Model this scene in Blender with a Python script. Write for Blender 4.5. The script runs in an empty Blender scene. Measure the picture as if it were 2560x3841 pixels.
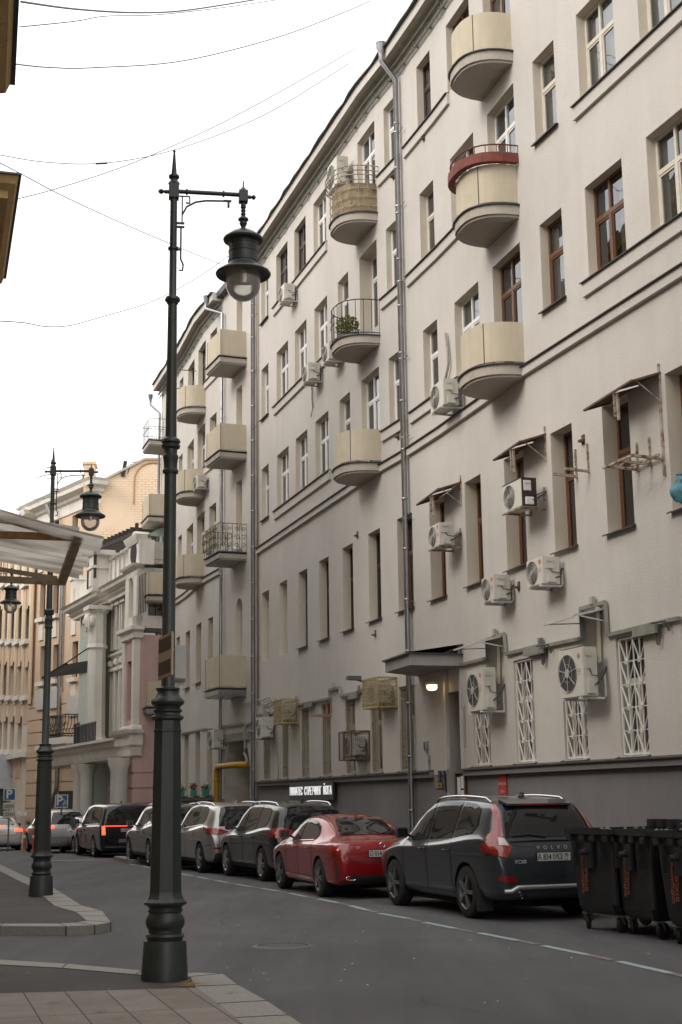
import bpy, bmesh, math, random
from mathutils import Vector, Matrix
from mathutils.bvhtree import BVHTree
from mathutils.geometry import delaunay_2d_cdt
random.seed(7)
R_=math.radians
sc=bpy.context.scene
COL=sc.collection
# ---------------- camera
F_,CX,CY=5250.0,1280.0,1920.5
PITCH=math.atan((2998-CY)/F_); ROLL=-R_(.75); EYE=1.68
_fw=Vector((0,math.cos(PITCH),math.sin(PITCH))); _up=Vector((0,-math.sin(PITCH),math.cos(PITCH))); _rt=Vector((1,0,0))
_R=math.cos(ROLL)*_rt+math.sin(ROLL)*_up; _U=-math.sin(ROLL)*_rt+math.cos(ROLL)*_up
cd=bpy.data.cameras.new('camera'); cam=bpy.data.objects.new('camera',cd); COL.objects.link(cam)
M=Matrix.Identity(4)
for i in range(3): M[i][0]=_R[i]; M[i][1]=_U[i]; M[i][2]=-_fw[i]
M[2][3]=EYE; cam.matrix_world=M
cd.sensor_fit='VERTICAL'; cd.sensor_height=36; cd.sensor_width=24; cd.lens=36*F_/3841
cd.clip_start=.1; cd.clip_end=2000
cd.dof.use_dof=True; cd.dof.focus_distance=27; cd.dof.aperture_fstop=9
sc.camera=cam
# ---------------- sky, sun, exposure
w=bpy.data.worlds.new('World'); sc.world=w; w.use_nodes=True
nt=w.node_tree; nt.nodes.clear()
def N(nt,t,**k):
    n=nt.nodes.new(t)
    for a,b in k.items(): setattr(n,a,b)
    return n
out=N(nt,'ShaderNodeOutputWorld'); bg=N(nt,'ShaderNodeBackground')
sky=N(nt,'ShaderNodeTexSky',sky_type='NISHITA',sun_disc=False,sun_elevation=R_(34),sun_rotation=R_(242),dust_density=3)
tc=N(nt,'ShaderNodeTexCoord'); mp=N(nt,'ShaderNodeMapping'); mp.inputs['Scale'].default_value=(1.2,1.2,4)
no=N(nt,'ShaderNodeTexNoise'); no.inputs['Scale'].default_value=2.2; no.inputs['Detail'].default_value=6; no.inputs['Roughness'].default_value=.5
nt.links.new(tc.outputs['Generated'],mp.inputs[0]); nt.links.new(mp.outputs[0],no.inputs['Vector'])
cr=N(nt,'ShaderNodeValToRGB'); cr.color_ramp.elements[0].position=.30; cr.color_ramp.elements[0].color=(6.6,6.65,6.6,1)
cr.color_ramp.elements[1].position=.60; cr.color_ramp.elements[1].color=(10.2,10.0,9.7,1)
nt.links.new(no.outputs[0],cr.inputs[0])
mx=N(nt,'ShaderNodeMix',data_type='RGBA'); mx.inputs[0].default_value=.93
nt.links.new(sky.outputs[0],mx.inputs[6]); nt.links.new(cr.outputs[0],mx.inputs[7])
nt.links.new(mx.outputs[2],bg.inputs[0]); bg.inputs[1].default_value=.1
nt.links.new(bg.outputs[0],out.inputs[0])
sl=bpy.data.lights.new('sun','SUN'); sl.energy=1.0; sl.angle=R_(28); sl.color=(1,.93,.84)
so=bpy.data.objects.new('sun',sl); COL.objects.link(so); so.rotation_euler=Vector((-.80,-.42,.60)).to_track_quat('Z','Y').to_euler()
vs=sc.view_settings; vs.view_transform='Standard'; vs.look='None'; vs.exposure=1.05; vs.gamma=1

# ---------------- helpers
def tag(o,label=None,cat=None,group=None,kind=None):
    if label: o['label']=label
    if cat: o['category']=cat
    if group: o['group']=group
    if kind: o['kind']=kind
    return o
def empty(name,mat=None,label=None,cat=None,group=None,parent=None):
    o=bpy.data.objects.new(name,None); COL.objects.link(o); o.empty_display_size=.2
    if parent: o.parent=parent
    if mat is not None: o.matrix_local=mat
    return tag(o,label,cat,group)
def link(name,me,parent=None,mat=None):
    o=bpy.data.objects.new(name,me); COL.objects.link(o)
    if parent: o.parent=parent
    if mat is not None: o.matrix_local=mat
    return o
def copy_tree(o,parent=None,mat=None):
    c=o.copy(); COL.objects.link(c); c.parent=parent
    if mat is not None: c.matrix_local=mat
    for ch in o.children: copy_tree(ch,c)
    return c
class MB:
    def __init__(s): s.v=[]; s.f=[]; s.m=[]; s.mi=0; s.X=None; s.k=0; s.pk=[]
    def nx(s): s.k+=1; return s
    def at(s,M): s.X=M; return s
    def p(s,q):
        q=Vector(q)
        if s.X is not None: q=s.X@q
        s.v.append(tuple(q)); return len(s.v)-1
    def face(s,idx): s.f.append(tuple(idx)); s.m.append(s.mi); s.pk.append(s.k)
    def poly(s,pts): s.face([s.p(q) for q in pts]); return s
    def box(s,x0,x1,y0,y1,z0,z1):
        i=[s.p(q) for q in ((x0,y0,z0),(x1,y0,z0),(x1,y1,z0),(x0,y1,z0),(x0,y0,z1),(x1,y0,z1),(x1,y1,z1),(x0,y1,z1))]
        for q in ((3,2,1,0),(4,5,6,7),(0,1,5,4),(1,2,6,5),(2,3,7,6),(3,0,4,7)): s.face([i[k] for k in q])
        return s
    def bar(s,a,b,t,t2=None):
        a=Vector(a);b=Vector(b);d=(b-a)
        if d.length<1e-6: return s
        d.normalize(); u=Vector((0,0,1)) if abs(d.z)<.95 else Vector((1,0,0))
        x=d.cross(u).normalized(); y=x.cross(d); h=t/2; g=(t2 or t)/2
        i=[s.p(c+x*p*h+y*q*g) for c in (a,b) for p,q in ((-1,-1),(1,-1),(1,1),(-1,1))]
        for q in ((0,1,2,3),(7,6,5,4),(0,4,5,1),(1,5,6,2),(2,6,7,3),(3,7,4,0)): s.face([i[k] for k in q])
        return s
    def tube(s,pts,r,n=8,cap=True,closed=False):
        pts=[Vector(q) for q in pts]; rings=[]; m=len(pts); up=None
        for k,q in enumerate(pts):
            if closed: d=pts[(k+1)%m]-pts[k-1]
            else: d=(pts[min(k+1,m-1)]-pts[max(k-1,0)])
            d.normalize()
            if up is None:
                up=Vector((0,0,1)) if abs(d.z)<.9 else Vector((1,0,0))
            x=d.cross(up)
            if x.length<1e-4: x=d.orthogonal()
            x.normalize(); y=x.cross(d).normalized(); up=y
            rr=r[k] if isinstance(r,(list,tuple)) else r
            rings.append([s.p(q+x*math.cos(2*math.pi*j/n)*rr+y*math.sin(2*math.pi*j/n)*rr) for j in range(n)])
        for k in range(m if closed else m-1):
            a,b=rings[k],rings[(k+1)%m]
            for j in range(n): s.face((a[j],a[(j+1)%n],b[(j+1)%n],b[j]))
        if cap and not closed: s.face(rings[0][::-1]); s.face(rings[-1])
        return s
    def lathe(s,prof,n=24,c=(0,0,0),axis='z',cap=True):
        # prof: (r,h)
        rings=[]
        for r,h in prof:
            ring=[]
            for j in range(n):
                a=2*math.pi*(j+.5)/n; x,y=r*math.cos(a),r*math.sin(a)
                q={'z':(x,y,h),'y':(x,h,-y),'x':(h,x,y)}[axis]
                ring.append(s.p((q[0]+c[0],q[1]+c[1],q[2]+c[2])))
            rings.append(ring)
        for a,b in zip(rings,rings[1:]):
            for j in range(n): s.face((a[j],a[(j+1)%n],b[(j+1)%n],b[j]))
        if cap: s.face(rings[0][::-1]); s.face(rings[-1])
        return s
    def prism(s,pts,y0,y1):   # polygon in xz, extruded along y
        a=[s.p((x,y0,z)) for x,z in pts]; b=[s.p((x,y1,z)) for x,z in pts]; n=len(pts)
        s.face(a); s.face(b[::-1])
        for j in range(n): s.face((a[j],b[j],b[(j+1)%n],a[(j+1)%n]))
        return s
    def slab(s,pts,z0,z1):    # polygon in xy, extruded along z
        a=[s.p((x,y,z0)) for x,y in pts]; b=[s.p((x,y,z1)) for x,y in pts]; n=len(pts)
        s.face(a[::-1]); s.face(b)
        for j in range(n): s.face((a[j],a[(j+1)%n],b[(j+1)%n],b[j]))
        return s
    def mesh(s,name,mats,smooth=None,bevel=0,norm=True):
        me=bpy.data.meshes.new(name); me.from_pydata(s.v,[],s.f)
        if not isinstance(mats,(list,tuple)): mats=[mats]
        for m in mats: me.materials.append(m)
        me.polygons.foreach_set('material_index',s.m)
        bm=bmesh.new(); bm.from_mesh(me)
        if smooth is not None: bmesh.ops.remove_doubles(bm,verts=bm.verts,dist=2e-4)
        if norm: bmesh.ops.recalc_face_normals(bm,faces=bm.faces)
        if bevel:
            bmesh.ops.remove_doubles(bm,verts=bm.verts,dist=1e-5)
            es=[e for e in bm.edges if len(e.link_faces)==2 and e.calc_face_angle(0)>.6]
            bmesh.ops.bevel(bm,geom=es,offset=bevel,segments=2,affect='EDGES',clamp_overlap=True)
        bm.to_mesh(me); bm.free()
        if smooth is not None:
            me.polygons.foreach_set('use_smooth',[True]*len(me.polygons))
            me.set_sharp_from_angle(angle=R_(smooth))
        return me
    def build(s,name,mats,parent=None,mat=None,smooth=None,bevel=0,norm=True):
        return link(name,s.mesh(name,mats,smooth,bevel,norm),parent,mat)

def build_each(mb,name,mats,parent=None,mat=None,smooth=None,bevel=0,norm=True):   # one object per piece marked with nx()
    out=[]
    for k in sorted(set(mb.pk)):
        c=MB(); mp={}
        for f,m,p in zip(mb.f,mb.m,mb.pk):
            if p!=k: continue
            for i in f:
                if i not in mp: mp[i]=len(c.v); c.v.append(mb.v[i])
            c.f.append(tuple(mp[i] for i in f)); c.m.append(m)
        out.append(c.build(name,mats,parent,mat,smooth,bevel,norm))
    return out
# ---------------- materials
MATS={}
def mat(name,col,rough=.6,metal=0,nscale=0,namt=.12,bump=0,bscale=None,coat=0,spec=.5,streak=0,alpha=None,emit=None,grime=None,rnd=0,dirtcol=None,wave=None):
    if name in MATS: return MATS[name]
    m=bpy.data.materials.new(name); m.use_nodes=True; nt=m.node_tree; b=nt.nodes['Principled BSDF']
    b.inputs['Roughness'].default_value=rough; b.inputs['Metallic'].default_value=metal
    b.inputs['Coat Weight'].default_value=coat; b.inputs['Coat Roughness'].default_value=.04
    b.inputs['Specular IOR Level'].default_value=spec
    c=(*col,1); b.inputs['Base Color'].default_value=c; L=nt.links.new
    tc=N(nt,'ShaderNodeTexCoord'); src=None
    def mixc(a,bcol,fac,mode='MIX'):
        x=N(nt,'ShaderNodeMix',data_type='RGBA',blend_type=mode)
        if hasattr(fac,'is_linked'): L(fac,x.inputs[0])
        else: x.inputs[0].default_value=fac
        if hasattr(a,'is_linked'): L(a,x.inputs[6])
        else: x.inputs[6].default_value=a
        if hasattr(bcol,'is_linked'): L(bcol,x.inputs[7])
        else: x.inputs[7].default_value=bcol
        return x.outputs[2]
    def noise(scale,detail=5,rough=.6,mapping=None):
        n=N(nt,'ShaderNodeTexNoise'); n.inputs['Scale'].default_value=scale; n.inputs['Detail'].default_value=detail; n.inputs['Roughness'].default_value=rough
        if mapping:
            mp=N(nt,'ShaderNodeMapping'); mp.inputs['Scale'].default_value=mapping; L(tc.outputs['Object'],mp.inputs[0]); L(mp.outputs[0],n.inputs['Vector'])
        else: L(tc.outputs['Object'],n.inputs['Vector'])
        return n.outputs[0]
    def ramp(s,a,b,ca,cb):
        r=N(nt,'ShaderNodeValToRGB'); e=r.color_ramp.elements; e[0].position=a; e[1].position=b; e[0].color=ca; e[1].color=cb; L(s,r.inputs[0]); return r.outputs[0]
    cur=c
    if nscale:
        k=1-namt; k2=1+namt
        cur=ramp(noise(nscale,8,.68),.30,.70,(col[0]*k,col[1]*k,col[2]*k,1),(min(1,col[0]*k2),min(1,col[1]*k2),min(1,col[2]*k2),1))
    if streak:
        s=ramp(noise(1,6,.65,(2.6,2.6,.16)),.42,.72,(1,1,1,1),(1-streak,1-streak*1.02,1-streak*1.08,1))
        cur=mixc(cur,s,1.0,'MULTIPLY')
    if grime:
        s=ramp(noise(grime[0],8,.72),grime[1],grime[1]+.12,(0,0,0,1),(1,1,1,1))
        cur=mixc(cur,(*grime[2],1),s)
    if rnd:
        oi=N(nt,'ShaderNodeObjectInfo'); s=ramp(oi.outputs['Random'],0,1,(1-rnd,1-rnd,1-rnd,1),(1,1,1,1)); cur=mixc(cur,s,1.0,'MULTIPLY')
    if hasattr(cur,'is_linked'): L(cur,b.inputs['Base Color'])
    if bump:
        bp=N(nt,'ShaderNodeBump'); bp.inputs['Strength'].default_value=bump; bp.inputs['Distance'].default_value=.02
        L(noise(bscale or 40,6,.7),bp.inputs['Height']); L(bp.outputs[0],b.inputs['Normal'])
    if alpha is not None: b.inputs['Alpha'].default_value=alpha
    if emit: b.inputs['Emission Color'].default_value=(*emit[0],1); b.inputs['Emission Strength'].default_value=emit[1]
    MATS[name]=m; return m
def glassmat(name,tint,refl=.12,rough=.02):
    m=bpy.data.materials.new(name); m.use_nodes=True; nt=m.node_tree; nt.nodes.clear(); L=nt.links.new
    o=N(nt,'ShaderNodeOutputMaterial'); t=N(nt,'ShaderNodeBsdfTransparent'); t.inputs[0].default_value=(*tint,1)
    g=N(nt,'ShaderNodeBsdfGlossy'); g.inputs['Roughness'].default_value=rough; g.inputs[0].default_value=(.95,.97,1,1)
    fr=N(nt,'ShaderNodeFresnel'); fr.inputs[0].default_value=1.55
    tc=N(nt,'ShaderNodeTexCoord'); ns=N(nt,'ShaderNodeTexNoise'); ns.inputs['Scale'].default_value=1.6; L(tc.outputs['Object'],ns.inputs[0])
    bp=N(nt,'ShaderNodeBump'); bp.inputs['Strength'].default_value=.06; bp.inputs['Distance'].default_value=.05; L(ns.outputs[0],bp.inputs['Height']); L(bp.outputs[0],g.inputs['Normal'])
    ad=N(nt,'ShaderNodeMath',operation='ADD',use_clamp=True); L(fr.outputs[0],ad.inputs[0]); ad.inputs[1].default_value=refl
    mx=N(nt,'ShaderNodeMixShader'); L(ad.outputs[0],mx.inputs[0]); L(t.outputs[0],mx.inputs[1]); L(g.outputs[0],mx.inputs[2]); L(mx.outputs[0],o.inputs[0])
    MATS[name]=m; return m
stucco=mat('stucco',(.545,.515,.48),.92,nscale=.35,namt=.075,bump=.6,bscale=38,streak=.05,grime=(1.3,.62,(.49,.46,.425)))
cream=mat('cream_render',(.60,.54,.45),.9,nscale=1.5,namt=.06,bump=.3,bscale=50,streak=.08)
plinthm=mat('plinth_paint',(.195,.185,.187),.8,nscale=.8,namt=.10,bump=.35,bscale=30,streak=.07,grime=(2.2,.68,(.24,.235,.235)))
tanp=mat('balcony_panel',(.52,.455,.345),.8,nscale=2.5,namt=.06,bump=.25,bscale=70,streak=.16,grime=(3.5,.63,(.40,.345,.26)))
tinm=mat('flashing',(.07,.065,.065),.5,metal=.5,nscale=3,namt=.3)
zinc=mat('zinc',(.29,.29,.30),.32,metal=.85,nscale=2.2,namt=.18,streak=.15)
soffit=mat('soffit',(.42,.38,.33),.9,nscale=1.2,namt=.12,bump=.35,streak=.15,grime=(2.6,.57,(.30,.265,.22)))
whitef=mat('white_frame',(.72,.71,.69),.45,nscale=3,namt=.05)
oldf=mat('old_frame',(.58,.54,.46),.6,nscale=5,namt=.14)
brownf=mat('brown_frame',(.125,.056,.027),.4,nscale=4,namt=.2)
darkf=mat('dark_frame',(.045,.028,.022),.5)
pane=glassmat('pane_glass',(.55,.58,.6),.10)
curt=mat('curtain',(.5,.47,.42),.9,nscale=3,namt=.1,rnd=.5)
darksheet=mat('dark_sheet',(.03,.027,.025),.9)  # near-black for sheets put behind windows to stop light, and other dark backs
iron=mat('black_iron',(.018,.018,.019),.45,metal=.3,nscale=6,namt=.3)
lampm=mat('lamp_paint',(.040,.048,.046),.40,metal=.2,nscale=3,namt=.2,bump=.12,bscale=26,grime=(5,.62,(.075,.075,.07)),streak=.15)
rust=mat('rusty_steel',(.40,.355,.29),.85,nscale=5,namt=.25,grime=(9,.47,(.20,.085,.03)),bump=.3)
rustd=mat('dark_rust',(.12,.075,.055),.85,nscale=6,namt=.4,bump=.3)
greyst=mat('grey_green_duct',(.27,.27,.235),.6,metal=.3,nscale=4,namt=.2,streak=.2)
acw=mat('ac_casing',(.62,.595,.53),.5,nscale=2,namt=.06,streak=.1,rnd=.15)
acd=mat('ac_dark',(.05,.05,.05),.6)
acg=mat('ac_grille',(.40,.39,.36),.5)
red=mat('logo_red',(.45,.02,.02),.4)
blackp=mat('black_rubber',(.015,.015,.016),.7)
goldi=mat('gold_iron',(.14,.105,.05),.5,metal=.4,nscale=9,namt=.5)
asph=mat('asphalt',(.086,.086,.092),.88,nscale=.35,namt=.16,bump=.6,bscale=130)
asph2=mat('pavement_asphalt',(.068,.059,.056),.9,nscale=.8,namt=.22,bump=.6,bscale=130,grime=(7,.68,(.03,.027,.026)))
kerbm=mat('granite_kerb',(.25,.235,.215),.8,nscale=45,namt=.28,bump=.3,bscale=90,grime=(2.5,.6,(.13,.12,.11)))
# ---------------- ground
def gz(x,y):
    t=max(0,min(y,90)-20); return -.00018*t*t
def grid_sheet(name,poly,z,m,kind='structure'):
    me=MB(); me.face([me.p((x,y,gz(x,y)+z)) for x,y in poly]); o=me.build(name,m,norm=False); return tag(o,kind=kind)
mb=MB(); ys=[-60,-10,5,20]+list(range(25,91,5))+[300]; xs=[-220,-30,30,220]
idx=[[mb.p((x,y,gz(x,y))) for x in xs] for y in ys]
for a,b in zip(idx,idx[1:]):
    for j in range(3): mb.face((a[j],a[j+1],b[j+1],b[j]))
def asphalt_nodes(m):
    nt=m.node_tree; L=nt.links.new; b=nt.nodes['Principled BSDF']; tc=N(nt,'ShaderNodeTexCoord')
    base=b.inputs['Base Color'].links[0].from_socket
    n=N(nt,'ShaderNodeTexNoise'); n.inputs['Scale'].default_value=160; n.inputs['Detail'].default_value=2; L(tc.outputs['Object'],n.inputs[0])
    r=N(nt,'ShaderNodeValToRGB'); r.color_ramp.elements[0].position=.35; r.color_ramp.elements[0].color=(.55,.55,.55,1); r.color_ramp.elements[1].position=.7; r.color_ramp.elements[1].color=(1.7,1.65,1.6,1); L(n.outputs[0],r.inputs[0])
    x=N(nt,'ShaderNodeMix',data_type='RGBA',blend_type='MULTIPLY'); x.inputs[0].default_value=1; L(base,x.inputs[6]); L(r.outputs[0],x.inputs[7])
    # wheel-worn lanes and patches
    mp=N(nt,'ShaderNodeMapping'); mp.inputs['Rotation'].default_value=(0,0,R_(-19)); mp.inputs['Scale'].default_value=(1.1,.12,1); L(tc.outputs['Object'],mp.inputs[0])
    n2=N(nt,'ShaderNodeTexNoise'); n2.inputs['Scale'].default_value=1; n2.inputs['Detail'].default_value=7; n2.inputs['Roughness'].default_value=.65; L(mp.outputs[0],n2.inputs[0])
    r2=N(nt,'ShaderNodeValToRGB'); r2.color_ramp.elements[0].position=.35; r2.color_ramp.elements[0].color=(.78,.78,.78,1); r2.color_ramp.elements[1].position=.65; r2.color_ramp.elements[1].color=(1.18,1.16,1.15,1); L(n2.outputs[0],r2.inputs[0])
    y=N(nt,'ShaderNodeMix',data_type='RGBA',blend_type='MULTIPLY'); y.inputs[0].default_value=1; L(x.outputs[2],y.inputs[6]); L(r2.outputs[0],y.inputs[7]); L(y.outputs[2],b.inputs['Base Color'])
asphalt_nodes(asph)
tag(mb.build('road',asph,norm=False),kind='structure')
# near pavement
nout=[(-14,19.5),(-9,17.2),(-6,16.0),(-3.75,15.04),(-2.77,14.47),(-1.94,13.83),(-1.43,13.62),(-1.15,13.5),(-.95,12.69),(-.64,11.67),(-.44,10.9),(-.17,9.86),(.35,7.6),(.9,5),(1.6,1),(2.5,-5)]
nin=[(-14,19.25),(-9,16.95),(-6,15.7),(-3.7,14.62),(-2.75,14.12),(-1.95,13.52),(-1.60,13.35),(-1.42,13.28),(-1.31,12.6),(-1.02,11.55),(-.82,10.8),(-.56,9.75),(-.04,7.5),(.5,4.9),(1.2,.95),(2.1,-5)]
def kerb(name,o,i,h=.12):
    mb=MB()
    T=[mb.p((x,y,gz(x,y)+h)) for x,y in o]; Bm=[mb.p((x,y,gz(x,y)-.05)) for x,y in o]; I=[mb.p((x,y,gz(x,y)+h)) for x,y in i]
    C=[mb.p((x,y,gz(x,y)+h-.012)) for x,y in [(a[0]*.985+b[0]*.015-0,a[1]*.985+b[1]*.015) for a,b in zip(o,i)]]
    for k in range(len(o)-1):
        mb.face((T[k],T[k+1],I[k+1],I[k])); mb.face((Bm[k],Bm[k+1],T[k+1],T[k]))
    return tag(mb.build(name,kerbm),kind='structure')
kerb('kerb',nout,nin)
E1=[(-14,11.2),(-2.92,12.34),(-1.29,12.53)]
grid_sheet('pavement',nin[:9]+E1[::-1],.114,asph2)
pav=mat('paving_slab',(.25,.215,.195),.85,nscale=2.2,namt=.16,bump=.3,bscale=60,grime=(3.3,.6,(.105,.085,.075)))
def slab_nodes(m,w,h,rot,dark=.35):
    nt=m.node_tree; L=nt.links.new; b=nt.nodes['Principled BSDF']; tc=N(nt,'ShaderNodeTexCoord'); base=b.inputs['Base Color'].links[0].from_socket
    mp=N(nt,'ShaderNodeMapping'); mp.inputs['Rotation'].default_value=(0,0,rot); L(tc.outputs['Object'],mp.inputs[0])
    br=N(nt,'ShaderNodeTexBrick'); br.offset=0; br.inputs['Scale'].default_value=1; br.inputs['Brick Width'].default_value=w; br.inputs['Row Height'].default_value=h; br.inputs['Mortar Size'].default_value=.006
    br.inputs['Color1'].default_value=(1,1,1,1); br.inputs['Color2'].default_value=(.86,.85,.83,1); br.inputs['Mortar'].default_value=(dark,dark,dark,1); L(mp.outputs[0],br.inputs[0])
    br2=N(nt,'ShaderNodeTexBrick'); br2.offset=.3; br2.inputs['Scale'].default_value=1; br2.inputs['Brick Width'].default_value=w*2; br2.inputs['Row Height'].default_value=.085; br2.inputs['Mortar Size'].default_value=.004
    br2.inputs['Color1'].default_value=(1,1,1,1); br2.inputs['Color2'].default_value=(.9,.9,.9,1); br2.inputs['Mortar'].default_value=(.72,.72,.72,1); L(mp.outputs[0],br2.inputs[0])
    x=N(nt,'ShaderNodeMix',data_type='RGBA',blend_type='MULTIPLY'); x.inputs[0].default_value=1; L(base,x.inputs[6]); L(br.outputs[0],x.inputs[7])
    y=N(nt,'ShaderNodeMix',data_type='RGBA',blend_type='MULTIPLY'); y.inputs[0].default_value=1; L(x.outputs[2],y.inputs[6]); L(br2.outputs[0],y.inputs[7]); L(y.outputs[2],b.inputs['Base Color'])
slab_nodes(pav,.335,1.6,R_(-17),.2)
grid_sheet('paving',E1+nin[9:]+[(-14,-5)],.118,pav)
# corner island across the side street
iout=[(-16,58),(-13.2,51),(-9.52,39.67),(-6.89,31.36),(-5.61,27.63),(-4.1,22.47),(-3.6,21.36),(-3.13,19.3),(-3.27,18.89),(-3.62,18.77),(-4.52,18.95),(-8,20.2),(-14,22.5)]
iin=[(-16.4,58),(-13.6,51),(-9.85,39.6),(-7.2,31.3),(-5.95,27.5),(-4.5,22.4),(-3.95,21.2),(-3.5,19.6),(-3.6,19.3),(-3.8,19.2),(-4.55,19.3),(-8,20.55),(-14,22.85)]
kerb('kerb',iout,iin)
grid_sheet('pavement',iin+[(-22,40),(-22,58)],.114,asph2)
# joints across the kerb stones are real thin grooves
mb=MB()
def joints(o,i,step=1.0,skip=0):
    for a,b,c,d in list(zip(o,o[1:],i,i[1:]))[skip:]:
        L=math.dist(a,b); n=max(1,round(L/step))
        for k in range(n):
            t=k/n; p=[a[j]*(1-t)+b[j]*t for j in (0,1)]; q=[c[j]*(1-t)+d[j]*t for j in (0,1)]
            z=gz(*p)+.123; mb.bar((p[0],p[1],z),(q[0],q[1],z),.012,.002)
            mb.bar((p[0],p[1],gz(*p)+.12),(p[0],p[1],gz(*p)),.014,.014)
joints(nout,nin,1.0,2); joints(iout,iin,1.0,2)
tag(mb.build('kerb_joint',mat('joint_dirt',(.05,.045,.04),.95)),kind='structure')
# parking line: worn paint in dashes, blue-grey alternating with faded pink
pl=[(-6.2,41.6),(-3.88,34.65),(-3.3,32.92),(-2.52,30.65),(-1.85,28.82),(-1.21,27.2),(-.65,25.52),(.01,23.59),(.56,21.42),(.87,20.75),(1.14,19.83),(1.52,18.81),(1.87,17.89),(2.15,17.09),(2.43,16.22),(2.72,15.4),(3.1,14.1),(3.6,12.3)]
paint=mat('worn_paint',(.30,.36,.38),.8,nscale=9,namt=.15,grime=(16,.56,(.075,.075,.078)))
paint2=mat('worn_paint_pink',(.20,.17,.16),.8,nscale=9,namt=.15,grime=(14,.5,(.07,.068,.07)))
def line_pt(s):
    for a,b in zip(pl,pl[1:]):
        L=math.dist(a,b)
        if s<=L: t=s/L; return Vector((a[0]*(1-t)+b[0]*t,a[1]*(1-t)+b[1]*t,0)),Vector((b[0]-a[0],b[1]-a[1],0)).normalized()
        s-=L
    return None
for m,ph,ln in ((paint,0,1.05),(paint2,1.05,.55)):
    mb=MB(); s=ph
    while True:
        A=line_pt(s); B=line_pt(s+ln)
        if not A or not B: break
        n=Vector((-A[1].y,A[1].x,0))*.052
        mb.poly([(*(q.xy),gz(q.x,q.y)+.005) for q in (A[0]-n,A[0]+n,B[0]+n,B[0]-n)]); s+=1.75
    tag(mb.build('parking_line',m,norm=False),kind='structure')
mb=MB()   # faint worn cross marking far off
mb.poly([(-9.4,45.5,gz(0,45)+.006),(-9.2,45.9,gz(0,45)+.006),(-7.9,46.1,gz(0,46)+.006),(-8.0,45.7,gz(0,45.5)+.006)])
tag(mb.build('stop_line',paint,norm=False),kind='structure')
# manhole cover
t=empty('manhole_cover',Matrix.Translation((-.75,17.1,0)),'round iron manhole cover with a raised rim in the asphalt','manhole cover')
MB().lathe([(.0,.006),(.29,.008),(.29,.004)],32,cap=False).build('cover',mat('cast_iron',(.075,.073,.072),.6,metal=.4,nscale=30,namt=.4,bump=.8,bscale=55),t,smooth=30)
MB().lathe([(.30,.003),(.30,.012),(.33,.012),(.36,.003)],32,cap=False).build('rim',mat('iron_rim',(.11,.107,.105),.6,metal=.3,nscale=20,namt=.3),t,smooth=30)
litm=mat('litter_white',(.5,.48,.44),.8)
mb=MB()
for i in range(70):
    x=random.uniform(-2,4); y=random.uniform(12,24); 
    if x<-1 and y<14.5: continue
    s=random.uniform(.006,.018); a=random.random()*3
    mb.poly([(x+s*math.cos(a+q),y+s*2*math.sin(a+q),.008) for q in (0,1.4,3.1,4.4)])
for i in range(26):
    x=random.uniform(-3.4,-.7); y=random.uniform(10.6,14)
    s=random.uniform(.005,.014); mb.poly([(x+s*math.cos(q),y+s*math.sin(q),.124) for q in (0,1.4,3.1,4.4)])
tag(mb.build('litter_specks',litm,norm=False),kind='stuff')
# spilled straw-coloured paint by the lamp foot
mb=MB()
for i in range(60):
    x=random.gauss(-1.38,.09); y=random.gauss(12.78,.09); a=random.uniform(-.4,.4); l=random.uniform(.02,.09)
    mb.poly([(x-l*math.cos(a),y-l*math.sin(a),.122),(x,y-.006,.122),(x+l*math.cos(a),y+l*math.sin(a),.122),(x,y+.006,.122)])
tag(mb.build('straw_scatter',mat('straw',(.42,.27,.08),.8),norm=False),kind='stuff')

# asphalt repairs, cracks and tyre-polished strips
rr=random.Random(21)
for (x,y,a,L) in ((-.4,18.5,2.3,4.5),(1.9,15.9,2.2,2.2),(-2.2,25.5,1.2,3.5),(1.2,11.6,2.6,1.3)):
    pts=[(x,y)]
    for k in range(26): a+=rr.uniform(-.35,.35); x+=L/26*math.cos(a); y+=L/26*math.sin(a); pts.append((x,y))
    mb=MB()
    for p,q in zip(pts,pts[1:]):
        d=Vector((q[0]-p[0],q[1]-p[1])).normalized(); n=Vector((-d.y,d.x))*rr.uniform(.0015,.005)
        mb.poly([(p[0]-n.x,p[1]-n.y,gz(*p)+.0045),(p[0]+n.x,p[1]+n.y,gz(*p)+.0045),(q[0]+n.x,q[1]+n.y,gz(*q)+.0045),(q[0]-n.x,q[1]-n.y,gz(*q)+.0045)])
    tag(mb.build('road_crack',mat('crack',(.022,.021,.021),.95),norm=False),kind='structure')
# ---------------- the long facade: plan recovered from its string course (height 8.5 above the eye)
def ray(x,y): return _fw*F_+_R*(x-CX)-_U*(y-CY)
_course=[(640,2266),(698,2225),(758,2174),(831,2132),(971,2057),(1200,1900),(1312,1824),(1419,1751),(1521,1691),(1546,1675.5),(1660,1600),(1801,1500),(1969,1377.5),(2185,1239),(2560,1000),(2700,911)]
PLAN=[]
for a,b in _course:
    d=ray(a,b); PLAN.append((d.x/d.z*8.5,d.y/d.z*8.5))
d0=Vector(PLAN[-1])-Vector(PLAN[-2]); PLAN.append(tuple(Vector(PLAN[-1])+d0.normalized()*14))
dm=(Vector(PLAN[0])-Vector(PLAN[1])).normalized(); PLAN.insert(0,tuple(Vector(PLAN[0])+dm*3.2))
PU=[0]
for a,b in zip(PLAN,PLAN[1:]): PU.append(PU[-1]+math.dist(a,b))
_u0=PU[5]; PU=[u-_u0 for u in PU]
def pu(u):
    if u<=PU[0]:
        i=0
    else:
        i=min(len(PU)-2,max(k for k in range(len(PU)) if PU[k]<=u+1e-9))
    t=(u-PU[i])/(PU[i+1]-PU[i]); a,b=PLAN[i],PLAN[i+1]
    return Vector((a[0]*(1-t)+b[0]*t,a[1]*(1-t)+b[1]*t))
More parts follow.
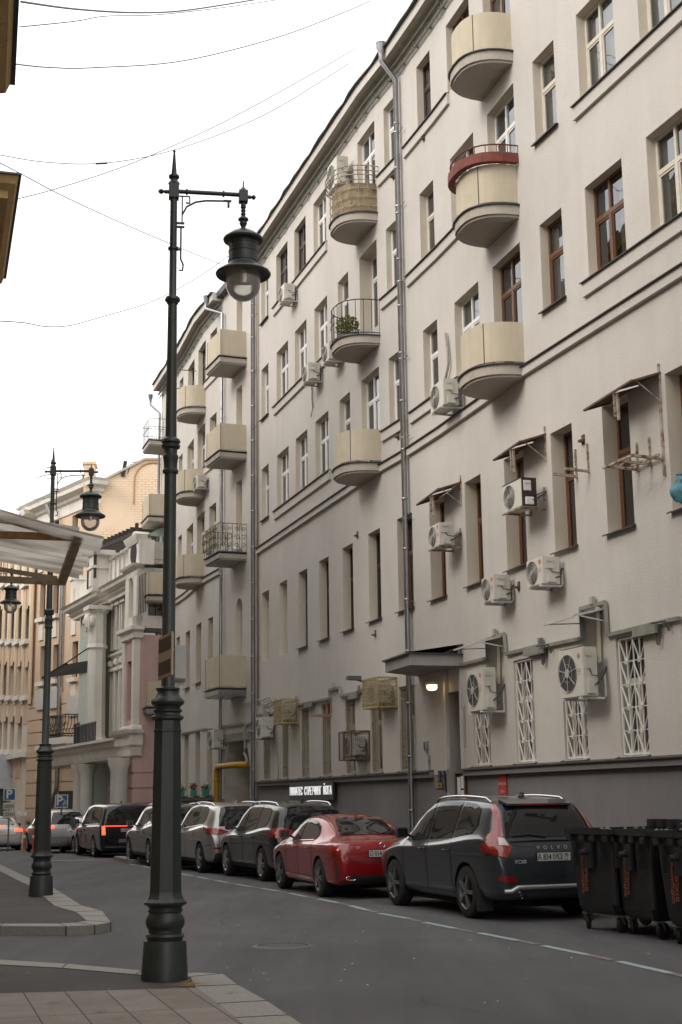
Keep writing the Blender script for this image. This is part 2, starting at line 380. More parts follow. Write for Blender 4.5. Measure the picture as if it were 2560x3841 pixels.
def fr(u,z,o=0,u2=None,half=.4):   # local frame on the facade: x along it (to the right), y into the wall, z up
    a=pu(u-half) if u2 is None else pu(u); b=pu(u+half) if u2 is None else pu(u2)
    t=(b-a).normalized(); n=Vector((t.y,-t.x)) # outward
    c=pu(u) if u2 is None else (a+b)/2
    M=Matrix.Identity(4); M.col[0]=(t.x,t.y,0,0); M.col[1]=(-n.x,-n.y,0,0); M.col[3]=(c.x+n.x*o,c.y+n.y*o,z,1)
    return M
def P3(u,z,o=0):
    M=fr(u,z,o,half=.15); return M.translation.copy()
def wp(x,y):                       # facade coordinates (u,z) seen along a line of sight
    d=ray(x,y)
    for i in range(len(PLAN)-1):
        A=Vector(PLAN[i]); B=Vector(PLAN[i+1]); e=B-A; den=d.x*-e.y+e.x*d.y
        t=(A.x*-e.y+e.x*A.y)/den; s=(d.x*A.y-d.y*A.x)/den
        if -1e-6<=s<=1+1e-6 and t>0: return PU[i]+s*e.length, EYE+t*d.z
TT={1:(1920,0,2.45),2:(1920,800,2.45),3:(1920,1600,2.45),4:(1360,0,2.45),5:(1360,800,2.45),6:(1360,1600,2.45),7:(900,300,2.45),8:(900,1100,2.45),9:(900,1900,2.45),10:(500,1000,3.136),11:(500,1600,3.136),12:(500,2200,3.136),13:(900,2550,2.376),14:(1500,2350,2.8),15:(2000,2200,2.8)}
def wt(t,x,y):
    a=TT[t]; return wp(a[0]+x/a[2],a[1]+y/a[2])
def arch_pts(u0,u1,z0,z1,n=10):
    c=(u0+u1)/2; r=(u1-u0)/2; return [(c-r*math.cos(math.pi*k/n),z0+(z1-z0)*math.sin(math.pi*k/n)) for k in range(n+1)]
def wall(name,parent,ua,ub,za,zb,ops,mats,extra_z=(),band=None):
    # ops: (u0,u1,z0,z1,depth,kind) kind: '' open, 'b' blind, 'a' arched top
    us=sorted(set([round(ua,4),round(ub,4)]+[round(u,4) for u in PU if ua<u<ub]+[round(v,4) for o in ops for v in o[:2]]))
    zs=sorted(set([za,zb]+[v for o in ops for v in o[2:4]]+list(extra_z)))
    mb=MB(); cache={}
    def V(u,z,o=0):
        k=(u,z,o)
        if k not in cache:
            if o==0: q=pu(u); cache[k]=mb.p((q.x,q.y,z))
        return cache[k]
    for a,b in zip(us,us[1:]):
        for c,d in zip(zs,zs[1:]):
            um,zm=(a+b)/2,(c+d)/2
            if any(o[0]<um<o[1] and o[2]<zm<o[3] for o in ops): continue
            mb.mi=0
            if band and zm<band: mb.mi=2
            mb.face((V(a,c),V(b,c),V(b,d),V(a,d)))
    for o in ops:
        u0,u1,z0,z1,dp,kd=o; M=fr(u0,0,0,u1); M0=M.copy(); A=pu(u0);B=pu(u1); n=-Vector(M.col[1].xy)
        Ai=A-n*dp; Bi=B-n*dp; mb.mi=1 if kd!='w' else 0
        mb.poly([(A.x,A.y,z0),(A.x,A.y,z1),(Ai.x,Ai.y,z1),(Ai.x,Ai.y,z0)])
        mb.poly([(B.x,B.y,z0),(Bi.x,Bi.y,z0),(Bi.x,Bi.y,z1),(B.x,B.y,z1)])
        mb.poly([(A.x,A.y,z1),(B.x,B.y,z1),(Bi.x,Bi.y,z1),(Ai.x,Ai.y,z1)])
        mb.poly([(A.x,A.y,z0),(Ai.x,Ai.y,z0),(Bi.x,Bi.y,z0),(B.x,B.y,z0)])
        if 'b' in kd:
            mb.mi=0; mb.poly([(Ai.x,Ai.y,z0),(Bi.x,Bi.y,z0),(Bi.x,Bi.y,z1),(Ai.x,Ai.y,z1)])
        if 'a' in kd:
            mb.mi=0; h=min((u1-u0)/2,z1-z0)*1.0; W=(B-A).length
            for sgn in (0,1):
                pts=[]; 
                for k in range(9):
                    a=math.pi/2*k/8; x=(1-math.cos(a))*.5; zz=z1-h+h*math.sin(a)
                    if sgn: x=1-x
                    pts.append((x,zz))
                cx=0 if not sgn else 1
                for p,q in zip(pts,pts[1:]):
                    for off in (0.002,):
                        f=lambda t,z,o: (A.x+(B.x-A.x)*t-n.x*o,A.y+(B.y-A.y)*t-n.y*o,z)
                        mb.poly([f(cx,z1,off),f(*p,off),f(*q,off)]); mb.poly([f(*p,off),f(*q,off),f(*q,dp),f(*p,dp)])
    return mb.build(name,mats,parent,norm=False)
# ---------- windows
WC={}
def window(parent,u0,u1,z0,z1,dp,fm,style='T',curtain=None,sill=True,grille=None,seed=0,flip=False):
    w=(pu(u1)-pu(u0)).length; h=z1-z0; w=round(w,2); key=(w,h,fm.name,style,flip)
    M=fr(u0,z0,-dp+.005,u1)
    if key not in WC:
        mb=MB(); t=.055; hw=w/2; H=h
        mb.box(-hw,-hw+t,0,.06,0,H); mb.box(hw-t,hw,0,.06,0,H); mb.box(-hw+t,hw-t,0,.06,0,t); mb.box(-hw+t,hw-t,0,.06,H-t,H)
        tz=H*.63 if style!='D' else H*.72
        mb.box(-hw+t,hw-t,-.006,.06,tz-.045,tz+.045)
        if style in('T','D'):
            c=(-.08*w if not flip else .08*w)
            mb.box(c-.045,c+.045,-.01,.055,t,tz-.045)
            for a,b in ((-hw+t,c-.045),(c+.045,hw-t)):   # sash frames
                mb.box(a,a+.035,.008,.05,t,tz-.045); mb.box(b-.035,b,.008,.05,t,tz-.045); mb.box(a+.035,b-.035,.008,.05,t,t+.04); mb.box(a+.035,b-.035,.008,.05,tz-.085,tz-.045)
            if w>1.2: mb.box(c-.03,c+.03,-.004,.055,tz+.045,H-t)
        elif style=='N':
            a,b=-hw+t,hw-t
            mb.box(a,a+.04,.008,.05,t,tz-.045); mb.box(b-.04,b,.008,.05,t,tz-.045); mb.box(a+.04,b-.04,.008,.05,t,t+.045); mb.box(a+.04,b-.04,.008,.05,tz-.09,tz-.045)
        g=MB(); g.poly([(-hw+.02,.03,.02),(hw-.02,.03,.02),(hw-.02,.03,H-.02),(-hw+.02,.03,H-.02)])
        WC[key]=(mb.mesh('window',fm,bevel=0),g.mesh('pane',MATS['pane_glass'],norm=False))
    f=link('window',WC[key][0],parent,M); link('pane',WC[key][1],f)
    rnd=random.Random(seed*13+int(u0*100)+int(z0*10))
    if curtain is None: curtain=rnd.random()<.7
    if curtain:
        kc=('cur',w,h,rnd.randint(0,2))
        if kc not in WC:
            c=MB(); n=26; cov=[(0,1),(0,.55),(.5,1)][kc[3]]
            xs=[-w/2+w*(cov[0]+(cov[1]-cov[0])*k/n) for k in range(n+1)]
            for k in range(n):
                y0=.14+.02*math.sin(k*2.1); y1=.14+.02*math.sin((k+1)*2.1)
                c.poly([(xs[k],y0,.03),(xs[k+1],y1,.03),(xs[k+1],y1,h-.03),(xs[k],y0,h-.03)])
            WC[kc]=c.mesh('curtain',curt,norm=False)
        link('curtain',WC[kc],f)
    if sill:
        ks=('sill',w,dp)
        if ks not in WC:
            c=MB(); c.prism([(-.03,0),(0,0)],0,0) if 0 else None
            hw=w/2+.05
            c.poly([(-hw,.0-.0,.018),(hw,.0,.018),(hw,-dp-.09,-.035),(-hw,-dp-.09,-.035)]); c.poly([(-hw,-dp-.09,-.035),(hw,-dp-.09,-.035),(hw,-dp-.09,-.06),(-hw,-dp-.09,-.06)])
            c.poly([(-hw,-dp-.09,-.06),(hw,-dp-.09,-.06),(hw,-dp-.003,-.03),(-hw,-dp-.003,-.03)]); c.poly([(hw,-dp-.003,.0),(hw,-dp-.003,-.03),(hw,-dp-.09,-.06),(hw,-dp-.09,-.035)])
            c.poly([(-hw,-dp-.003,-.03),(-hw,-dp-.003,.0),(-hw,-dp-.09,-.035),(-hw,-dp-.09,-.06)])
            WC[ks]=c.mesh('sill',tinm,norm=False)
        link('sill',WC[ks],f)
    if grille:
        kg=('gr',grille,w,h)
        if kg not in WC:
            c=MB(); hw=w/2-.03; y=-dp+.06; t=.022
            def B(x0,z0_,x1,z1_,t_=t,yy=y): c.bar((x0,yy,z0_),(x1,yy,z1_),t_)
            for x in (-hw,hw): B(x,.03,x,h-.03,.03)
            for z in (.03,h-.03): B(-hw,z,hw,z,.03)
            if grille=='white':
                for x in (-hw*.5,0,hw*.5): B(x,.03,x,h-.03,.02,y+.02)
                rows=5; dz=(h-.06)/rows
                for r in range(1,rows): B(-hw,.03+r*dz,hw,.03+r*dz,.014,y+.02)
                for r in range(rows):
                    za=.03+r*dz; zb=za+dz
                    for cx in (-hw*.5,hw*.5):
                        B(cx-hw*.5,zb,cx,za,.02); B(cx,za,cx+hw*.5,zb,.014,y+.025)
                        for dx in (-.025,.025):
                            for dzz in (-.028,.028):
                                q=[(cx+dx+.02*math.cos(a),y-.012,za+dzz+.02*math.sin(a)) for a in [k*math.pi/4 for k in range(8)]]
                                c.tube(q,.006,4,closed=True)
            else:
                rr=random.Random(5)
                for x in (-hw*.6,hw*.6): B(x,.03,x,h-.03,.013)
                for k in range(5):
                    x=-hw*.5+hw*.25*k; B(x,h*.2,x+rr.uniform(-.09,.09),h*.86,.012)
                for z in (h*.2,h*.86,h*.12,h*.93): B(-hw,z,hw,z,.013)
                for k in range(9):
                    z=.1+h*.1*k; B(-hw,z,-hw*.6,z,.012); B(hw*.6,z+.08,hw,z+.08,.012)
            WC[kg]=c.mesh('grille',whitef if grille=='white' else mat('grille_cream',(.33,.29,.21),.6,nscale=6,namt=.3))
        link('grille',WC[kg],f)
    return f
def ledge(mb,ua,ub,z,h=.30,o=.07,cap=True,mi=0,lip=.05):
    us=[ua]+[u for u in PU if ua<u<ub]+[ub]
    prof=[(0,-h),(o*.6,-h),(o*.6,-h+.05),(o,-.05-0.0),(o,0)]
    for i,(a,b) in enumerate(zip(us,us[1:])):
        def q(u,oo,zz):
            t=(pu(us[i+1])-pu(us[i])).normalized(); n=Vector((t.y,-t.x)); c=pu(u); return (c.x+n.x*oo,c.y+n.y*oo,z+zz)
        mb.mi=mi
        pr=[(0,-h),(o,-h),(o,-.02)]
        for (o1,z1),(o2,z2) in zip(pr,pr[1:]): mb.poly([q(a,o1,z1),q(b,o1,z1),q(b,o2,z2),q(a,o2,z2)])
        if i==0: mb.poly([q(a,0,-h),q(a,o,-h),q(a,o,-.02),q(a,0,-.02)])
        if i==len(us)-2: mb.poly([q(b,0,-h),q(b,0,-.02),q(b,o,-.02),q(b,o,-h)])
        mb.mi=1
        L=o+lip
        cp=[(0,-.02),(L,-.045),(L,-.025),(0,.012)] if cap else [(0,-.02),(o,-.02),(o,-.018),(0,.0)]
        for (o1,z1),(o2,z2) in zip(cp,cp[1:]): mb.poly([q(a,o1,z1),q(b,o1,z1),q(b,o2,z2),q(a,o2,z2)])
        if i==0: mb.poly([q(a,*c) for c in cp])
        if i==len(us)-2: mb.poly([q(b,*c) for c in cp])
# ---------- balconies
def outline(kind,w,p,n=14):
    if kind=='round':
        r=[]
        for k in range(n+1):
            a=math.pi*k/n; c,s=math.cos(a),math.sin(a); e=.78
            r.append((-w/2*math.copysign(abs(c)**e,c),-p*abs(s)**e))
        return r
    return [(-w/2,0),(-w/2,-p),(w/2,-p),(w/2,0)]
def balcony(parent,u0,u1,zs,kind,panel='solid',p=.98,zh=1.0,metal=False):
    w=(pu(u1)-pu(u0)).length; M=fr(u0,zs,0,u1); o=outline(kind,w,p)
    # slab: bottom at 0, thickened rim
    b=MB(); small=outline(kind,w-.10,p-.07)
    if kind=='round':
        b.slab([(x*.95,y*.95) for x,y in o],0,.05); b.slab(o,.05,.25)
    else:
        b.slab([(x,y) for x,y in outline(kind,w-.08,p-.05)],0,.05); b.slab(o,.05,.22)
    bal=b.build('balcony',soffit if not metal else [zinc],parent,M,smooth=35)
    c=MB(); big=[(x*1.05,y*1.05) for x,y in o]; c.slab(big,.252,.275)
    c.build('slab_flashing',tinm,bal,smooth=35)
    zb=.36
    if panel=='solid' or panel=='reed':
        pn=MB(); po=outline(kind,w-.08,p-.05)
        pts=po; z0=.33; z1=z0+zh*.93
        for (a,bb) in zip(pts,pts[1:]):
            pn.poly([(a[0],a[1],z0),(bb[0],bb[1],z0),(bb[0],bb[1],z1),(a[0],a[1],z1)])
            ai=(a[0]*.965,a[1]*.965); bi=(bb[0]*.965,bb[1]*.965)
            pn.poly([(ai[0],ai[1],z0),(ai[0],ai[1],z1),(bi[0],bi[1],z1),(bi[0],bi[1],z0)])
            pn.poly([(a[0],a[1],z1),(bb[0],bb[1],z1),(bi[0],bi[1],z1),(ai[0],ai[1],z1)]); pn.poly([(a[0],a[1],z0),(ai[0],ai[1],z0),(bi[0],bi[1],z0),(bb[0],bb[1],z0)])
        m=tanp if panel=='solid' else mat('reed',(.30,.24,.15),.9,nscale=6,namt=.4,grime=(3,.5,(.12,.09,.055)),bump=.6)
        if panel=='reed':
            nt=m.node_tree
        pn.build('parapet',m,bal,smooth=40)
        if panel=='solid':
            sm=MB(); k=len(pts)*2//3
            for kk in ([k] if kind=='round' else [1,2]):
                sm.nx(); sm.bar((pts[kk][0]*1.004,pts[kk][1]*1.006,z0),(pts[kk][0]*1.004,pts[kk][1]*1.006,z1),.014)
            build_each(sm,'panel_seam',mat('seam',(.16,.13,.10),.8),bal)
        ft=MB()
        for a in po[1:-1][::2]: ft.nx(); ft.bar((a[0]*.9,a[1]*.9,.275),(a[0]*.9,a[1]*.9,.42),.03)
        build_each(ft,'post',rustd,bal)
    return bal,o
def path_len(pts):
    s=[0]
    for a,b in zip(pts,pts[1:]): s.append(s[-1]+math.dist(a,b))
    return s
def along(pts,t):
    s=path_len(pts); d=t*s[-1]
    for i in range(len(pts)-1):
        if d<=s[i+1]+1e-9:
            k=(d-s[i])/max(1e-9,s[i+1]-s[i]); return (pts[i][0]*(1-k)+pts[i+1][0]*k,pts[i][1]*(1-k)+pts[i+1][1]*k)
def railing(bal,o,m,h=1.0,n=18,zs=(.36,.96),t=.018,name='railing',z0=.28,scroll=None):
    mb=MB()
    for z in zs: mb.tube([(x,y,z0+z*h) for x,y in o],.014,6)
    for k in range(n+1):
        x,y=along(o,k/n); mb.bar((x,y,z0+.02),(x,y,z0+zs[-1]*h),t*.8)
    if scroll: scroll(mb,o,z0,h)
    return mb.build(name,m,bal)
# ================= near apartment building (u from -.3 to the right)
bld=empty('apartment_building',Matrix.Identity(4),'long pale grey stucco apartment block with rounded tan balconies, nearest on the right','apartment building')
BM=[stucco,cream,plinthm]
SM=[stucco,tinm]
Z5,Z4,Z3,Z2=18.13,14.63,11.06,6.23
T5,T4,T3,T2_=19.90,16.44,12.87,8.55
c_a1=(.42,1.38);c_a2=(2.45,3.88);c_a3=(4.70,6.02);c_a4=(6.88,8.2);c_b5=(9.25,10.22);c_b6=(11.22,12.65);c_a7=(13.31,14.30)
c_c1=(15.62,16.53);c_c2=(17.65,19.10);c_c3=(19.92,21.40);c_c4=(22.28,23.2);c_c5=(24.12,25.45);c_c6=(26.27,27.7);c_c7=(28.9,30.3);c_c8=(32,33.2)
rows2=[(.42,1.38,'b'),(2.67,3.62,'b'),(4.92,5.88,''),(7.12,8.06,''),(9.34,10.27,''),(11.57,12.52,''),(13.64,14.6,''),(15.72,16.65,''),(17.93,18.86,''),(20.15,21.15,''),(22.35,23.2,''),(24.32,25.22,''),(26.4,27.35,''),(29,29.9,''),(32,32.9,'')]
rows1=[(.54,1.46),(2.88,3.69),(5.03,5.93),(7.19,8.09),(9.37,10.27),(11.5,12.43),(13.53,14.45),(17.99,18.93),(20.25,21.2),(22.38,23.25),(24.38,25.28),(26.43,27.35),(29,29.9)]
top5=[c_a1,c_a2,c_a3,c_a4,c_b5,c_b6,c_a7,c_c1,c_c2,c_c3,c_c4,c_c5,c_c6,c_c7,c_c8]
ops=[];wins=[]
DOOR={c_b6,c_c3}
fr5={c_a2:darkf,c_a3:darkf,c_c1:darkf,c_c2:brownf,c_c3:brownf,c_c4:oldf,c_c5:oldf,c_c6:oldf}
fr4={c_c1:oldf,c_c4:oldf,c_c5:oldf,c_c6:oldf}
fr3={c_c3:brownf,c_c4:brownf,c_c5:brownf,c_c6:oldf}
for (z0,z1,frs) in ((Z5,T5,fr5),(Z4,T4,fr4),(Z3,T3,fr3)):
    for c in top5:
        u0,u1=c; zz=z0; dp=.16 if c[0]<14 else .19
        if c in DOOR: zz=z0-.62
        if c is c_a1: u0=.42
        if c is c_b6 and z0==Z4: dp=.37
        ops.append((u0,u1,zz,z1,dp,''))
        wd=u1-u0
        wins.append((u0,u1,zz,z1,dp,frs.get(c,whitef),'D' if c in DOOR else ('N' if wd<1.05 else 'T'),None,c not in DOOR and wd<1.05 or (c in(c_a2,c_a3,c_a4)),None))
for u0,u1,k in rows2:
    ops.append((u0,u1,Z2,T2_,.29 if u0>13 or k else .24,k))
    if k=='': wins.append((u0,u1,Z2,T2_,.29 if u0>13 else .24,brownf if u0>12 else darkf,'N',None,True,None))
for i,(u0,u1) in enumerate(rows1):
    ops.append((u0,u1,2.34,4.36,.20,''))
    wins.append((u0,u1,2.34,4.36,.20,oldf,'T',None,True,'white' if u0>17 else 'cream'))
# doorway between the drainpipe and the first white grille
ops.append((16.35,17.35,-.1,4.0,.55,'w'))
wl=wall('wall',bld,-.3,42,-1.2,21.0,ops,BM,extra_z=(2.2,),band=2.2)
for k,wv in enumerate(wins):
    window(bld,wv[0],wv[1],wv[2],wv[3],wv[4],wv[5],wv[6],wv[7],wv[8],wv[9],seed=k)
# body: roof, back, right end, added dark sheet that stops light
def shell(parent,ua,ub,zt,depth=12,za=-1.2,left=True,right=True,roofm=None,wallm=None,lining=1.3):
    us=[ua]+[u for u in PU if ua<u<ub]+[ub]
    A=[P3(u,0,0) for u in us]; n=fr((ua+ub)/2,0).col[1].xyz
    Bk=[a+n*depth for a in A]
    r=MB(); 
    for i in range(len(us)-1): r.poly([(*A[i].xy,zt),(*A[i+1].xy,zt),(*Bk[i+1].xy,zt),(*Bk[i].xy,zt)])
    r.build('roof',roofm or tinm,parent)
    b=MB()
    b.poly([(*Bk[0].xy,za),(*Bk[-1].xy,za),(*Bk[-1].xy,zt),(*Bk[0].xy,zt)])
    b.poly([(*A[0].xy,za),(*Bk[0].xy,za),(*Bk[0].xy,zt),(*A[0].xy,zt)]); b.poly([(*A[-1].xy,za),(*Bk[-1].xy,za),(*Bk[-1].xy,zt),(*A[-1].xy,zt)])
    b.build('side_wall',wallm or stucco,parent)
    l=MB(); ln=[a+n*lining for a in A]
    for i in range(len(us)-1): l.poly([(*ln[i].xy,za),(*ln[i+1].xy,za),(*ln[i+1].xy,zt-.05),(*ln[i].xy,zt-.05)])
    l.build('light_stop_sheet',darksheet,parent)
shell(bld,-.3,42,20.98)
# ledges and the string course
L=MB()
for (a,b,z) in ((2.2,8.3,Z5),(2.2,8.35,Z4),(2.2,8.4,Z3),(12.9,14.35,Z5),(12.95,14.35,Z4),(12.85,14.35,Z3),(14.72,17.75,Z5),(14.72,18.2,Z4),(14.72,17.9,Z3),(23.93,42,Z5),(23.93,42,Z4),(23.95,42,Z3)):
    L.nx(); ledge(L,a,b,z-.01,.30)
build_each(L,'sill_ledge',SM,bld)
L=MB(); ledge(L,-.05,14.32,10.20,.22,.09); L.nx(); ledge(L,14.55,42,10.20,.22,.09); build_each(L,'string_course',SM,bld)
L=MB(); ledge(L,0.05,15.6,2.30,.16,.12); L.nx()
ledge(L,17.6,42,2.30,.16,.12)
build_each(L,'plinth_ledge',[plinthm,tinm],bld)
# eaves: soffit, fascia, gutter, bracketed cable tray
def eaves(parent,ua,ub,z=20.68,o=.42):
    us=[ua]+[u for u in PU if ua<u<ub]+[ub]
    s=MB(); g=MB(); fa=MB()
    pts=[]
    for u in us: pts.append((P3(u,z,0),P3(u,z,o)))
    for (a,b),(c,d) in zip(pts,pts[1:]):
        s.poly([a,c,d,b]); up=Vector((0,0,.30))
        fa.poly([b,d,d+up,b+up])
    for (a,b) in (pts[0],pts[-1]): fa.poly([a,b,b+Vector((0,0,.3)),a+Vector((0,0,.3))])
    s.build('soffit',soffit,parent,norm=False); fa.build('fascia',stucco,parent)
    # wavy dark metal roof edge
    n=int((ub-ua)/.55); edge=[]
    rr=random.Random(3)
    for k in range(n+1):
        u=ua+(ub-ua)*k/n; e=rr.uniform(-.025,.025); edge.append((P3(u,z+.30,o-.3),P3(u,z+.34+e*.6,o+.07+e),P3(u,z+.27+e*.6,o+.09+e),P3(u,z+.29,o+.0)))
    for a,b in zip(edge,edge[1:]):
        for i in range(3): g.poly([a[i],b[i],b[i+1],a[i+1]])
    g.poly(edge[0]); g.poly(edge[-1])
    top=[(P3(us[i],z+.30,o-.3),P3(us[i],z+1.9,-3.2)) for i in range(len(us))]
    for (a,b),(c,d) in zip(top,top[1:]): g.poly([a,c,d,b])
    g.build('roof_edge',tinm,parent,norm=False)
    t=MB(); t.tube([P3(u,z-.30,.10) for u in us],.028,6)
    for u0,u1 in zip(us,us[1:]): t.bar(P3(u0,z-.16,.16),P3(u1,z-.16,.16),.09,.02)
    k=ua+.5
    while k<ub:
        t.bar(P3(k,z-.16,.16),P3(k,z-.34,.02),.025); t.bar(P3(k,z-.34,.02),P3(k,z-.34,.2),.025); k+=.92
    k=ua+1
    while k<ub:
        t.tube([P3(k,z-.33,.06),P3(k+.12,z-.41,.05),P3(k+.25,z-.42,.05),P3(k+.37,z-.34,.06)],.012,5); k+=2.76
    t.build('cable_tray',greyst,parent)
eaves(bld,-.3,42)
# chimneys above the roof edge
c=MB().at(fr(1.1,21.0,-2.2)); c.box(-.7,.7,-.5,.5,0,2.0); c.box(-.78,.78,-.58,.58,2.0,2.1); c.build('chimney',cream,bld)
# balconies, three rounded in each column
def b_round(u0,u1,z,**k): return balcony(bld,u0,u1,z,'round',**k)
for z in (16.88,13.40,9.96): 
    bal,o=b_round(19.66,21.44,z,zh=.9)
    if z==13.40:   # rusty planter rail
        ro=[(x*1.10,y*1.10-.02) for x,y in o]; m=MB(); po=mat('planter_red',(.16,.035,.022),.7,nscale=8,namt=.3)
        for (a,b) in zip(ro,ro[1:]): m.poly([(*a,1.17),(*b,1.17),(*b,1.38),(*a,1.38)]); m.poly([(*a,1.17),(*b,1.17),(b[0]*.88,b[1]*.88,1.17),(a[0]*.88,a[1]*.88,1.17)]); m.poly([(a[0]*.88,a[1]*.88,1.17),(b[0]*.88,b[1]*.88,1.17),(b[0]*.88,b[1]*.88,1.36),(a[0]*.88,a[1]*.88,1.36)])
        m.build('planter_box',po,bal)
        m=MB(); m.tube([(x*1.06,y*1.06,1.56) for x,y in o],.016,6)
        for k in range(15): x,y=along(o,k/14); m.bar((x*1.06,y*1.06,1.17),(x*1.06,y*1.06,1.56),.014)
        m.build('railing',po,bal)
bal,o=b_round(11.0,12.76,9.96,zh=.9)
bal,o=b_round(11.0,12.76,16.88,panel='reed',zh=.85)
rm=rust
m=MB()
for z in (.45,.7,.95,1.2): m.tube([(x*1.0,y*1.0-.005,z) for x,y in o],.012,6)
for z in (1.30,1.42,1.56): m.tube([(x*1.12,y*1.12,z) for x,y in o],.014,6)
for k in range(13):
    x,y=along(o,k/12); m.bar((x,y-.005,.28),(x,y-.005,1.25),.014); m.bar((x,y,1.2),(x*1.12,y*1.12,1.32),.012); m.bar((x*1.12,y*1.12,1.30),(x*1.12,y*1.12,1.56),.014)
m.build('railing',rm,bal)
bal,o=b_round(11.0,12.76,13.42,panel='none')
def scr(mb,o,z0,h):
    for k in (5,6,7):
        x,y=along(o,k/14)
        for s in (-1,1):
            for zc in (.55,.68):
                pts=[]
                for j in range(10):
                    a=j*.62; r=.05*(1-j/13)
                    pts.append((x+s*(.045+r*math.cos(a)),y-.01,z0+zc*h+(.04 if zc>.6 else -.04)+r*math.sin(a)))
                mb.tube(pts,.006,4)
railing(bal,o,iron,h=1.02,n=14,zs=(.08,.98),z0=.25,scroll=scr)
# door leaf, canopy and lamp over the entrance
D=fr(16.35,0,-.5,17.35); m=MB(); m.box(-.48,.48,0,.05,.12,2.62); m.box(-.40,.40,-.02,0,.3,1.2); m.box(-.40,.40,-.02,0,1.35,2.45)
door=m.build('door',mat('door_brown',(.035,.018,.012),.45,nscale=5,namt=.3),bld,D,bevel=.008)
MB().tube([(.36,-.0,1.0),(.36,-.06,1.0),(.36,-.06,1.35),(.36,0,1.35)],.012,6).build('handle',zinc,door)
m=MB(); m.box(-.5,.5,0,.06,2.62,4.0); m.build('door_transom',plinthm,bld,D)
C=fr(14.75,4.52,0,17.5); wC=(pu(17.5)-pu(14.75)).length; hw=wC/2
m=MB(); m.mi=0
m.slab([(-hw,.0),(-hw+.9,-1.15),(hw,-1.25),(hw,0)],0,.24); m.mi=1
m.slab([(-hw-.05,.0),(-hw+.86,-1.22),(hw+.06,-1.32),(hw+.06,0)],.242,.27)
m.poly([(-hw-.05,0,.27),(-hw+.86,-1.22,.275),(hw+.06,-1.32,.275),(hw+.06,0,.48)])
m.build('door_canopy',[mat('canopy_grey',(.34,.32,.31),.8,nscale=2,namt=.08,streak=.12),tinm],bld,C)
m=MB(); m.box(-.5,-.38,-.08,.0,2.3,4.5); m.nx(); m.box(.38,.5,-.05,.0,2.3,4.5); build_each(m,'door_surround',stucco,bld,fr(16.35,0,.0,17.6))
lampM=fr(16.55,4.12,.38,half=.3)
fx=empty('entrance_lamp',lampM,'round glowing lamp on the wall beneath the entrance canopy','wall lamp')
MB().lathe([(.05,.13),(.13,.12),(.15,.09),(.15,.05)],20).build('mount',whitef,fx)
MB().lathe([(.11,.05),(.12,0),(.11,-.04),(.07,-.065),(.0,-.075)],20,cap=False).build('shade',mat('lit_shade',(.9,.8,.6),.3,emit=((1,.74,.40),2.2)),fx,smooth=60)
# drainpipes
def pipe_path(pts,r,name,parent,clamps=(),m=zinc):
    p=MB(); p.tube(pts,r,12); 
    for a,b in zip(pts,pts[1:]):
        if abs((Vector(b)-Vector(a)).z)>2:
            n=int(abs((Vector(b)-Vector(a)).z)/1.25)
            for k in range(1,n):
                q=Vector(a).lerp(Vector(b),k/n); p.lathe([(r*1.0,-.03),(r*1.14,-.02),(r*1.14,.02),(r,.03)],12,c=q,cap=False)
    return p.build(name,m,parent,smooth=50)
def drain(parent,u,o=.13,zt=20.5,zb=.15,r=.075,funnel=True,uo=0,kink=None):
    pts=[P3(u+uo,zt-.15,.52),P3(u+uo,zt-.4,.52),P3(u,zt-.85,o),P3(u,zb,o)]
    d=pipe_path(pts,r,'drainpipe',parent)
    if funnel:
        q=P3(u+uo,zt-.15,.52); MB().lathe([(r,-.1),(r*1.1,0),(r*1.9,.12),(r*1.9,.24),(r*2.05,.26)],14,c=q,cap=False).build('hopper',zinc,d,smooth=40)
    br=MB(); z=zb+2.1
    while z<zt-1.5:
        br.nx(); br.bar(P3(u+.1,z,o*.5),P3(u+.34,z,o*.5+.02),.016); br.lathe([(r*1.12,-.015),(r*1.2,-.012),(r*1.2,.012),(r*1.12,.015)],12,c=P3(u,z,o)); z+=2.05
    build_each(br,'pipe_clamp',zinc,d)
    return d
drain(bld,14.47,r=.070,zt=21.0,uo=.02)
drain(bld,-.22,r=.078,zt=21.2,funnel=False)
m=MB(); m.tube([P3(.08,20.4,.05),P3(.08,4.8,.05)],.028,6); m.build('cable_pipe',mat('brass_pipe',(.22,.17,.10),.4,metal=.6),bld)
# grey cable duct stepping round the brackets
def duct(t,pts,o=.05,th=.065):
    m=MB(); q=[wt(t,*p) for p in pts]
    for a,b in zip(q,q[1:]): m.bar(P3(a[0],a[1],o),P3(b[0],b[1],o),.06,th)
    return m
m=duct(14,[(250,295),(640,208),(655,405),(945,335),(935,140),(1120,80),(1140,290),(1540,195)]); m.build('cable_duct',greyst,bld)
m=duct(15,[(0,655),(545,545),(525,235),(785,165),(805,515),(1480,350),(1568,335)]); m.build('cable_duct',greyst,bld)
m=duct(13,[(165,318),(300,296)]); m2=duct(13,[(515,145),(522,225),(815,165),(812,90),(905,70),(912,145),(1115,100),(1120,70)]); m.build('cable_duct',greyst,bld); m2.build('cable_duct',greyst,bld)
m=MB()
for t,x,y in ((14,1440,240),(15,70,665),(15,1230,450),(13,640,215),(13,1040,135),(13,260,310)):
    m.nx(); u,z=wt(t,x,y); m.at(fr(u,z,.1)); m.box(-.36,.36,-.03,.02,-.10,.07)
m.at(None)
build_each(m,'junction_box',greyst,bld)
m=MB()
for t,x,y in ((14,1030,65),(14,1515,160),(15,115,580),(15,660,150),(13,860,55),(13,1082,75)):
    m.nx(); u,z=wt(t,x,y); m.at(fr(u,z,.06)); m.box(-.055,.055,-.05,.02,-.06,.07)
m.at(None); build_each(m,'socket_box',mat('beige_plastic',(.36,.35,.30),.5),bld)
m=MB()
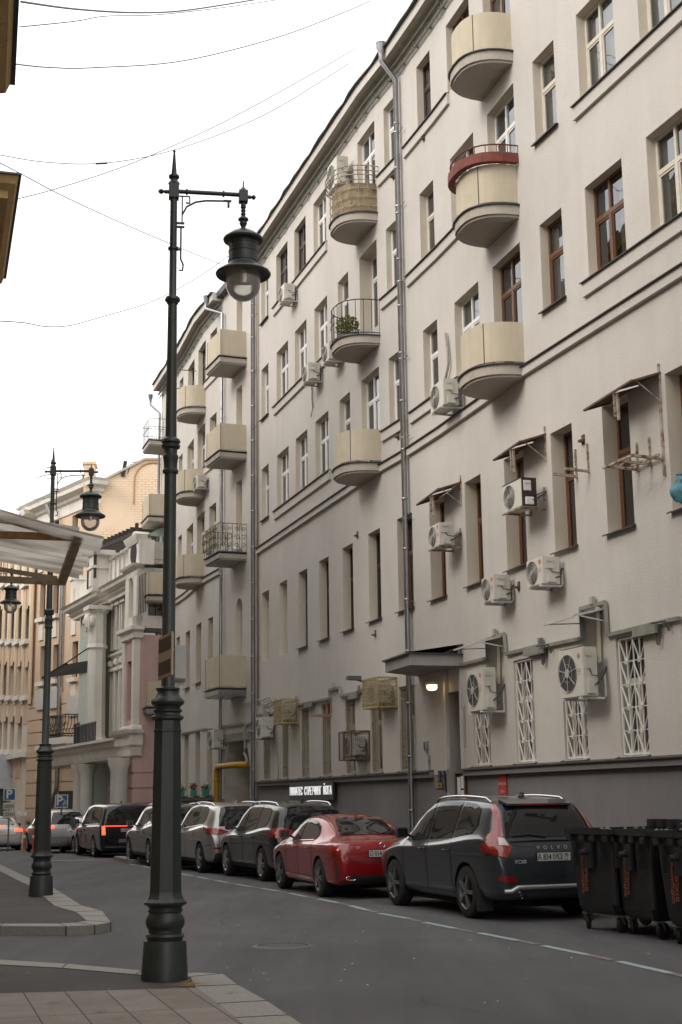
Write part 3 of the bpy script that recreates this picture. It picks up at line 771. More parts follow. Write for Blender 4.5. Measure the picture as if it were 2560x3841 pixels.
for t,x,y in ((15,1340,460),(15,130,690),(14,1540,250)):
    m.nx(); u,z=wt(t,x,y); m.tube([P3(u-.03,z+.1,.06),P3(u-.02,z-.22,.07),P3(u+.03,z-.25,.07),P3(u+.08,z-.05,.06),P3(u+.07,z+.1,.06)],.013,6)
for t,x,y in ((15,1420,400),(15,190,640)):
    m.nx(); u,z=wt(t,x,y); m.tube([P3(u-.2,z+.04,.2),P3(u+.1,z+.04,.12),P3(u+.12,z-.12,.06)],.016,6)
build_each(m,'cable_loop',acd,bld)
# vent flap, hooks and lamps stubs on the wall
m=MB()
for t,x,y in ((9,1085,255),(9,1250,1165),(5,655,1810),(4,290,1615),(4,570,1262),(6,335,85),(3,662,115),(3,70,1460),(7,1418,870)):
    m.nx(); u,z=wt(t,x,y); m.at(fr(u,z,.0)); m.box(-.05,.05,-.10,0,-.06,-.02); m.box(-.05,.05,-.02,.0,-.1,.08)
m.at(None); build_each(m,'wall_hook',rustd,bld)
m=MB(); u,z=wt(14,665,1055); m.at(fr(u,z,.004)); m.box(-.16,.16,-.01,.0,-.45,.45); m.build('patch',mat('patch_grey',(.36,.33,.30),.9),bld)
# ===== stair bay and far section
far=empty('apartment_building',Matrix.Identity(4),'farther section of the pale grey block with square tan balconies, behind the near lamp post','apartment building')
ops=[];wins=[]
for z0,z1 in ((18.4,20.1),(14.75,16.6),(11.2,13.06)): ops.append((-2.6,-1.9,z0,z1,.5,'b'))
ops.append((-2.62,-1.85,6.35,8.75,.3,'ba'))
ops.append((-3.9,-.95,-.9,4.0,2.2,'a'))
for z0,z1 in ((Z5,T5),(Z4,T4),(Z3,T3)):
    for c in ((-6.22,-5.22),(-8.44,-6.9),(-10.94,-9.36),(-12.85,-12.0),(-15.3,-14.2)):
        wd=c[1]-c[0]; dd=c[0]==-8.44
        ops.append((*c,z0-(.62 if dd else 0),z1,.19,'')); wins.append((*c,z0-(.62 if dd else 0),z1,.19,oldf if z0!=Z5 else darkf,'D' if dd else ('N' if wd<1.05 else 'T'),None,not dd,None))
for c in ((-6.3,-5.57),(-8.45,-7.3),(-10.98,-9.9),(-12.94,-12.2),(-15.2,-14.3)):
    ops.append((*c,6.22,8.52,.4,'')); wins.append((*c,6.22,8.52,.4,oldf,'N',False,True,None))
for c in ((-6.35,-5.55),(-8.45,-7.4),(-11.05,-9.98),(-13.0,-12.2)):
    ops.append((*c,1.9,4.33,.4,'')); wins.append((*c,1.9,4.33,.4,oldf,'N',False,True,None))
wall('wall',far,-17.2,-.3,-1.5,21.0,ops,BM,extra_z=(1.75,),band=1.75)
for k,wv in enumerate(wins): window(far,wv[0],wv[1],wv[2],wv[3],wv[4],wv[5],wv[6],wv[7],wv[8],wv[9],seed=k+200)
shell(far,-17.2,-.3,20.97)
L=MB()
for (a,b,z) in ((-6.9,-4.6,Z5),(-6.9,-4.6,Z4)): L.nx(); ledge(L,a,b,z-.01,.3)
build_each(L,'sill_ledge',SM,far)
L=MB(); ledge(L,-17.2,-4.45,10.20,.22,.09); L.build('string_course',SM,far)
L=MB(); ledge(L,-17.2,-4.5,1.83,.12,.14); L.build('plinth_ledge',[mat('pale_sill',(.45,.43,.40),.8),tinm],far)
eaves(far,-17.2,-4.42)
m=MB(); a,b=P3(-4.42,20.9,.0),P3(-.3,20.9,.0)
m.bar(a,b,.5,.25); m.build('parapet_coping',tinm,far)
for z in (17.17,13.64,9.98):
    if z!=9.98: balcony(far,-3.15,-1.36,z,'square',p=1.02,zh=1.03)
bal,o=balcony(far,-3.15,-1.36,9.98,'square',panel='none',p=1.02)
def scr2(mb,o,z0,h):
    rr=random.Random(2); w=o[2][0]
    for side in ((o[2],o[3]),(o[1],o[2]),(o[0],o[1])):
        (x0,y0),(x1,y1)=side; ln=math.dist(*side); k=max(1,round(ln/.45))
        for j in range(k):
            for s in (-1,1):
                for zc,r0 in ((.25,.09),(.52,.11),(.80,.08)):
                    pts=[]
                    cx=(j+.5+s*.24)/k
                    for q in range(14):
                        a=q*.55; r=r0*(1-q/18)
                        f=cx+s*r*math.cos(a)/ln
                        f=min(1,max(0,f))
                        bulge=.10*math.sin(math.pi*min(1,max(0,zc*.9)))
                        ox=bulge if x0==x1 and x0>0 else (-bulge if x0==x1 else 0); oy=-bulge if y0==y1 else 0
                        pts.append((x0+(x1-x0)*f+ox,y0+(y1-y0)*f+oy,z0+zc*h+r*math.sin(a)))
                    mb.tube(pts,.011,4)
            f=(j+.5)/k; mb.tube([(x0+(x1-x0)*f,y0+(y1-y0)*f,z0+.05),(x0+(x1-x0)*f,y0+(y1-y0)*f,z0+h*.95)],.010,4)
            for fz in (.1,.4,.7): mb.lathe([(0,-.05),(.025,0),(0,.05)],6,c=(x0+(x1-x0)*f,y0+(y1-y0)*f,z0+fz*h+.1))
railing(bal,o,goldi,h=1.05,n=22,zs=(.04,1.0),t=.020,z0=.25,scroll=scr2)
m=MB()
rr=random.Random(4)
for k in range(7):
    m.nx(); x,y=rr.uniform(-.7,.7),rr.uniform(-.8,-.15); s=rr.uniform(.12,.2); m.lathe([(0,.27),(s,.3),(s*1.1,.42),(s*.6,.55),(0,.6)],7,c=(x,y,0))
build_each(m,'stored_bag',mat('bag_white',(.5,.5,.52),.6,nscale=7,namt=.4),bal)
balcony(far,-3.2,-1.38,5.22,'square',p=1.0,zh=1.15,metal=True)
for z in (16.80,13.36,9.95): balcony(far,-8.6,-6.84,z,'round',zh=.92)
for z in (13.85,10.3): balcony(far,-16.3,-14.5,z,'square',p=1.02,zh=1.03)
balcony(far,-16.3,-14.5,5.4,'square',p=1.0,zh=1.15,metal=True)
bal,o=balcony(far,-16.3,-14.5,17.35,'square',panel='none',p=1.02); railing(bal,o,iron,h=1.0,n=20,zs=(.06,.62,1.0),z0=.25)
drain(far,-4.05,r=.06,zt=20.9,zb=3.5,uo=-.9); pipe_path([P3(-4.05,3.5,.13),P3(-4.05,.2,.13)],.07,'drainpipe',far)
drain(far,-16.95,r=.06,zt=20.4,uo=-.3)
m=MB(); m.bar(P3(-10.6,18.9,.0),P3(-10.6,18.9,1.0),.03); m.nx(); m.bar(P3(-8.9,19.2,.0),P3(-8.9,19.2,.9),.03); build_each(m,'flag_rod',rustd,far)
m=MB(); m.at(fr(-8,19.9,-2.5)); m.box(-.6,.6,-.5,.5,.9,2.6); m.box(-.68,.68,-.58,.58,2.6,2.7); m.nx(); m.at(fr(-13,19.9,-2.5)); m.box(-.5,.5,-.4,.4,.9,2.4); m.at(None); build_each(m,'chimney',cream,far)
m=duct(12,[(570,1740),(610,1725),(880,1670),(890,1690)]); m.build('cable_duct',greyst,far)
m=duct(12,[(1020,1650),(1330,1610),(1340,1630),(1400,1610)]); m.build('cable_duct',greyst,far)
m=MB().at(fr(-3.9,4.1,.03,-.95)); m.box(-1.5,1.5,-.06,.0,-.38,-.1); m.build('gate_lintel',greyst,far)
# wooden gate leaf deep in the archway
m=MB().at(fr(-3.9,0,-1.6,-.95)); m.box(-1.5,1.5,0,.05,-1,1.75); m.build('gate_leaf',mat('gate_board',(.06,.048,.04),.8),far)

# pavement along the facade with its kerb, and the kerb bulge farther on
us=[-16.8]+[u for u in PU if -16.8<u<34]+[34]
A=[P3(u,0,2.0) for u in us]; I=[P3(u,0,1.75) for u in us]; W_=[P3(u,0,-.05) for u in us]
o_=[(a.x,a.y) for a in A]; i_=[(a.x,a.y) for a in I]; kerb('kerb',o_,i_)
grid_sheet('pavement',i_+[(a.x,a.y) for a in W_][::-1],.116,asph2)
B=[(-4.2,46.8),(-7.35,45.7),(-6.35,42.1),(-3.0,41.3)]; Bi=[(-4.2,46.5),(-7.0,45.45),(-6.1,42.35),(-3.0,41.6)]
kerb('kerb',B,Bi); grid_sheet('pavement',Bi,.114,asph2)
# ================= air conditioners and other things on the facade
def text_mesh(txt,size,depth=.004,align='CENTER',spacing=1.0,bold=0):
    cu=bpy.data.curves.new('t','FONT'); cu.body=txt; cu.size=size; cu.extrude=depth; cu.align_x=align; cu.align_y='CENTER'; cu.space_character=spacing; cu.offset=bold; cu.resolution_u=3
    o=bpy.data.objects.new('t',cu); COL.objects.link(o)
    dg=bpy.context.evaluated_depsgraph_get(); me=bpy.data.meshes.new_from_object(o.evaluated_get(dg)); bpy.data.objects.remove(o); bpy.data.curves.remove(cu); return me
TXT=Matrix(((1,0,0,0),(0,0,-1,0),(0,1,0,0),(0,0,0,1)))   # text facing -y (out of a wall frame)
def text(name,txt,size,m,parent,M,sx=1,**k):
    me=text_mesh(txt,size,**k); me.materials.clear(); me.materials.append(m)
    return link(name,me,parent,M@TXT@Matrix.Diagonal((sx,1,1,1)))
ACM={}
def ac(u,z,label,w=.66,h=.52,d=.36,o=.46,style='spiral',cage=None,br='white',brown=False,logo=False,group='air conditioning units on the facade'):
    M=fr(u-w/2,z,0)
    e=empty('air_conditioner',M,label,'air conditioner',group)
    key=(w,h,d,style,brown,br,logo)
    y0=-(o+d*.0)-.0; yb=-(o-d)   # front and back planes
    if (key,'b') not in ACM:
        b=MB(); b.box(-w/2,w/2,-o,-o+d,.04,h+.04); body=b.mesh('body',acw if not brown else [acw],bevel=.012)
        g=MB(); cx=-w*.14; R=min(h,.9*w)*.42; cz=.04+h*.5; y=-o-.004
        g.lathe([(R,.0),(R,.012),(R*.94,.016)],28,c=(cx,-o-.018,cz),axis='y',cap=False)
        fanb=MB(); fanb.lathe([(0,0),(R,0)],28,c=(cx,-o-.003,cz),axis='y',cap=False)
        if style=='spiral':
            for k in range(1,8): 
                r=R*k/8; g.tube([(cx+r*math.cos(a*.3927),-o-.012,cz+r*math.sin(a*.3927)) for a in range(16)],.0045,4,closed=True)
            for k in range(4): g.bar((cx,-o-.01,cz),(cx+R*math.cos(k*1.57+.5),-o-.01,cz+R*math.sin(k*1.57+.5)),.008)
            g.lathe([(0,-.02),(R*.16,-.02),(R*.16,0)],12,c=(cx,-o-.004,cz),axis='y',cap=False)
        else:
            for k in range(7): g.bar((cx,-o-.012,cz),(cx+R*math.cos(k*.8976+.2),-o-.012,cz+R*math.sin(k*.8976+.2)),.012)
            g.tube([(cx+R*.5*math.cos(a*.3927),-o-.010,cz+R*.5*math.sin(a*.3927)) for a in range(16)],.004,4,closed=True)
            g.lathe([(0,-.02),(R*.24,-.02),(R*.24,0)],14,c=(cx,-o-.004,cz),axis='y',cap=False)
        s=MB(); x=w/2
        s.box(x,x+.018,-o+d*.12,-o+d*.62,.04+h*.55,.04+h*.92); s.box(x+.018,x+.03,-o+d*.16,-o+d*.58,.04+h*.80,.04+h*.88)
        s.nx(); s.box(x,x+.055,-o+d*.22,-o+d*.72,.04+h*.05,.04+h*.32)
        ACM[key,'b']=body; ACM[key,'f']=fanb.mesh('fan',acd); ACM[key,'g']=g.mesh('fan_grille',acg,smooth=40); sb=build_each(s,'valve_cover',acw if not brown else whitef,bevel=.006); ACM[key,'s']=[q.data for q in sb]; [bpy.data.objects.remove(q) for q in sb]
        k=MB(); t=.035
        for x in (-w*.36,w*.36):
            k.nx(); k.box(x-t/2,x+t/2,-o-.03,0,.0,.036); k.box(x-t/2,x+t/2,-.03,0,.0,.46)
            k.bar((x,-.03,.02 if br=='white' else .33),(x,-o*.62,.02),.02)
        if br!='white': k.box(-w*.5,w*.5,-o-.03,-o,.0,.03)
        kb=build_each(k,'bracket',whitef if br=='white' else rust); ACM[key,'k']=[q.data for q in kb]; [bpy.data.objects.remove(q) for q in kb]
        h_=MB(); h_.tube([(w/2+.02,-o+d*.4,.04+h*.56),(w/2+.05,-o+d*.5,.04+h*.42),(w/2+.03,-o+d*.95,.04+h*.40),(w/2-.02,-.08,.04+h*.55)],.010,5)
        h_.tube([(w/2+.04,-o+d*.6,.04+h*.2),(w/2+.05,-o+d*.95,.04+h*.28),(w/2-.02,-.06,.04+h*.5),(w/2-.06,-.01,.04+h*.6)],.018,6)
        ACM[key,'h']=h_.mesh('hose',acd,smooth=60)
        if logo:
            l=MB(); lx=w*.33
            for q in range(6): a=q*math.pi/3; l.prism([(lx+.032*math.cos(a)+.016*math.cos(b_),.04+h*.82+.032*math.sin(a)+.016*math.sin(b_)) for b_ in [j*math.pi/3 for j in range(6)]],-o-.004,-o-.001)
            for q in range(3): l.prism([(lx-.05,.04+h*(.55-q*.05)),(lx+.05,.04+h*(.55-q*.05)),(lx+.05,.04+h*(.56-q*.05)),(lx-.05,.04+h*(.56-q*.05))],-o-.004,-o-.001)
            ACM[key,'l']=l.mesh('logo',red)
        if brown:
            l=MB(); l.box(w/2-.001,w/2+.006,-o+.004,-o+d-.004,.044,h+.036); l.box(-w/2,w/2+.004,-o-.004,-o+d,h+.036,h+.052); ACM[key,'l']=l.mesh('side_panel',mat('dark_brown_metal',(.045,.025,.02),.5,nscale=6,namt=.4))
    body=link('body',ACM[key,'b'],e); link('fan',ACM[key,'f'],body); link('fan_grille',ACM[key,'g'],body); [link('valve_cover',q,body) for q in ACM[key,'s']]
    if (key,'l') in ACM: link('logo' if logo else 'side_panel',ACM[key,'l'],body)
    [link('bracket',q,e) for q in ACM[key,'k']]; link('hose',ACM[key,'h'],e)
    if cage:
        c=MB(); cw,chh,cdp,col,kind=cage; X0,X1=-cw/2,cw/2; Y0=-cdp; Z0,Z1=-.06,chh-.06; t=.03
        for x in (X0,X1):
            for y in (Y0,-.02): c.bar((x,y,Z0),(x,y,Z1),t)
            for z in (Z0,Z1): c.bar((x,Y0,z),(x,-.02,z),t)
        for z in (Z0,Z1): c.bar((X0,Y0,z),(X1,Y0,z),t); c.bar((X0,-.02,z),(X1,-.02,z),t)
        if kind=='ring':
            n=7; m_=int(cw/.12)
            for i in range(n):
                z=Z0+(Z1-Z0)*(i+.5)/n; 
                c.bar((X0,Y0,z+.045),(X1,Y0,z+.045),.012); c.bar((X1,Y0,z+.045),(X1,0,z+.045),.012); c.bar((X0,Y0,z+.045),(X0,0,z+.045),.012)
                for j in range(5):
                    y=Y0+(-.02-Y0)*(j+.5)/5
                    for xx in (X1,X0): c.tube([(xx,y+.042*math.cos(a),z+.042*math.sin(a)) for a in [q*math.pi/3 for q in range(6)]],.008,4,closed=True)
                for j in range(m_):
                    x=X0+(X1-X0)*(j+.5)/m_; c.tube([(x+.05*math.cos(a),Y0,z+.042*math.sin(a)) for a in [q*math.pi/3 for q in range(6)]],.008,4,closed=True)
        else:
            for i in range(16):
                z=Z0+(Z1-Z0)*i/15; c.bar((X0,Y0,z),(X1,Y0,z),.005); c.bar((X1,Y0,z),(X1,0,z),.005)
            for i in range(20):
                x=X0+(X1-X0)*i/19; c.bar((x,Y0,Z0),(x,Y0,Z1),.005)
            for i in range(10):
                y=Y0*(1-i/9); c.bar((X1,y,Z0),(X1,y,Z1),.005)
            c.bar((X0+cw*.45,Y0-.02,Z0-.02),(X0+cw*.45,Y0-.02,Z1+.02),.05)
        c.build('cage',col,e)
    return e
ycage=mat('cage_yellow',(.40,.32,.17),.75,nscale=7,namt=.3,grime=(8,.6,(.2,.1,.04)))
ac(19.85,3.37,'large white single fan air conditioner between the doorway and the first uncovered white grille',w=.88,h=.86,d=.28,o=.5,style='fan',logo=True)
ac(24.1,3.34,'large white single fan air conditioner covering the top of a grilled window, nearest the viewer',w=.88,h=.86,d=.28,o=.5,style='fan',logo=True)
ac(20.5,5.52,'small white air conditioner with red logo, left of the two below the hooded windows',logo=True)
ac(22.68,5.52,'small white air conditioner with red logo, right of the two below the hooded windows',logo=True)
ac(17.72,7.12,'small white air conditioner on a rusty frame under the leftmost rusty hood',br='rust',o=.55,logo=True)
ac(22.15,7.10,'white air conditioner with dark brown side panel on a rusty frame under a hood',w=.84,h=.55,d=.32,o=.56,br='rust',brown=True)
ac(18.15,10.23,'grimy white air conditioner tucked beside the lowest rounded balcony',w=.85,h=.62,o=.52)
ac(7.75,13.88,'white air conditioner with a thin wire hanging down from it',w=.68,h=.54)
ac(9.80,13.88,'white air conditioner half hidden by the black railed balcony slab',w=.68,h=.54)
ac(10.85,18.75,'tall white air conditioner fixed high above the reed covered balcony',w=.9,h=.86,d=.34,o=.5,br='rust')
ac(5.1,17.35,'white air conditioner just right of the street lamp globe, under the top windows',w=.68,h=.54)
ac(2.25,3.60,'weathered white air conditioner low down between the tall drainpipe and the left cage',w=.85,h=.66,br='rust')
ac(-6.25,13.60,'white air conditioner with a pale hose beside a rounded balcony, near the lamp post',w=.68,h=.54)
ac(-3.75,3.50,'grey weathered air conditioner beside the gateway arch',w=.8,h=.66)
ac(4.72,4.02,'air conditioner inside a yellow ring pattern cage, left one near the tall drainpipe',cage=(1.0,.72,.52,ycage,'ring'),br='rust',o=.45)
ac(13.28,3.95,'air conditioner inside a yellow ring pattern cage, right one beside the entrance canopy',cage=(1.0,.72,.52,ycage,'ring'),br='rust',o=.45)
ac(11.27,2.74,'air conditioner inside a dark rusty mesh cage in front of the barred windows',cage=(1.05,.72,.5,rustd,'mesh'),br='rust',o=.42,w=.7,h=.5)
# rusty hoods over the second floor units
def hood(ua,ub,z,label,group='rusty metal hoods over the second floor windows'):
    ua+=.55; M=fr(ua,z,0,ub); w=(pu(ub)-pu(ua)).length; e=empty('metal_hood',M,label,'hood',group)
    m=MB(); 
    m.poly([(-w/2,-.55,-.16),(w/2*.2,-.55,-.14),(w/2*.2,.0,.05),(-w/2,.0,.03)]); m.poly([(w/2*.15,-.55,-.10),(w/2,-.52,-.08),(w/2,0,.10),(w/2*.15,0,.08)])
    for a,b in (((-w/2,-.55,-.17),(w/2,-.55,-.09)),((-w/2,-.55,-.17),(-w/2,0,.02)),((w/2,-.52,-.09),(w/2,0,.09))): m.bar(a,b,.035)
    m.build('sheet',rustd,e,norm=False)
    m=MB(); x=w*.12; m.bar((x,-.53,-.14),(x,-.53,-.55),.05,.02); m.nx(); m.bar((x+.05,-.50,-.14),(x+.05,-.50,-.62),.04); m.nx(); m.bar((w/2-.02,-.01,.25),(w/2-.02,-.01,-.45),.04); m.bar((w/2-.02,-.02,-.40),(w/2-.02,-.45,-.1),.02)
    build_each(m,'strut',rust,e)
hood(15.78,17.75,8.52,'rusty hood over a window nearest the long drainpipe, leftmost of three')
hood(20.35,22.17,8.50,'rusty hood above the air conditioner with dark brown side panel')
hood(24.1,26.28,8.52,'rusty hood above empty bracket arms, nearest the right edge')
def arms(u,z,label,n=2,w=.45,d=.5,m=rust,extra=False,h=.5):
    M=fr(u,z,0); e=empty('wall_bracket',M,label,'bracket','empty metal brackets on the facade')
    k=MB()
    for i in range(n):
        x=-w/2+w*i/(max(1,n-1)) if n>1 else 0
        k.bar((x,-d,0),(x,0,-.02),.045); k.bar((x,-.01,-.05),(x,-.01,h),.06,.03)
    if extra:
        k.bar((-w/2-.15,-d,.0),(w/2,-d,.0),.04); k.bar((-w/2-.1,-.1,.05),(w/2,-.1,.05),.04); k.bar((w/2,-.01,-.3),(w/2,-.01,.95),.05)
        k.bar((-w/2,-d*.6,.02),(-w/2,0,.3),.03)
    k.build('arm',m,e)
arms(23.55,7.5,'pair of orange rusty bracket arms left bare between two tall brown windows')
arms(25.85,7.15,'large empty rusty frame below the rightmost hood',extra=True,d=.62,h=.45,w=.8,n=3)
arms(8.0,4.0,'single rusty red bracket bar in front of a barred window',n=2,d=.5,w=.4,m=mat('rust_pale',(.34,.20,.13),.8,nscale=8,namt=.3),h=.45)
def shelf(u,z,label):
    M=fr(u,z,0); e=empty('rain_hood',M,label,'rain hood','white rain hoods above the large air conditioners')
    m=MB(); m.poly([(-.55,-.75,-.16),(.35,-.62,-.10),(.35,0,.05),(-.55,0,.05)]); m.bar((-.55,-.76,-.17),(.35,-.63,-.11),.03); m.bar((.34,-.62,-.1),(.34,0,.05),.03,.04); m.bar((-.5,-.75,-.16),(-.5,0,-.12),.02); m.bar((.34,-.5,-.1),(.34,0,-.18),.025)
    m.build('sheet',mat('white_tin',(.5,.5,.5),.5,nscale=5,namt=.12),e,norm=False)
u,z=wt(14,1100,110); shelf(u-.35,z-.02,'white tin rain hood above the large air conditioner by the doorway')
u,z=wt(15,760,245); shelf(u-.35,z-.02,'white tin rain hood above the large air conditioner nearest the viewer')
m=MB()
for t,a,b in ((14,(1060,200),(1065,600)),(15,(705,215),(725,800))):
    m.nx(); p=wt(t,*a); q=wt(t,*b); m.bar(P3(*p,.05),P3(*q,.05),.10,.06)
build_each(m,'pipe_cover',mat('yellowed_white',(.50,.45,.33),.6,nscale=4,namt=.1),bld)
# flex hose and hanging wires
e=empty('flexible_hose',fr(17.0,10.9,.05),'corrugated grey hose running up the wall from the grimy air conditioner','hose')
pts=[wt(5,*p) for p in ((780,1555),(800,1480),(818,1390),(812,1290),(797,1180),(790,1105))]; IM=fr(17.0,10.9,.05).inverted()
MB().tube([IM@P3(u,z,.07) for u,z in pts],.035,8).build('hose',mat('foil_hose',(.33,.29,.25),.5,nscale=20,namt=.4),e,smooth=50)
e=empty('hanging_wire',fr(7.3,13.8,.05),'thin double wire dangling down the wall below an air conditioner','wire'); IM=fr(7.3,13.8,.05).inverted()
pts=[wt(8,*p) for p in ((672,840),(678,900),(678,980),(685,1060),(668,1140))]
MB().tube([IM@P3(u,z,.05) for u,z in pts],.012,5).tube([IM@P3(u+.05,z,.04) for u,z in pts[:4]],.008,5).build('strand',acd,e)
# teal bag hanging at the right edge
u,z=wt(3,1568,640); e=empty('teal_bag',fr(u+.42,z-.22,.30),'crumpled teal plastic bag hanging by the window at the right edge','bag')
m=MB(); m.lathe([(0,-.2),(.10,-.18),(.17,-.08),(.18,.0),(.13,.08),(.07,.12),(.05,.15),(.07,.22),(.03,.26),(0,.26)],12,c=(0,0,.2))
rb=random.Random(3); m.v=[(x+rb.uniform(-.028,.028),y+rb.uniform(-.028,.028),z+rb.uniform(-.02,.02)) for x,y,z in m.v]; o=m.build('bag',mat('teal_plastic',(.06,.20,.24),.35,nscale=8,namt=.4,bump=1,bscale=9),e,smooth=60)
# yoga studio sign
u0,z0=wt(13,492,1000); u1,z1=wt(13,858,995)
blk=mat('sign_black',(.02,.02,.022),.5); wht=mat('sign_white_glow',(.85,.85,.85),.5,emit=((1,1,1),.25))  # lettering given a faint glow of its own to read brighter
ub,_=wt(13,875,1000); M=fr(u0-.02,z0-.0,.14,ub); w_=(pu(ub)-pu(u0)).length
e=empty('studio_sign',M,'black sign board with white lettering for pilates, stretching and yoga on the dark plinth','sign')
MB().box(-w_/2-.05,w_/2+.04,-.01,.05,-.24,.27).build('board',blk,e)
text('lettering','ПИЛАТЕС  СТРЕТЧИНГ  ЙОГА',.33,wht,e,Matrix.Translation((-.05,-.02,.02)),sx=.62,depth=.012,bold=.0,spacing=1.08)
o=e.children[-1]; 
import builtins
bb=[v.co.x for v in o.data.vertices]; sx=(w_*.98)/(max(bb)-min(bb)); o.matrix_local=Matrix.Translation((-.02,-.02,.0))@TXT@Matrix.Diagonal((sx,1,1,1))
# red danger notice, notice board, brass plate, intercoms
u,z=wt(14,1090,1645); e=empty('warning_notice',fr(u,z,.02),'red paper notice with white writing on the grey plinth behind the dark grey car','notice')
MB().box(-.21,.21,-.006,0,-.27,.27).build('paper',mat('notice_red',(.42,.03,.03),.7,nscale=9,namt=.15),e)
for i,(t,s) in enumerate((('ОСТОРОЖНО',.072),('ОПАСНАЯ',.085),('ЗОНА',.085))): text('lettering',t,s,mat('print_white',(.55,.5,.48),.7),e,Matrix.Translation((0,-.01,(.19,-.02,-.17)[i])),depth=.001)
u,z=wt(14,660,1690); e=empty('notice_board',fr(u,z,.03),'brown framed notice board with papers beside the doorway','notice board')
m=MB(); 
for a in ((-.3,-.25,-.35,.35),(.25,.3,-.35,.35),(-.25,.25,.3,.35),(-.25,.25,-.35,-.3)): m.box(a[0],a[1],-.04,0,a[2],a[3])
m.build('frame',brownf,e); m=MB(); m.box(-.2,-.02,-.012,-.006,-.15,.22); m.nx(); m.box(.02,.2,-.012,-.006,-.02,.24); m.nx(); m.box(.0,.18,-.012,-.006,-.26,-.06); build_each(m,'paper',whitef,e); MB().box(-.25,.25,-.005,0,-.3,.3).build('backing',darksheet,e)
MD=fr(15.2,1.9,.16)
u,z=wt(14,420,1640); e=empty('brass_plate',fr(u,z,.02),'small brass plate with an arrow left of the entrance door','plate')
MB().box(-.2,.2,-.01,0,-.12,.12).build('plate',mat('brass',(.42,.31,.13),.4,metal=.5),e); MB().bar((-.1,-.013,-.06),(.12,-.013,-.06),.012).bar((.12,-.013,-.06),(.07,-.013,-.03),.01).bar((.12,-.013,-.06),(.07,-.013,-.09),.01).bar((-.1,-.013,.05),(.1,-.013,.05),.008).bar((-.12,-.013,0),(.12,-.013,0),.008).build('arrow',acd,e)
for i,(x,y) in enumerate(((438,1575),(483,1575),(490,1660))):
    u,z=wt(14,x,y); e=empty('intercom',fr(u,z,.02),('left black intercom panel by the entrance door','right black intercom panel touching the door edge','lower black intercom box with a handset by the door')[i],'intercom')
    MB().box(-.06,.06,-.04,0,-.13,.13).build('case',acd,e,bevel=.006); MB().lathe([(0,-.048),(.03,-.046),(.03,-.04)],10,c=(0,0,.06),axis='y',cap=False).lathe([(0,-.048),(.018,-.046),(.018,-.04)],8,c=(0,0,-.06),axis='y',cap=False).build('button',zinc,e)
m=MB(); blue=mat('plate_blue',(.06,.09,.2),.5)
for x,y,w_,h_ in ((282,1255,.13,.11),(296,1310,.04,.09),(317,1430,.05,.16)):
    m.nx(); u,z=wt(14,x,y); m.at(fr(u,z,.01)); m.box(-w_,w_,-.01,0,-h_,h_); 
m.at(None); build_each(m,'number_plate',mat('plate_grey',(.30,.30,.31),.5),bld)
m=MB()
for x,y,w_,h_ in ((268,1255,.035,.09),(296,1310,.02,.05),(317,1420,.025,.06)):
    m.nx(); u,z=wt(14,x,y); m.at(fr(u,z,.024)); m.box(-w_,w_,-.004,0,-h_,h_)
m.at(None); build_each(m,'number_mark',blue,bld)
# security camera on the wall
u,z=wt(13,1150,8)
def seccam(u,z,label):
    e=empty('security_camera',fr(u,z,0),label,'camera'); MB().bar((0,0,-.1),(0,-.22,-.04),.04).box(-.05,.05,-.02,0,-.18,-.02).build('arm',acd,e); MB().box(-.09,.09,-.5,-.12,-.05,.06).build('housing',mat('cam_grey',(.10,.10,.10),.5),e,bevel=.01)
u,z=wt(9,1150,1580); seccam(u,z,'dark security camera under the entrance canopy level, above the barred windows')
# flower boxes on the far sill, yellow gas pipe, potted plant
teal=mat('teal_box',(.03,.20,.17),.6); leaf=mat('leaf',(.05,.085,.03),.8,nscale=20,namt=.5); flw=mat('flower_white',(.7,.68,.62),.7); flr=mat('flower_red',(.4,.02,.03),.7)
def foliage(m,c,r,n,s,rr,flat=.8):
    for i in range(n):
        v=Vector((rr.gauss(0,1),rr.gauss(0,1),rr.gauss(0,1))).normalized()*r*rr.random()**.4; v.z*=flat; q=Vector(c)+v
        a=Vector((rr.uniform(-1,1),rr.uniform(-1,1),rr.uniform(-1,1))).normalized(); b=a.orthogonal().normalized()
        m.poly([q-a*s,q+b*s*.5,q+a*s,q-b*s*.5])
rr=random.Random(11)
g=lambda x,y: wp(560+x/2.036,2700+y/2.036)
for i,(x,y,fm,lb) in enumerate(((282,495,flw,'teal box of mixed plants on the far sill, nearest the lamp post'),(377,492,flr,'teal box with red flowers on the far sill, middle of three'),(468,490,flw,'teal box with tall white flowers on the far sill'))):
    u,z=g(x,y); e=empty('flower_box',fr(u,1.86,.18,half=.3),lb,'flower box','teal flower boxes on the sill')
    MB().box(-.2,.2,-.1,.1,0,.22).build('box',teal,e,bevel=.01)
    m=MB(); foliage(m,(0,0,.32),.18,90,.045,rr); m.build('plant',leaf,e,norm=False); m=MB(); foliage(m,(0,-.02,.42),.16,36,.04,rr,.6); m.build('flowers',fm,e,norm=False)
yel=mat('gas_yellow',(.42,.22,.015),.45,nscale=4,namt=.12)
e=empty('gas_pipe',fr(-3.9,0,.25,half=.3),'thick yellow gas pipe rising from the pavement and bending across the archway','gas pipe'); IM=fr(-3.9,0,.25,half=.3).inverted()
pts=[P3(-3.85,-.5,.32),P3(-3.85,2.6,.32)]+[P3(-3.85+.28*(1-math.cos(a)),2.6+.28*math.sin(a),.32) for a in (.4,.8,1.2,1.57)]+[P3(-1.15,2.88,.32),P3(-1.1,2.88,.0)]
MB().tube([IM@p for p in pts],.105,12).build('pipe',yel,e,smooth=60)
m=MB(); 
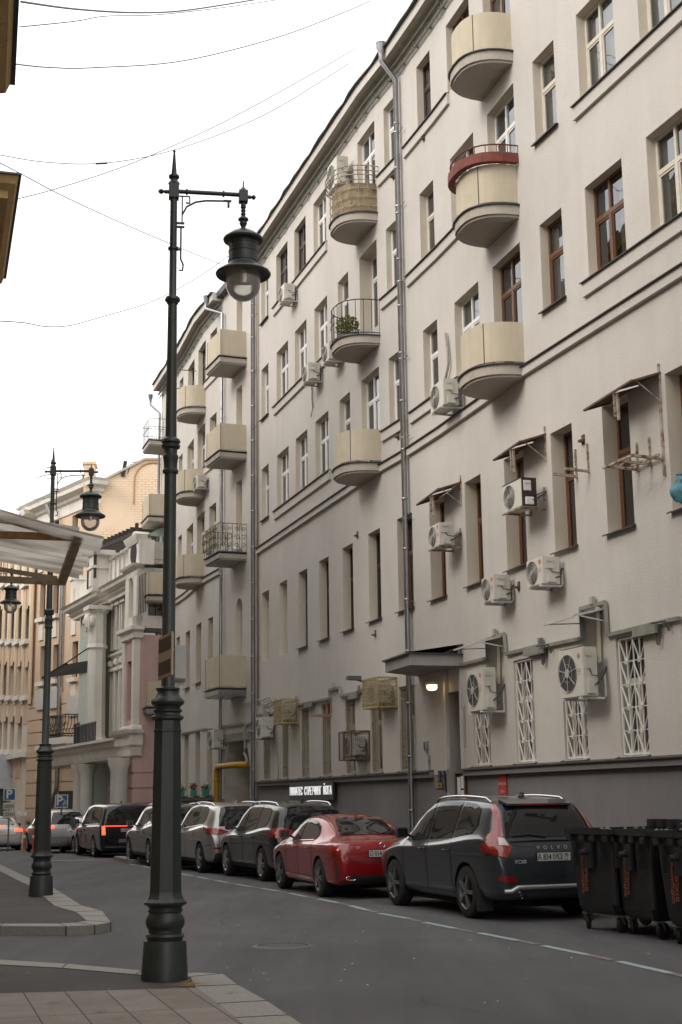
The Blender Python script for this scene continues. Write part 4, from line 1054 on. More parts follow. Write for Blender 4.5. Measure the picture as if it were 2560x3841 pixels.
for p in (P3(-3.85,2.4,.32),P3(-3.85,.9,.32)): m.nx(); m.lathe([(.105,-.03),(.125,-.02),(.125,.02),(.105,.03)],12,c=IM@p,cap=False)
build_each(m,'collar',yel,e)
e=empty('planter',fr(11.45,13.68,.45),'big round grey pot with a bushy evergreen on the black railed balcony','potted plant')
MB().lathe([(0,0),(.16,.0),(.27,.14),(.29,.26),(.22,.38),(.2,.38)],18,cap=False).build('pot',mat('stone_pot',(.3,.29,.28),.8,nscale=6,namt=.1),e,smooth=60)
m=MB(); foliage(m,(0,0,.62),.34,420,.05,rr,1); m.build('foliage',mat('leaf_yellow',(.11,.12,.03),.8,nscale=9,namt=.5),e,norm=False)
# posters above the grey car
e=empty('poster_stand',fr(-5.6,1.0,.25),'row of small colourful leaflets standing in front of the dark plinth','poster')
for k in range(4):
    MB().box(-.62+k*.3,-.38+k*.3,-.02,0,-.4,.42+.05*(k%2)).build('leaflet',mat('leaflet%d'%k,((.55,.5,.4),(.4,.42,.3),(.5,.3,.12),(.6,.55,.5))[k],.6,nscale=14,namt=.5),e)
# barred and white cables near the arch
m=MB()
for t,pts in ((12,[(1310,1370),(1340,1375),(1400,1355)]),(13,[(175,180),(215,185),(250,165),(300,150),(310,180),(260,220),(235,230),(230,290),(245,295)]),(13,[(240,290),(262,265),(268,290)]),(13,[(345,160),(340,180),(270,215),(210,210)]),(12,[(1410,1700),(1385,1820),(1390,1780)])):
    m.nx(); q=[wt(t,*p) for p in pts]; m.tube([P3(u,z,.07) for u,z in q],.022,6)
build_each(m,'loose_cable',mat('cable_white',(.42,.40,.37),.6),bld)
m=MB(); q=[wt(13,*p) for p in ((335,440),(345,620),(358,800),(355,880),(320,905))]; m.tube([P3(u,z,.05) for u,z in q],.018,6); m.nx(); q=[wt(12,*p) for p in ((1340,1640),(1345,1900),(1335,1960),(1355,2000),(1370,2080))]; m.tube([P3(u,z,.08) for u,z in q],.05,6); build_each(m,'riser_cable',mat('cable_grey',(.25,.23,.21),.6),bld)
# ================= buildings closing the street
class Pl:   # vertical wall plane; local frame at A (far/left end), x towards B
    def __init__(s,A,B):
        s.A=Vector(A); s.B=Vector(B); t=(s.B-s.A).normalized(); s.t=t; s.L=(s.B-s.A).length; n=Vector((t.y,-t.x))
        M=Matrix.Identity(4); M.col[0]=(t.x,t.y,0,0); M.col[1]=(-n.x,-n.y,0,0); M.col[3]=(s.A.x,s.A.y,0,1); s.M=M
    def hit(s,x,y,o=0):
        d=ray(x,y); n=-Vector(s.M.col[1].xy); A=s.A+n*o
        t=(A.dot(n))/(Vector(d.xy).dot(n)); P=Vector(d.xy)*t
        return (P-A).dot(s.t), EYE+t*d.z
def az(x,Y,y=2500):
    d=ray(x,y); return (d.x/d.y*Y,Y)
def fwall(name,parent,x0,x1,z0,z1,ops,mats,y=0):
    xs=sorted(set([x0,x1]+[v for o in ops for v in o[:2]])); zs=sorted(set([z0,z1]+[v for o in ops for v in o[2:4]])); mb=MB()
    for a,b in zip(xs,xs[1:]):
        for c,d in zip(zs,zs[1:]):
            if any(o[0]<(a+b)/2<o[1] and o[2]<(c+d)/2<o[3] for o in ops): continue
            mb.poly([(a,y,c),(b,y,c),(b,y,d),(a,y,d)])
    for a,b,c,d,dp in ops:
        mb.mi=0
        mb.poly([(a,y,c),(a,y,d),(a,y+dp,d),(a,y+dp,c)]); mb.poly([(b,y,c),(b,y+dp,c),(b,y+dp,d),(b,y,d)]); mb.poly([(a,y,d),(b,y,d),(b,y+dp,d),(a,y+dp,d)]); mb.poly([(a,y,c),(a,y+dp,c),(b,y+dp,c),(b,y,c)])
    return mb.build(name,mats,parent,norm=False)
FW={}
def fwin(parent,a,b,c,d,y,fm):
    w,h=round(b-a,1),round(d-c,1); k=(w,h,fm.name)
    if k not in FW:
        m=MB(); t=.06; m.box(-w/2,-w/2+t,0,.06,0,h); m.box(w/2-t,w/2,0,.06,0,h); m.box(-w/2+t,w/2-t,0,.06,0,t); m.box(-w/2+t,w/2-t,0,.06,h-t,h); m.box(-w/2+t,w/2-t,-.01,.06,h*.68,h*.68+.07); m.box(-.03,.03,-.01,.06,t,h*.68)
        m.box(-w/2,w/2,.0,.01,.0,.001)
        p=MB(); p.poly([(-w/2,.03,0),(w/2,.03,0),(w/2,.03,h),(-w/2,.03,h)])
        FW[k]=(m.mesh('window',fm),p.mesh('pane',MATS['far_pane'],norm=False))
    f=link('window',FW[k][0],parent,Matrix.Translation(((a+b)/2,y,c))@Matrix.Diagonal(((b-a)/w,1,(d-c)/h,1))); link('pane',FW[k][1],f); return f
mat('far_pane',(.045,.045,.045),.08,spec=.9)
def cornice(m,x0,x1,z,prof,y=0,ends=True):   # prof: list of (out,zoff) bottom to top
    for (o1,z1),(o2,z2) in zip(prof,prof[1:]): m.poly([(x0-o1*ends,y-o1,z+z1),(x1+o1*ends,y-o1,z+z1),(x1+o2*ends,y-o2,z+z2),(x0-o2*ends,y-o2,z+z2)])
    for x,s in ((x0,-1),(x1,1)):
        for (o1,z1),(o2,z2) in zip(prof,prof[1:]): m.poly([(x+s*o1*ends,y-o1,z+z1),(x+s*o1*ends,y+.3,z+z1),(x+s*o2*ends,y+.3,z+z2),(x+s*o2*ends,y-o2,z+z2)])
    o,zz=prof[-1]; m.poly([(x0-o,y-o,z+zz),(x1+o,y-o,z+zz),(x1+o,y+.4,z+zz),(x0-o,y+.4,z+zz)])
CP=[(.0,0),(.12,.02),(.12,.16),(.28,.26),(.28,.38),(.55,.48),(.6,.62),(.72,.70)]
CS=[(.0,0),(.08,.02),(.08,.1),(.2,.16),(.22,.26)]
pink=mat('pink_render',(.56,.38,.35),.9,nscale=1,namt=.06,streak=.1); whit=mat('white_stone',(.70,.665,.61),.9,nscale=1.2,namt=.08,streak=.14,bump=.2); green=mat('green_tile',(.14,.14,.09),.7,nscale=8,namt=.15); tealw=mat('pale_teal',(.42,.46,.43),.85,nscale=1.5,namt=.08); cop=mat('patina_roof',(.36,.44,.38),.7,nscale=1.5,namt=.1,streak=.15)
# ornate house with pink bay and white column
Bn=(-8.35,63.6); An=(-14.6,77.6); PO=Pl(An,Bn); Lo=PO.L
orn=empty('ornate_house',PO.M,'ornate pink and white townhouse with a tall white column, mask capital and roof pergola','townhouse')
X=lambda x,y=2600,o=0: PO.hit(x,y,o)[0]; Zf=lambda x,y,o=0: PO.hit(x,y,o)[1]
cx=X(361,2600,.9); cr=.36; xc0,xc1=cx-.4,cx+.4; mg=X(417,2600,0); mw=X(466,2600,0)
ops=[(mg+.3,mw-.1,-.2,2.9,1.2)]
tw=[]
for k in range(3):
    a=mg+.35+k*(mw-mg+1.0)/3.4; ops.append((a,a+.55,5.0,8.0,.3)); tw.append((a,a+.55,5.0,8.0)); ops.append((a,a+.5,9.3,11.3,.3)); tw.append((a,a+.5,9.3,11.3))
ops.append((xc0-1.5,xc0-.25,5.2,8.4,.5))
fwall('wall',orn,0,Lo,-2,12.3,ops,[tealw])
for a,b,c,d in tw: fwin(orn,a,b,c,d,.25,whitef)
MB().box(0,Lo,9.4,9.5,-2,12.2).box(-.0,.1,.1,9.4,-2,12.2).build('back_wall',whit,orn); MB().poly([(0,.1,12.25),(Lo,.1,12.25),(Lo,9.4,12.25),(0,9.4,12.25)]).build('roof',cop,orn)
MB().box(.1,Lo-.1,.6,.65,-1,12).build('light_stop_sheet',darksheet,orn)
MB().box(cx-.2,mg,-.6,-.01,4.5,11.6).build('green_panel',green,orn)
# white column with base and capital
m=MB()
m.box(cx-.55,cx+.55,-1.45,-.4,4.3,4.6); m.lathe([(.62,4.6),(.66,4.7),(.54,4.85),(.50,5.0),(.44,9.2),(.54,9.3),(.50,9.4),(.46,9.5),(.45,11.0),(.56,11.1),(.6,11.2)],8,c=(cx,-.9,0)); m.box(cx-.6,cx+.6,-1.5,-.3,11.2,11.4)
m.build('column',whit,orn)
m=MB(); m.lathe([(0,-.42),(.2,-.36),(.27,-.1),(.28,.12),(.2,.34),(0,.42)],12,c=(cx,-1.34,10.65))
for s in (-1,1): m.lathe([(0,-.3),(.15,-.2),(.2,0),(.14,.25),(0,.32)],8,c=(cx+s*.28,-1.25,10.6)); m.tube([(cx+s*.25,-1.4,10.9),(cx+s*.36,-1.4,10.5),(cx+s*.25,-1.4,10.15)],.07,6)
m.box(cx-.06,cx+.06,-1.66,-1.58,10.5,10.72); m.build('stone_mask',whit,orn,smooth=50)
# turret post above
m=MB(); m.box(cx-.42,cx+.42,-1.3,-.4,12.15,14.0); m.box(cx-.5,cx+.5,-1.38,-.3,13.3,13.45); m.box(cx-.56,cx+.56,-1.45,-.2,14.0,14.25); m.box(cx-.28,cx+.28,-1.34,-.6,12.4,13.2)
m.box(0,cx-.9,-.5,-.2,12.2,13.3); m.box(0,.7,-.6,0,12.2,13.8); m.box(-.1,.8,-.7,.1,13.8,14.0)
m.build('parapet_turret',whit,orn)
MB().box(cx+.62,mg+.9,-.5,-.2,12.2,13.6).build('parapet_panel',whit,orn)
# cornice and parapet posts
m=MB(); cornice(m,0,Lo,11.6,CP,y=-.3); m.build('cornice',whit,orn,norm=False)
mp_=MB(); n=6
for k in range(n):
    mp_.nx(); a=mg+.9+(Lo-3.4-mg-.9)*k/(n-1); mp_.box(a-.22,a+.22,-.45,.0,12.3,13.7); mp_.box(a-.28,a+.28,-.51,.06,13.7,13.85)
build_each(mp_,'parapet_post',whit,orn)
MB().box(mg+1,Lo-3.4,-.3,-.15,12.3,12.95).build('parapet_grille',tealw,orn)
# mid band: rounded balcony band at first floor
m=MB(); cornice(m,-.4,Lo,3.55,[(0,0),(.9,.05),(.95,.2),(1.0,.5),(1.1,.62),(1.1,.8),(1.3,.86),(1.3,.98)],y=-.6); m.build('balcony_band',whit,orn,norm=False)
m=MB(); cornice(m,0,Lo,8.7,CS,y=-.1); m.build('upper_band',whit,orn,norm=False)
m=MB()
for k in range(14): a=mg+.1+k*.28; m.bar((a,-1.7,4.5),(a,-1.7,5.4),.05)
m.bar((mg,-1.7,5.42),(mg+3.8,-1.7,5.42),.07)
for k in range(5): a=cx-1.9+k*.25; m.bar((a,-1.5,4.5),(a,-1.5,5.6),.05)
m.bar((cx-2,-1.5,5.6),(cx-.8,-1.5,5.6),.06); m.build('railing',iron,orn)
# window surrounds and consoles
m=MB()
for a,b,c,d in tw:
    m.nx(); m.box(a-.14,a-.02,-.16,0,c-.1,d+.1); m.box(b+.02,b+.14,-.16,0,c-.1,d+.1); m.box(a-.16,b+.16,-.25,0,d+.1,d+.28)
    m.lathe([(0,-.2),(.16,-.1),(.16,.1),(0,.2)],8,c=((a+b)/2,-.2,d+.5))
build_each(m,'window_surround',whit,orn)
# pink bay near the right end, projecting
bo=1.6; bx0,bx1=X(464,2600,bo),X(507,2600,bo)
PB=fwall('bay_front',orn,bx0,bx1,-2,8.9,[((bx0+bx1)/2-.4,(bx0+bx1)/2+.4,5.2,7.8,.3)],[pink],y=-bo)
for a in ((bx0+bx1)/2-.4,): fwin(orn,a,a+.8,5.2,7.8,-bo+.25,whitef)
MB().poly([(bx1,-bo,-2),(bx1,0,-2),(bx1,0,8.9),(bx1,-bo,8.9)]).poly([(bx0,-bo,-2),(bx0,0,-2),(bx0,0,8.9),(bx0,-bo,8.9)]).build('bay_side',pink,orn,norm=False)
MB().box(bx1,bx1+.1,.0,9,-2,12.2).build('side_wall',pink,orn)
m=MB()
for z0 in (-1,-.35,.3,.95,1.6,2.25,2.9): m.box(bx0-.04,bx1+.05,-bo-.05,-.1,z0+.04,z0+.61)
m.build('rusticated_base',pink,orn)
m=MB(); cornice(m,bx0,bx1,3.6,[(0,0),(.15,.05),(.2,.4),(.3,.5),(.3,.9),(.45,1.0),(.5,1.15)],y=-bo); m.nx(); cornice(m,bx0,bx1,5.0-.05,[(0,-.25),(.14,-.2),(.14,-.05),(.05,0)],y=-bo); m.nx(); cornice(m,bx0,bx1,8.7,[(0,0),(.15,.05),(.15,.3),(.3,.4),(.3,.55)],y=-bo); build_each(m,'bay_band',whit,orn,norm=False)
m=MB()
for a in (bx0,bx1-.3): m.nx(); m.box(a-.03,a+.33,-bo-.08,-bo+.2,4.9,8.7)
build_each(m,'corner_pilaster',whit,orn)
# loggia with iron grille and attic above
m=MB(); m.box(bx0,bx0+.6,-bo,0,9.2,11.6); m.box(bx1-.55,bx1,-bo,-bo+.55,9.2,11.6); m.box(bx0+.6,bx1,-bo,-bo+.3,9.2,9.75); m.box(bx1-.3,bx1,-bo+.55,0,9.2,9.75); m.lathe([(.4,9.7),(.34,9.9),(.32,11.2),(.42,11.4),(.45,11.6)],14,c=(bx0+1.25,-bo+.4,0)); m.box(bx0,bx1,-bo,0,11.55,11.9)
m.build('loggia',whit,orn,smooth=30)
m=MB(); 
for k in range(5): y=-bo+.6+k*.3; m.bar((bx1-.1,y,9.75),(bx1-.1,y,11.4),.03)
for k in range(3):
    for s in (-1,1): m.tube([(bx1-.1,-bo+1.2+s*(.2+.15*math.cos(a)),10.2+k*.4+.15*math.sin(a)) for a in [q*.8 for q in range(7)]],.02,4)
for k in range(6): a=bx0+1.7+k*.25; m.bar((a,-bo+.1,9.75),(a,-bo+.1,11.5),.03)
m.build('loggia_grille',iron,orn)
m=MB(); cornice(m,bx0,bx1,11.85,[(0,0),(.2,.1),(.25,.2)],y=-bo); m.box(bx0+.5,bx1,-bo+.1,0,12.1,13.1); cornice(m,bx0+.5,bx1,12.9,[(0,0),(.15,.08),(.25,.3),(.3,.45)],y=-bo+.1); m.box(bx1-.02,bx1+.04,-bo+.3,-.2,12.3,12.8)
m.prism([(bx0+.55+.75*(1-math.cos(a)),13.0+.6*math.sin(a)) for a in [q*math.pi/10 for q in range(11)]],-bo+.0,-bo+.6); m.box(bx0+.4,bx0+.9,-bo,-bo+.7,12.0,13.1); m.box(bx0+1.7,bx0+2.2,-bo,-bo+.7,12.0,13.1)
m.build('attic',whit,orn,norm=False)
m=MB(); m.lathe([(.5,0),(.5,.1)],20,c=(bx0+1.3,-bo-.02,12.6),axis='y'); m.build('oval_recess',darksheet,orn)
m=MB(); m.poly([(bx1+.2,-bo+.3,13.3),(bx1+.2,4,13.3),(bx1+.2,4,16.2)]); m.poly([(bx1+.2,-bo+.3,13.3),(bx1+.2,4,16.2),(bx0,4,16.2),(bx0+.6,-bo+.3,13.3)]); m.box(bx0+1.2,bx0+2.2,.0,1.0,13.3,14.6); m.build('mansard_roof',cop,orn,norm=False)
# pergola
m=MB()
px0,px1=cx-1.2,bx0+.6
for y in (-1.2,.6,2.4): m.bar((px0,y,14.35),(px1,y,13.75),.14,.2)
for k in range(14):
    a=px0+(px1-px0)*(k+.5)/14; z=14.5-.6*(k+.5)/14; m.bar((a,-1.5,z),(a-.2,2.8,z),.09,.16)
for a,z in ((px0+.3,12.4),(px0+1.6,12.8),(px1-.3,13)): m.bar((a,-1.2,z),(a,-1.2,14.2),.14); m.bar((a,2.4,z),(a,2.4,14.2),.14)
m.build('pergola',mat('pergola_wood',(.055,.047,.042),.8,nscale=3,namt=.3),orn)
# ground floor columns, arch and entrance canopy
m=MB()
for a in (cx-1.2,cx+.2,bx0-.5): m.nx(); m.lathe([(.42,-1.5),(.36,-1.2),(.33,3.0),(.45,3.3),(.5,3.55)],12,c=(a,-1.3,0))
m.nx(); m.lathe([(.42,-1.5),(.38,3.0),(.5,3.3),(.52,3.55)],14,c=(bx1-.5,-bo-.5,0)); build_each(m,'porch_column',whit,orn,smooth=30)
m=MB(); m.prism([(mg+.2+(mw-mg-.2)*.5+ (mw-mg)*.5*math.cos(a)*s,1.6+1.4*math.sin(a)*s) for a,s in [(q*math.pi/10,1) for q in range(11)]+[(q*math.pi/10,.8) for q in range(10,-1,-1)]],-.12,0); m.build('arch_trim',whit,orn,norm=False)
m=MB(); m.poly([(cx-3.2,-2.9,8.0),(cx-.6,-2.3,8.5),(cx-.6,-.3,8.9),(cx-3.2,-.3,8.4)]); m.bar((cx-3.2,-2.9,8.0),(cx-.6,-2.3,8.5),.16,.12); m.bar((cx-3.0,-2.8,8.05),(cx-1,-.4,9.9),.05); m.build('entrance_canopy',iron,orn,norm=False)
# ---- tan apartment house
mat_tan=mat('tan_render',(.60,.45,.32),.9,nscale=.7,namt=.07,streak=.1); 
bk=mat('painted_brick',(.62,.45,.29),.9,nscale=.6,namt=.06)
nt=bk.node_tree; b=nt.nodes['Principled BSDF']; tcn=N(nt,'ShaderNodeTexCoord'); mpp=N(nt,'ShaderNodeMapping'); mpp.inputs['Rotation'].default_value=(R_(90),0,0); br=N(nt,'ShaderNodeTexBrick'); nt.links.new(tcn.outputs['Object'],mpp.inputs[0]); nt.links.new(mpp.outputs[0],br.inputs[0])
br.inputs['Scale'].default_value=1; br.inputs['Brick Width'].default_value=.42; br.inputs['Row Height'].default_value=.16; br.inputs['Mortar Size'].default_value=.02; br.inputs['Color1'].default_value=(.76,.58,.42,1); br.inputs['Color2'].default_value=(.71,.54,.385,1); br.inputs['Mortar'].default_value=(.52,.36,.23,1)
ns=N(nt,'ShaderNodeTexNoise'); ns.inputs['Scale'].default_value=.45; ns.inputs['Detail'].default_value=8; nt.links.new(tcn.outputs['Object'],ns.inputs[0]); rp=N(nt,'ShaderNodeValToRGB'); rp.color_ramp.elements[0].position=.42; rp.color_ramp.elements[1].position=.62; nt.links.new(ns.outputs[0],rp.inputs[0])
mxx=N(nt,'ShaderNodeMix',data_type='RGBA'); nt.links.new(rp.outputs[0],mxx.inputs[0]); nt.links.new(br.outputs[0],mxx.inputs[6]); mxx.inputs[7].default_value=(.75,.575,.415,1); nt.links.new(mxx.outputs[2],b.inputs['Base Color'])
Pn=az(352,85); Pf=az(113,93); PT=Pl(Pf,Pn)
tan=empty('tenement_house',PT.M,'tall tan and orange apartment house with white cornice and painted brick gable wall','apartment house')
zt=PT.hit(300,1850)[1]
ops=[]
for xa,xb,rows in (((153),(169),((1960,2060),(2190,2314),(2425,2555),(2666,2796))),((201),(220),((1955,2050),(2180,2300),(2420,2545),(2661,2786))),((273),(291),((1935,2035),(2184,2290),(2408,2538),(2690,2770)))):
    for ya,yb in rows:
        a,z1=PT.hit(xa,ya); b_,z0=PT.hit(xb,yb); ops.append((a,b_,z0,z1,.35))
fwall('wall',tan,0,PT.L,-3,zt,ops,[mat_tan])
for a,b_,c,d,_ in ops: fwin(tan,a,b_,c,d,.3,oldf if a>9 else darkf)
m=MB(); cornice(m,0,PT.L,zt-.2,[(0,-1.0),(.1,-.95),(.1,-.3),(.3,-.2),(.35,0),(.8,.12),(.85,.35),(1.0,.5)]); m.build('cornice',whit,tan,norm=False)
m=MB(); m.box(-.6,PT.L-.4,-.9,7,zt+.3,zt+.42); m.build('roof',mat('roof_tin',(.22,.24,.25),.5,metal=.3,nscale=1,namt=.1),tan)
m=MB()
for a,b_,c,d,_ in ops: m.nx(); m.box(a-.15,b_+.15,-.28,-.0,c-.3,c-.04); m.box(a+.1,b_-.1,-.1,0,c-1.5,c-.45)
build_each(m,'sill',whit,tan)
m=MB(); _,zr=PT.hit(200,2640)
z=-1
while z<zr: m.box(0,PT.L,-.06,.0,z,z+.72); z+=.8
m.build('rustication',mat_tan,tan)
m=MB()
for a,b_,c,d,_ in ops:
    if d<zr+1 and d>2:
        m.nx(); m.prism([(a-.35,d+.05),(b_+.35,d+.05),(b_+.55,d+1.3),(a-.55,d+1.3)],-.2,-.06)
build_each(m,'keystone',mat('pale_stone',(.48,.47,.45),.9,nscale=2,namt=.08),tan)
m=MB(); a,zz=PT.hit(250,2000); m.tube([(a-1.2,-.9,zt-.3),(a-.1,-.25,zt-3.2),(a,-.2,zt-3.6),(a,-.2,2.6),(a-.9,-.2,1.2),(a-.9,-.2,-2)],.13,8); m.build('drainpipe',zinc,tan)
a0,zb=PT.hit(228,2790); a1,_=PT.hit(306,2790); m=MB(); m.box(a0,a1,-1.1,0,zb-.1,zb+.3); m.box(a0+.2,a1-.2,-.9,0,zb-.4,zb-.1); m.build('balcony_slab',whit,tan)
m=MB(); oo=[(a0+.1,0),(a0+.1,-1.0),(a1-.1,-1.0),(a1-.1,0)]
for z in (.35,.5,1.65): m.tube([(x,y-.06,zb+z) for x,y in oo],.035,5)
for k in range(26):
    x,y=along(oo,k/25); m.tube([(x,y,zb+.35),(x,y-.22,zb+.65),(x,y-.05,zb+1.1),(x,y-.06,zb+1.65)],.022,4)
for k in range(5): x=a0+.5+k*.7; m.tube([(x+.25*math.cos(q*.7),-1.15,zb+.95+.25*math.sin(q*.7)) for q in range(9)],.025,4)
m.build('balcony_railing',iron,tan)
# gateway with yellow pipe
a0,_=PT.hit(228,2900); a1,_=PT.hit(280,2900); m=MB(); m.box(a0,a1,-.09,-.07,-2.5,2.4); m.build('gateway',darksheet,tan); MB().bar((a0,-.2,1.2),(a1,-.2,1.2),.16).bar((a0+.1,-.2,1.2),(a0+.1,-.2,-2),.16).build('yellow_pipe',yel,tan)
# brick gable wall, sloping verge, blind arch, chimney
Pr=(Pn[0]+14,Pn[1]+1.5); PG=Pl(Pn,Pr); GM=PT.M.inverted()@PG.M
g=lambda x,y:PG.hit(x,y)
c0=(0,g(356,1812)[1]); c1=g(545,1722); m=MB(); sl=(c1[1]-c0[1])/c1[0]; xr=PG.L; 
gp_=[(0,-3),(xr,-3),(xr,c1[1]+.2),(c1[0],c1[1]),(c0[0],c0[1])]
m.poly([(x,0,z) for x,z in gp_]); m.build('gable_wall',bk,tan,GM,norm=False)
m=MB(); m.bar((0,-.05,c0[1]),(c1[0],-.05,c1[1]),.2,.14); m.bar((c1[0],-.05,c1[1]),(xr,-.05,c1[1]+.2),.2,.14); m.poly([(0,0,c0[1]),(c1[0],0,c1[1]),(c1[0]-3,9,c1[1]),(0,9,c0[1])]); m.build('verge',mat('verge_beige',(.42,.36,.28),.7),tan,GM,norm=False)
ax,azz=g(575,1745); ar=1.15; m=MB()
pts=[(ax+ar*math.cos(t),azz-1+ar*math.sin(t)) for t in [q*math.pi/12 for q in range(13)]]
m.tube([(x,-.02,z) for x,z in [(ax+ar,azz-5)]+pts+[(ax-ar,azz-2.5)]],.06,4); m.build('blind_arch',mat('brick_shadowline',(.45,.27,.13),.9),tan,GM)
m=MB(); xa,za=g(316,1802); xb,_=g(356,1802); _,zc=g(330,1745); m.box(xa,xb,-.3,1.0,za-1.5,zc); m.box(xa-.1,xb+.1,-.4,1.1,zc,zc+.15); m.build('chimney',bk,tan,GM)
m=MB(); xa,za=g(462,1765); m.bar((xa,0,za-.4),(xa+.15,0,za+.6),.22); m.tube([(xa+.3,0,za-.2),(xa+.5,0,za+.5),(xa+.9,0,za+.6)],.03,5)
ta,tz=PT.hit(192,1845); 
m.build('roof_post',iron,tan,GM)
m=MB(); m.bar((ta,0,tz-1),(ta,0,tz+2.2),.07)
for dz,l in ((1.2,2.6),(1.6,1.2),(.8,1.0)): m.bar((ta-l,.1,tz+dz+.3),(ta+.6,0,tz+dz),.05)
m.build('antenna',iron,tan)
# ---- pale facade farther left
Q0=az(-60,112); PP=Pl(Q0,Pf)
pal=empty('tenement_house',PP.M,'long pale cream building with orange strips between its windows, far behind the left lamp posts','apartment house')
palm=mat('pale_cream',(.66,.57,.46),.9,nscale=.8,namt=.06,streak=.12); org=mat('orange_strip',(.55,.40,.27),.9,nscale=1,namt=.08)
zt2=PP.hit(60,2000)[1]; ops=[]
for xc in (-30,0,20,46,74,102,128):
    for ya,yb in ((2085,2180),(2281,2395),(2488,2605),(2692,2810)):
        a,z1=PP.hit(xc-6,ya+ (0)); b_,z0=PP.hit(xc+6,yb)
        if a<PP.L-1.2: ops.append((a,min(b_,PP.L-.3),z0,z1,.4))
xs_=[]; O2=[]
for o in ops: O2.append(o)
fwall('wall',pal,0,PP.L,-3,zt2,O2,[palm])
for a,b_,c,d,_ in O2: fwin(pal,a,b_,c,d,.35,darkf)
m=MB()
for xc in (-15,10,33,60,88,115):
    a,_=PP.hit(xc-2.2,2500); b_,zr=PP.hit(xc+2.2,2640); m.nx(); m.box(a,b_,-.08,0,zr,zt2-1)
build_each(m,'orange_strip',org,pal)
m=MB()
for a,b_,c,d,_ in O2: m.nx(); m.box(a-.1,b_+.1,-.03,0,c-1.9,c-.5); 
build_each(m,'apron_panel',org,pal)
m=MB()
for a,b_,c,d,_ in O2: m.nx(); m.box(a-.2,b_+.2,-.3,0,c-.35,c-.05)
_,z4=PP.hit(60,2830)
m.nx(); m.box(0,PP.L,-.35,0,z4-.3,z4); build_each(m,'sill',whit,pal)
m=MB(); cornice(m,0,PP.L,zt2-.2,[(0,-.5),(.3,-.3),(.8,0),(.9,.3)]); m.build('cornice',whit,pal,norm=False)
m=MB(); z=-1
while z<PP.hit(60,2650)[1]: m.box(0,PP.L,-.05,.0,z,z+.72) if 0 else None; z+=.8
a,b_=PP.hit(-20,2900)[0],PP.hit(42,2900)[0]; zz=PP.hit(20,2830)[1]; m.box(a,b_,-1.4,-.0,zz-2.4,zz-.1); m.build('oriel',mat('oriel_white',(.5,.52,.55),.8,nscale=2,namt=.08),pal)
m=MB(); a,b_=PP.hit(0,2990)[0],PP.hit(28,2990)[0]; m.box(a,b_,-.12,-.1,-2.5,PP.hit(10,2955)[1]); m.build('dark_door',darksheet,pal)
m=MB(); 
for xc in (60,85,108,150,175):
    a,z=PT.hit(xc,3030) if xc>115 else PP.hit(xc,3030); 
    if xc<115: m.nx(); m.box(a-.5,a+.5,-.4,-.2,z-.5,z-.2); 
build_each(m,'window_box',whit,pal)
MB().box(.2,PP.L-.2,3,3.1,-3,zt2).build('light_stop_sheet',darksheet,pal); MB().box(.2,PT.L-.2,3,3.1,-3,zt).build('light_stop_sheet',darksheet,tan)
# ---- ochre buildings on the left side of the street (mostly outside the frame)
och=mat('ochre_render',(.40,.265,.115),.9,nscale=.8,namt=.1,streak=.2,grime=(2.2,.62,(.16,.10,.05)),bump=.3)
neu=mat('beige_render',(.36,.315,.26),.9,nscale=.8,namt=.1,streak=.15)
och2=mat('ochre_soffit',(.36,.24,.105),.9,nscale=2.5,namt=.15,grime=(5,.6,(.10,.065,.035)),bump=.4)
def left_block(pts,zt,over,label,prof,m1,wins=True,depth=9,floors=((1.2,3.2),(5,7.2),(8.6,10.6))):
    e=empty('house_or_blocker',Matrix.Identity(4),label,'building')  # also builds unseen blocks placed for their shade
    # pts: wall line seen from the street, near to far; outward is to the right of travel
    for k,(A,B) in enumerate(zip(pts,pts[1:])):
        P=Pl(A,B); t=P.t
        # outward normal must be +x side: for near->far travel, local -y is (t.y,-t.x)
        ops=[]
        n=int(P.L/3.1)
        if wins:
            for i in range(n):
                c=P.L*(i+.5)/n
                for za,zb in floors:
                    if zb<zt-1: ops.append((c-.6,c+.6,za,zb,.25))
        fwall('wall',e,0,P.L,-1,zt,ops,[m1]).matrix_local=P.M
        for a,b_,c,d,_ in ops:
            f=fwin(e,a,b_,c,d,.2,whitef); f.matrix_local=P.M@f.matrix_local
        c=MB(); cornice(c,0,P.L,zt-prof[-1][1],prof); c.build('cornice',och2,e,P.M,norm=False)
        c=MB(); o=prof[-1][0]; c.box(-o-.04,P.L+o+.04,-o-.05,.4,zt+.002,zt+.04); c.build('roof_edge',tinm,e,P.M)
        MB().poly([(0,.0,zt+.02),(P.L,0,zt+.02),(P.L,depth,zt+.02),(0,depth,zt+.02)]).poly([(0,depth,-1),(P.L,depth,-1),(P.L,depth,zt),(0,depth,zt)]).poly([(0,0,-1),(0,depth,-1),(0,depth,zt),(0,0,zt)]).poly([(P.L,0,-1),(P.L,depth,-1),(P.L,depth,zt),(P.L,0,zt)]).build('body',m1,e,P.M,norm=False)
        MB().box(.1,P.L-.1,1.2,1.25,-1,zt-.1).build('light_stop_sheet',darksheet,e,P.M)
    return e
pr1=[(0,-1.0),(.1,-.95),(.1,-.7),(.25,-.6),(.25,-.45),(.62,-.4),(.62,-.25),(.75,-.15),(.80,0)]
left_block([(-2.25,5.7),(-4.2,13.35)],9.55,.8,'ochre house whose worn cornice fills the top left corner of the picture',pr1,och,floors=((1.2,3.2),(4.8,6.8)))
e2=[(-6.97,25.05),(-8.05,28.75)]
left_block(e2,13.25,.8,'ochre house with a deep moulded cornice at the left edge, beyond the side street',pr1,och)
left_block([(-9.9,30.5),(-17,46),(-26,60),(-33,80),(-38,106)],21,.8,'unseen beige terrace along the left, raised and extended to keep car reflections dark',pr1,neu)  # out of view; height and length set to darken car reflections
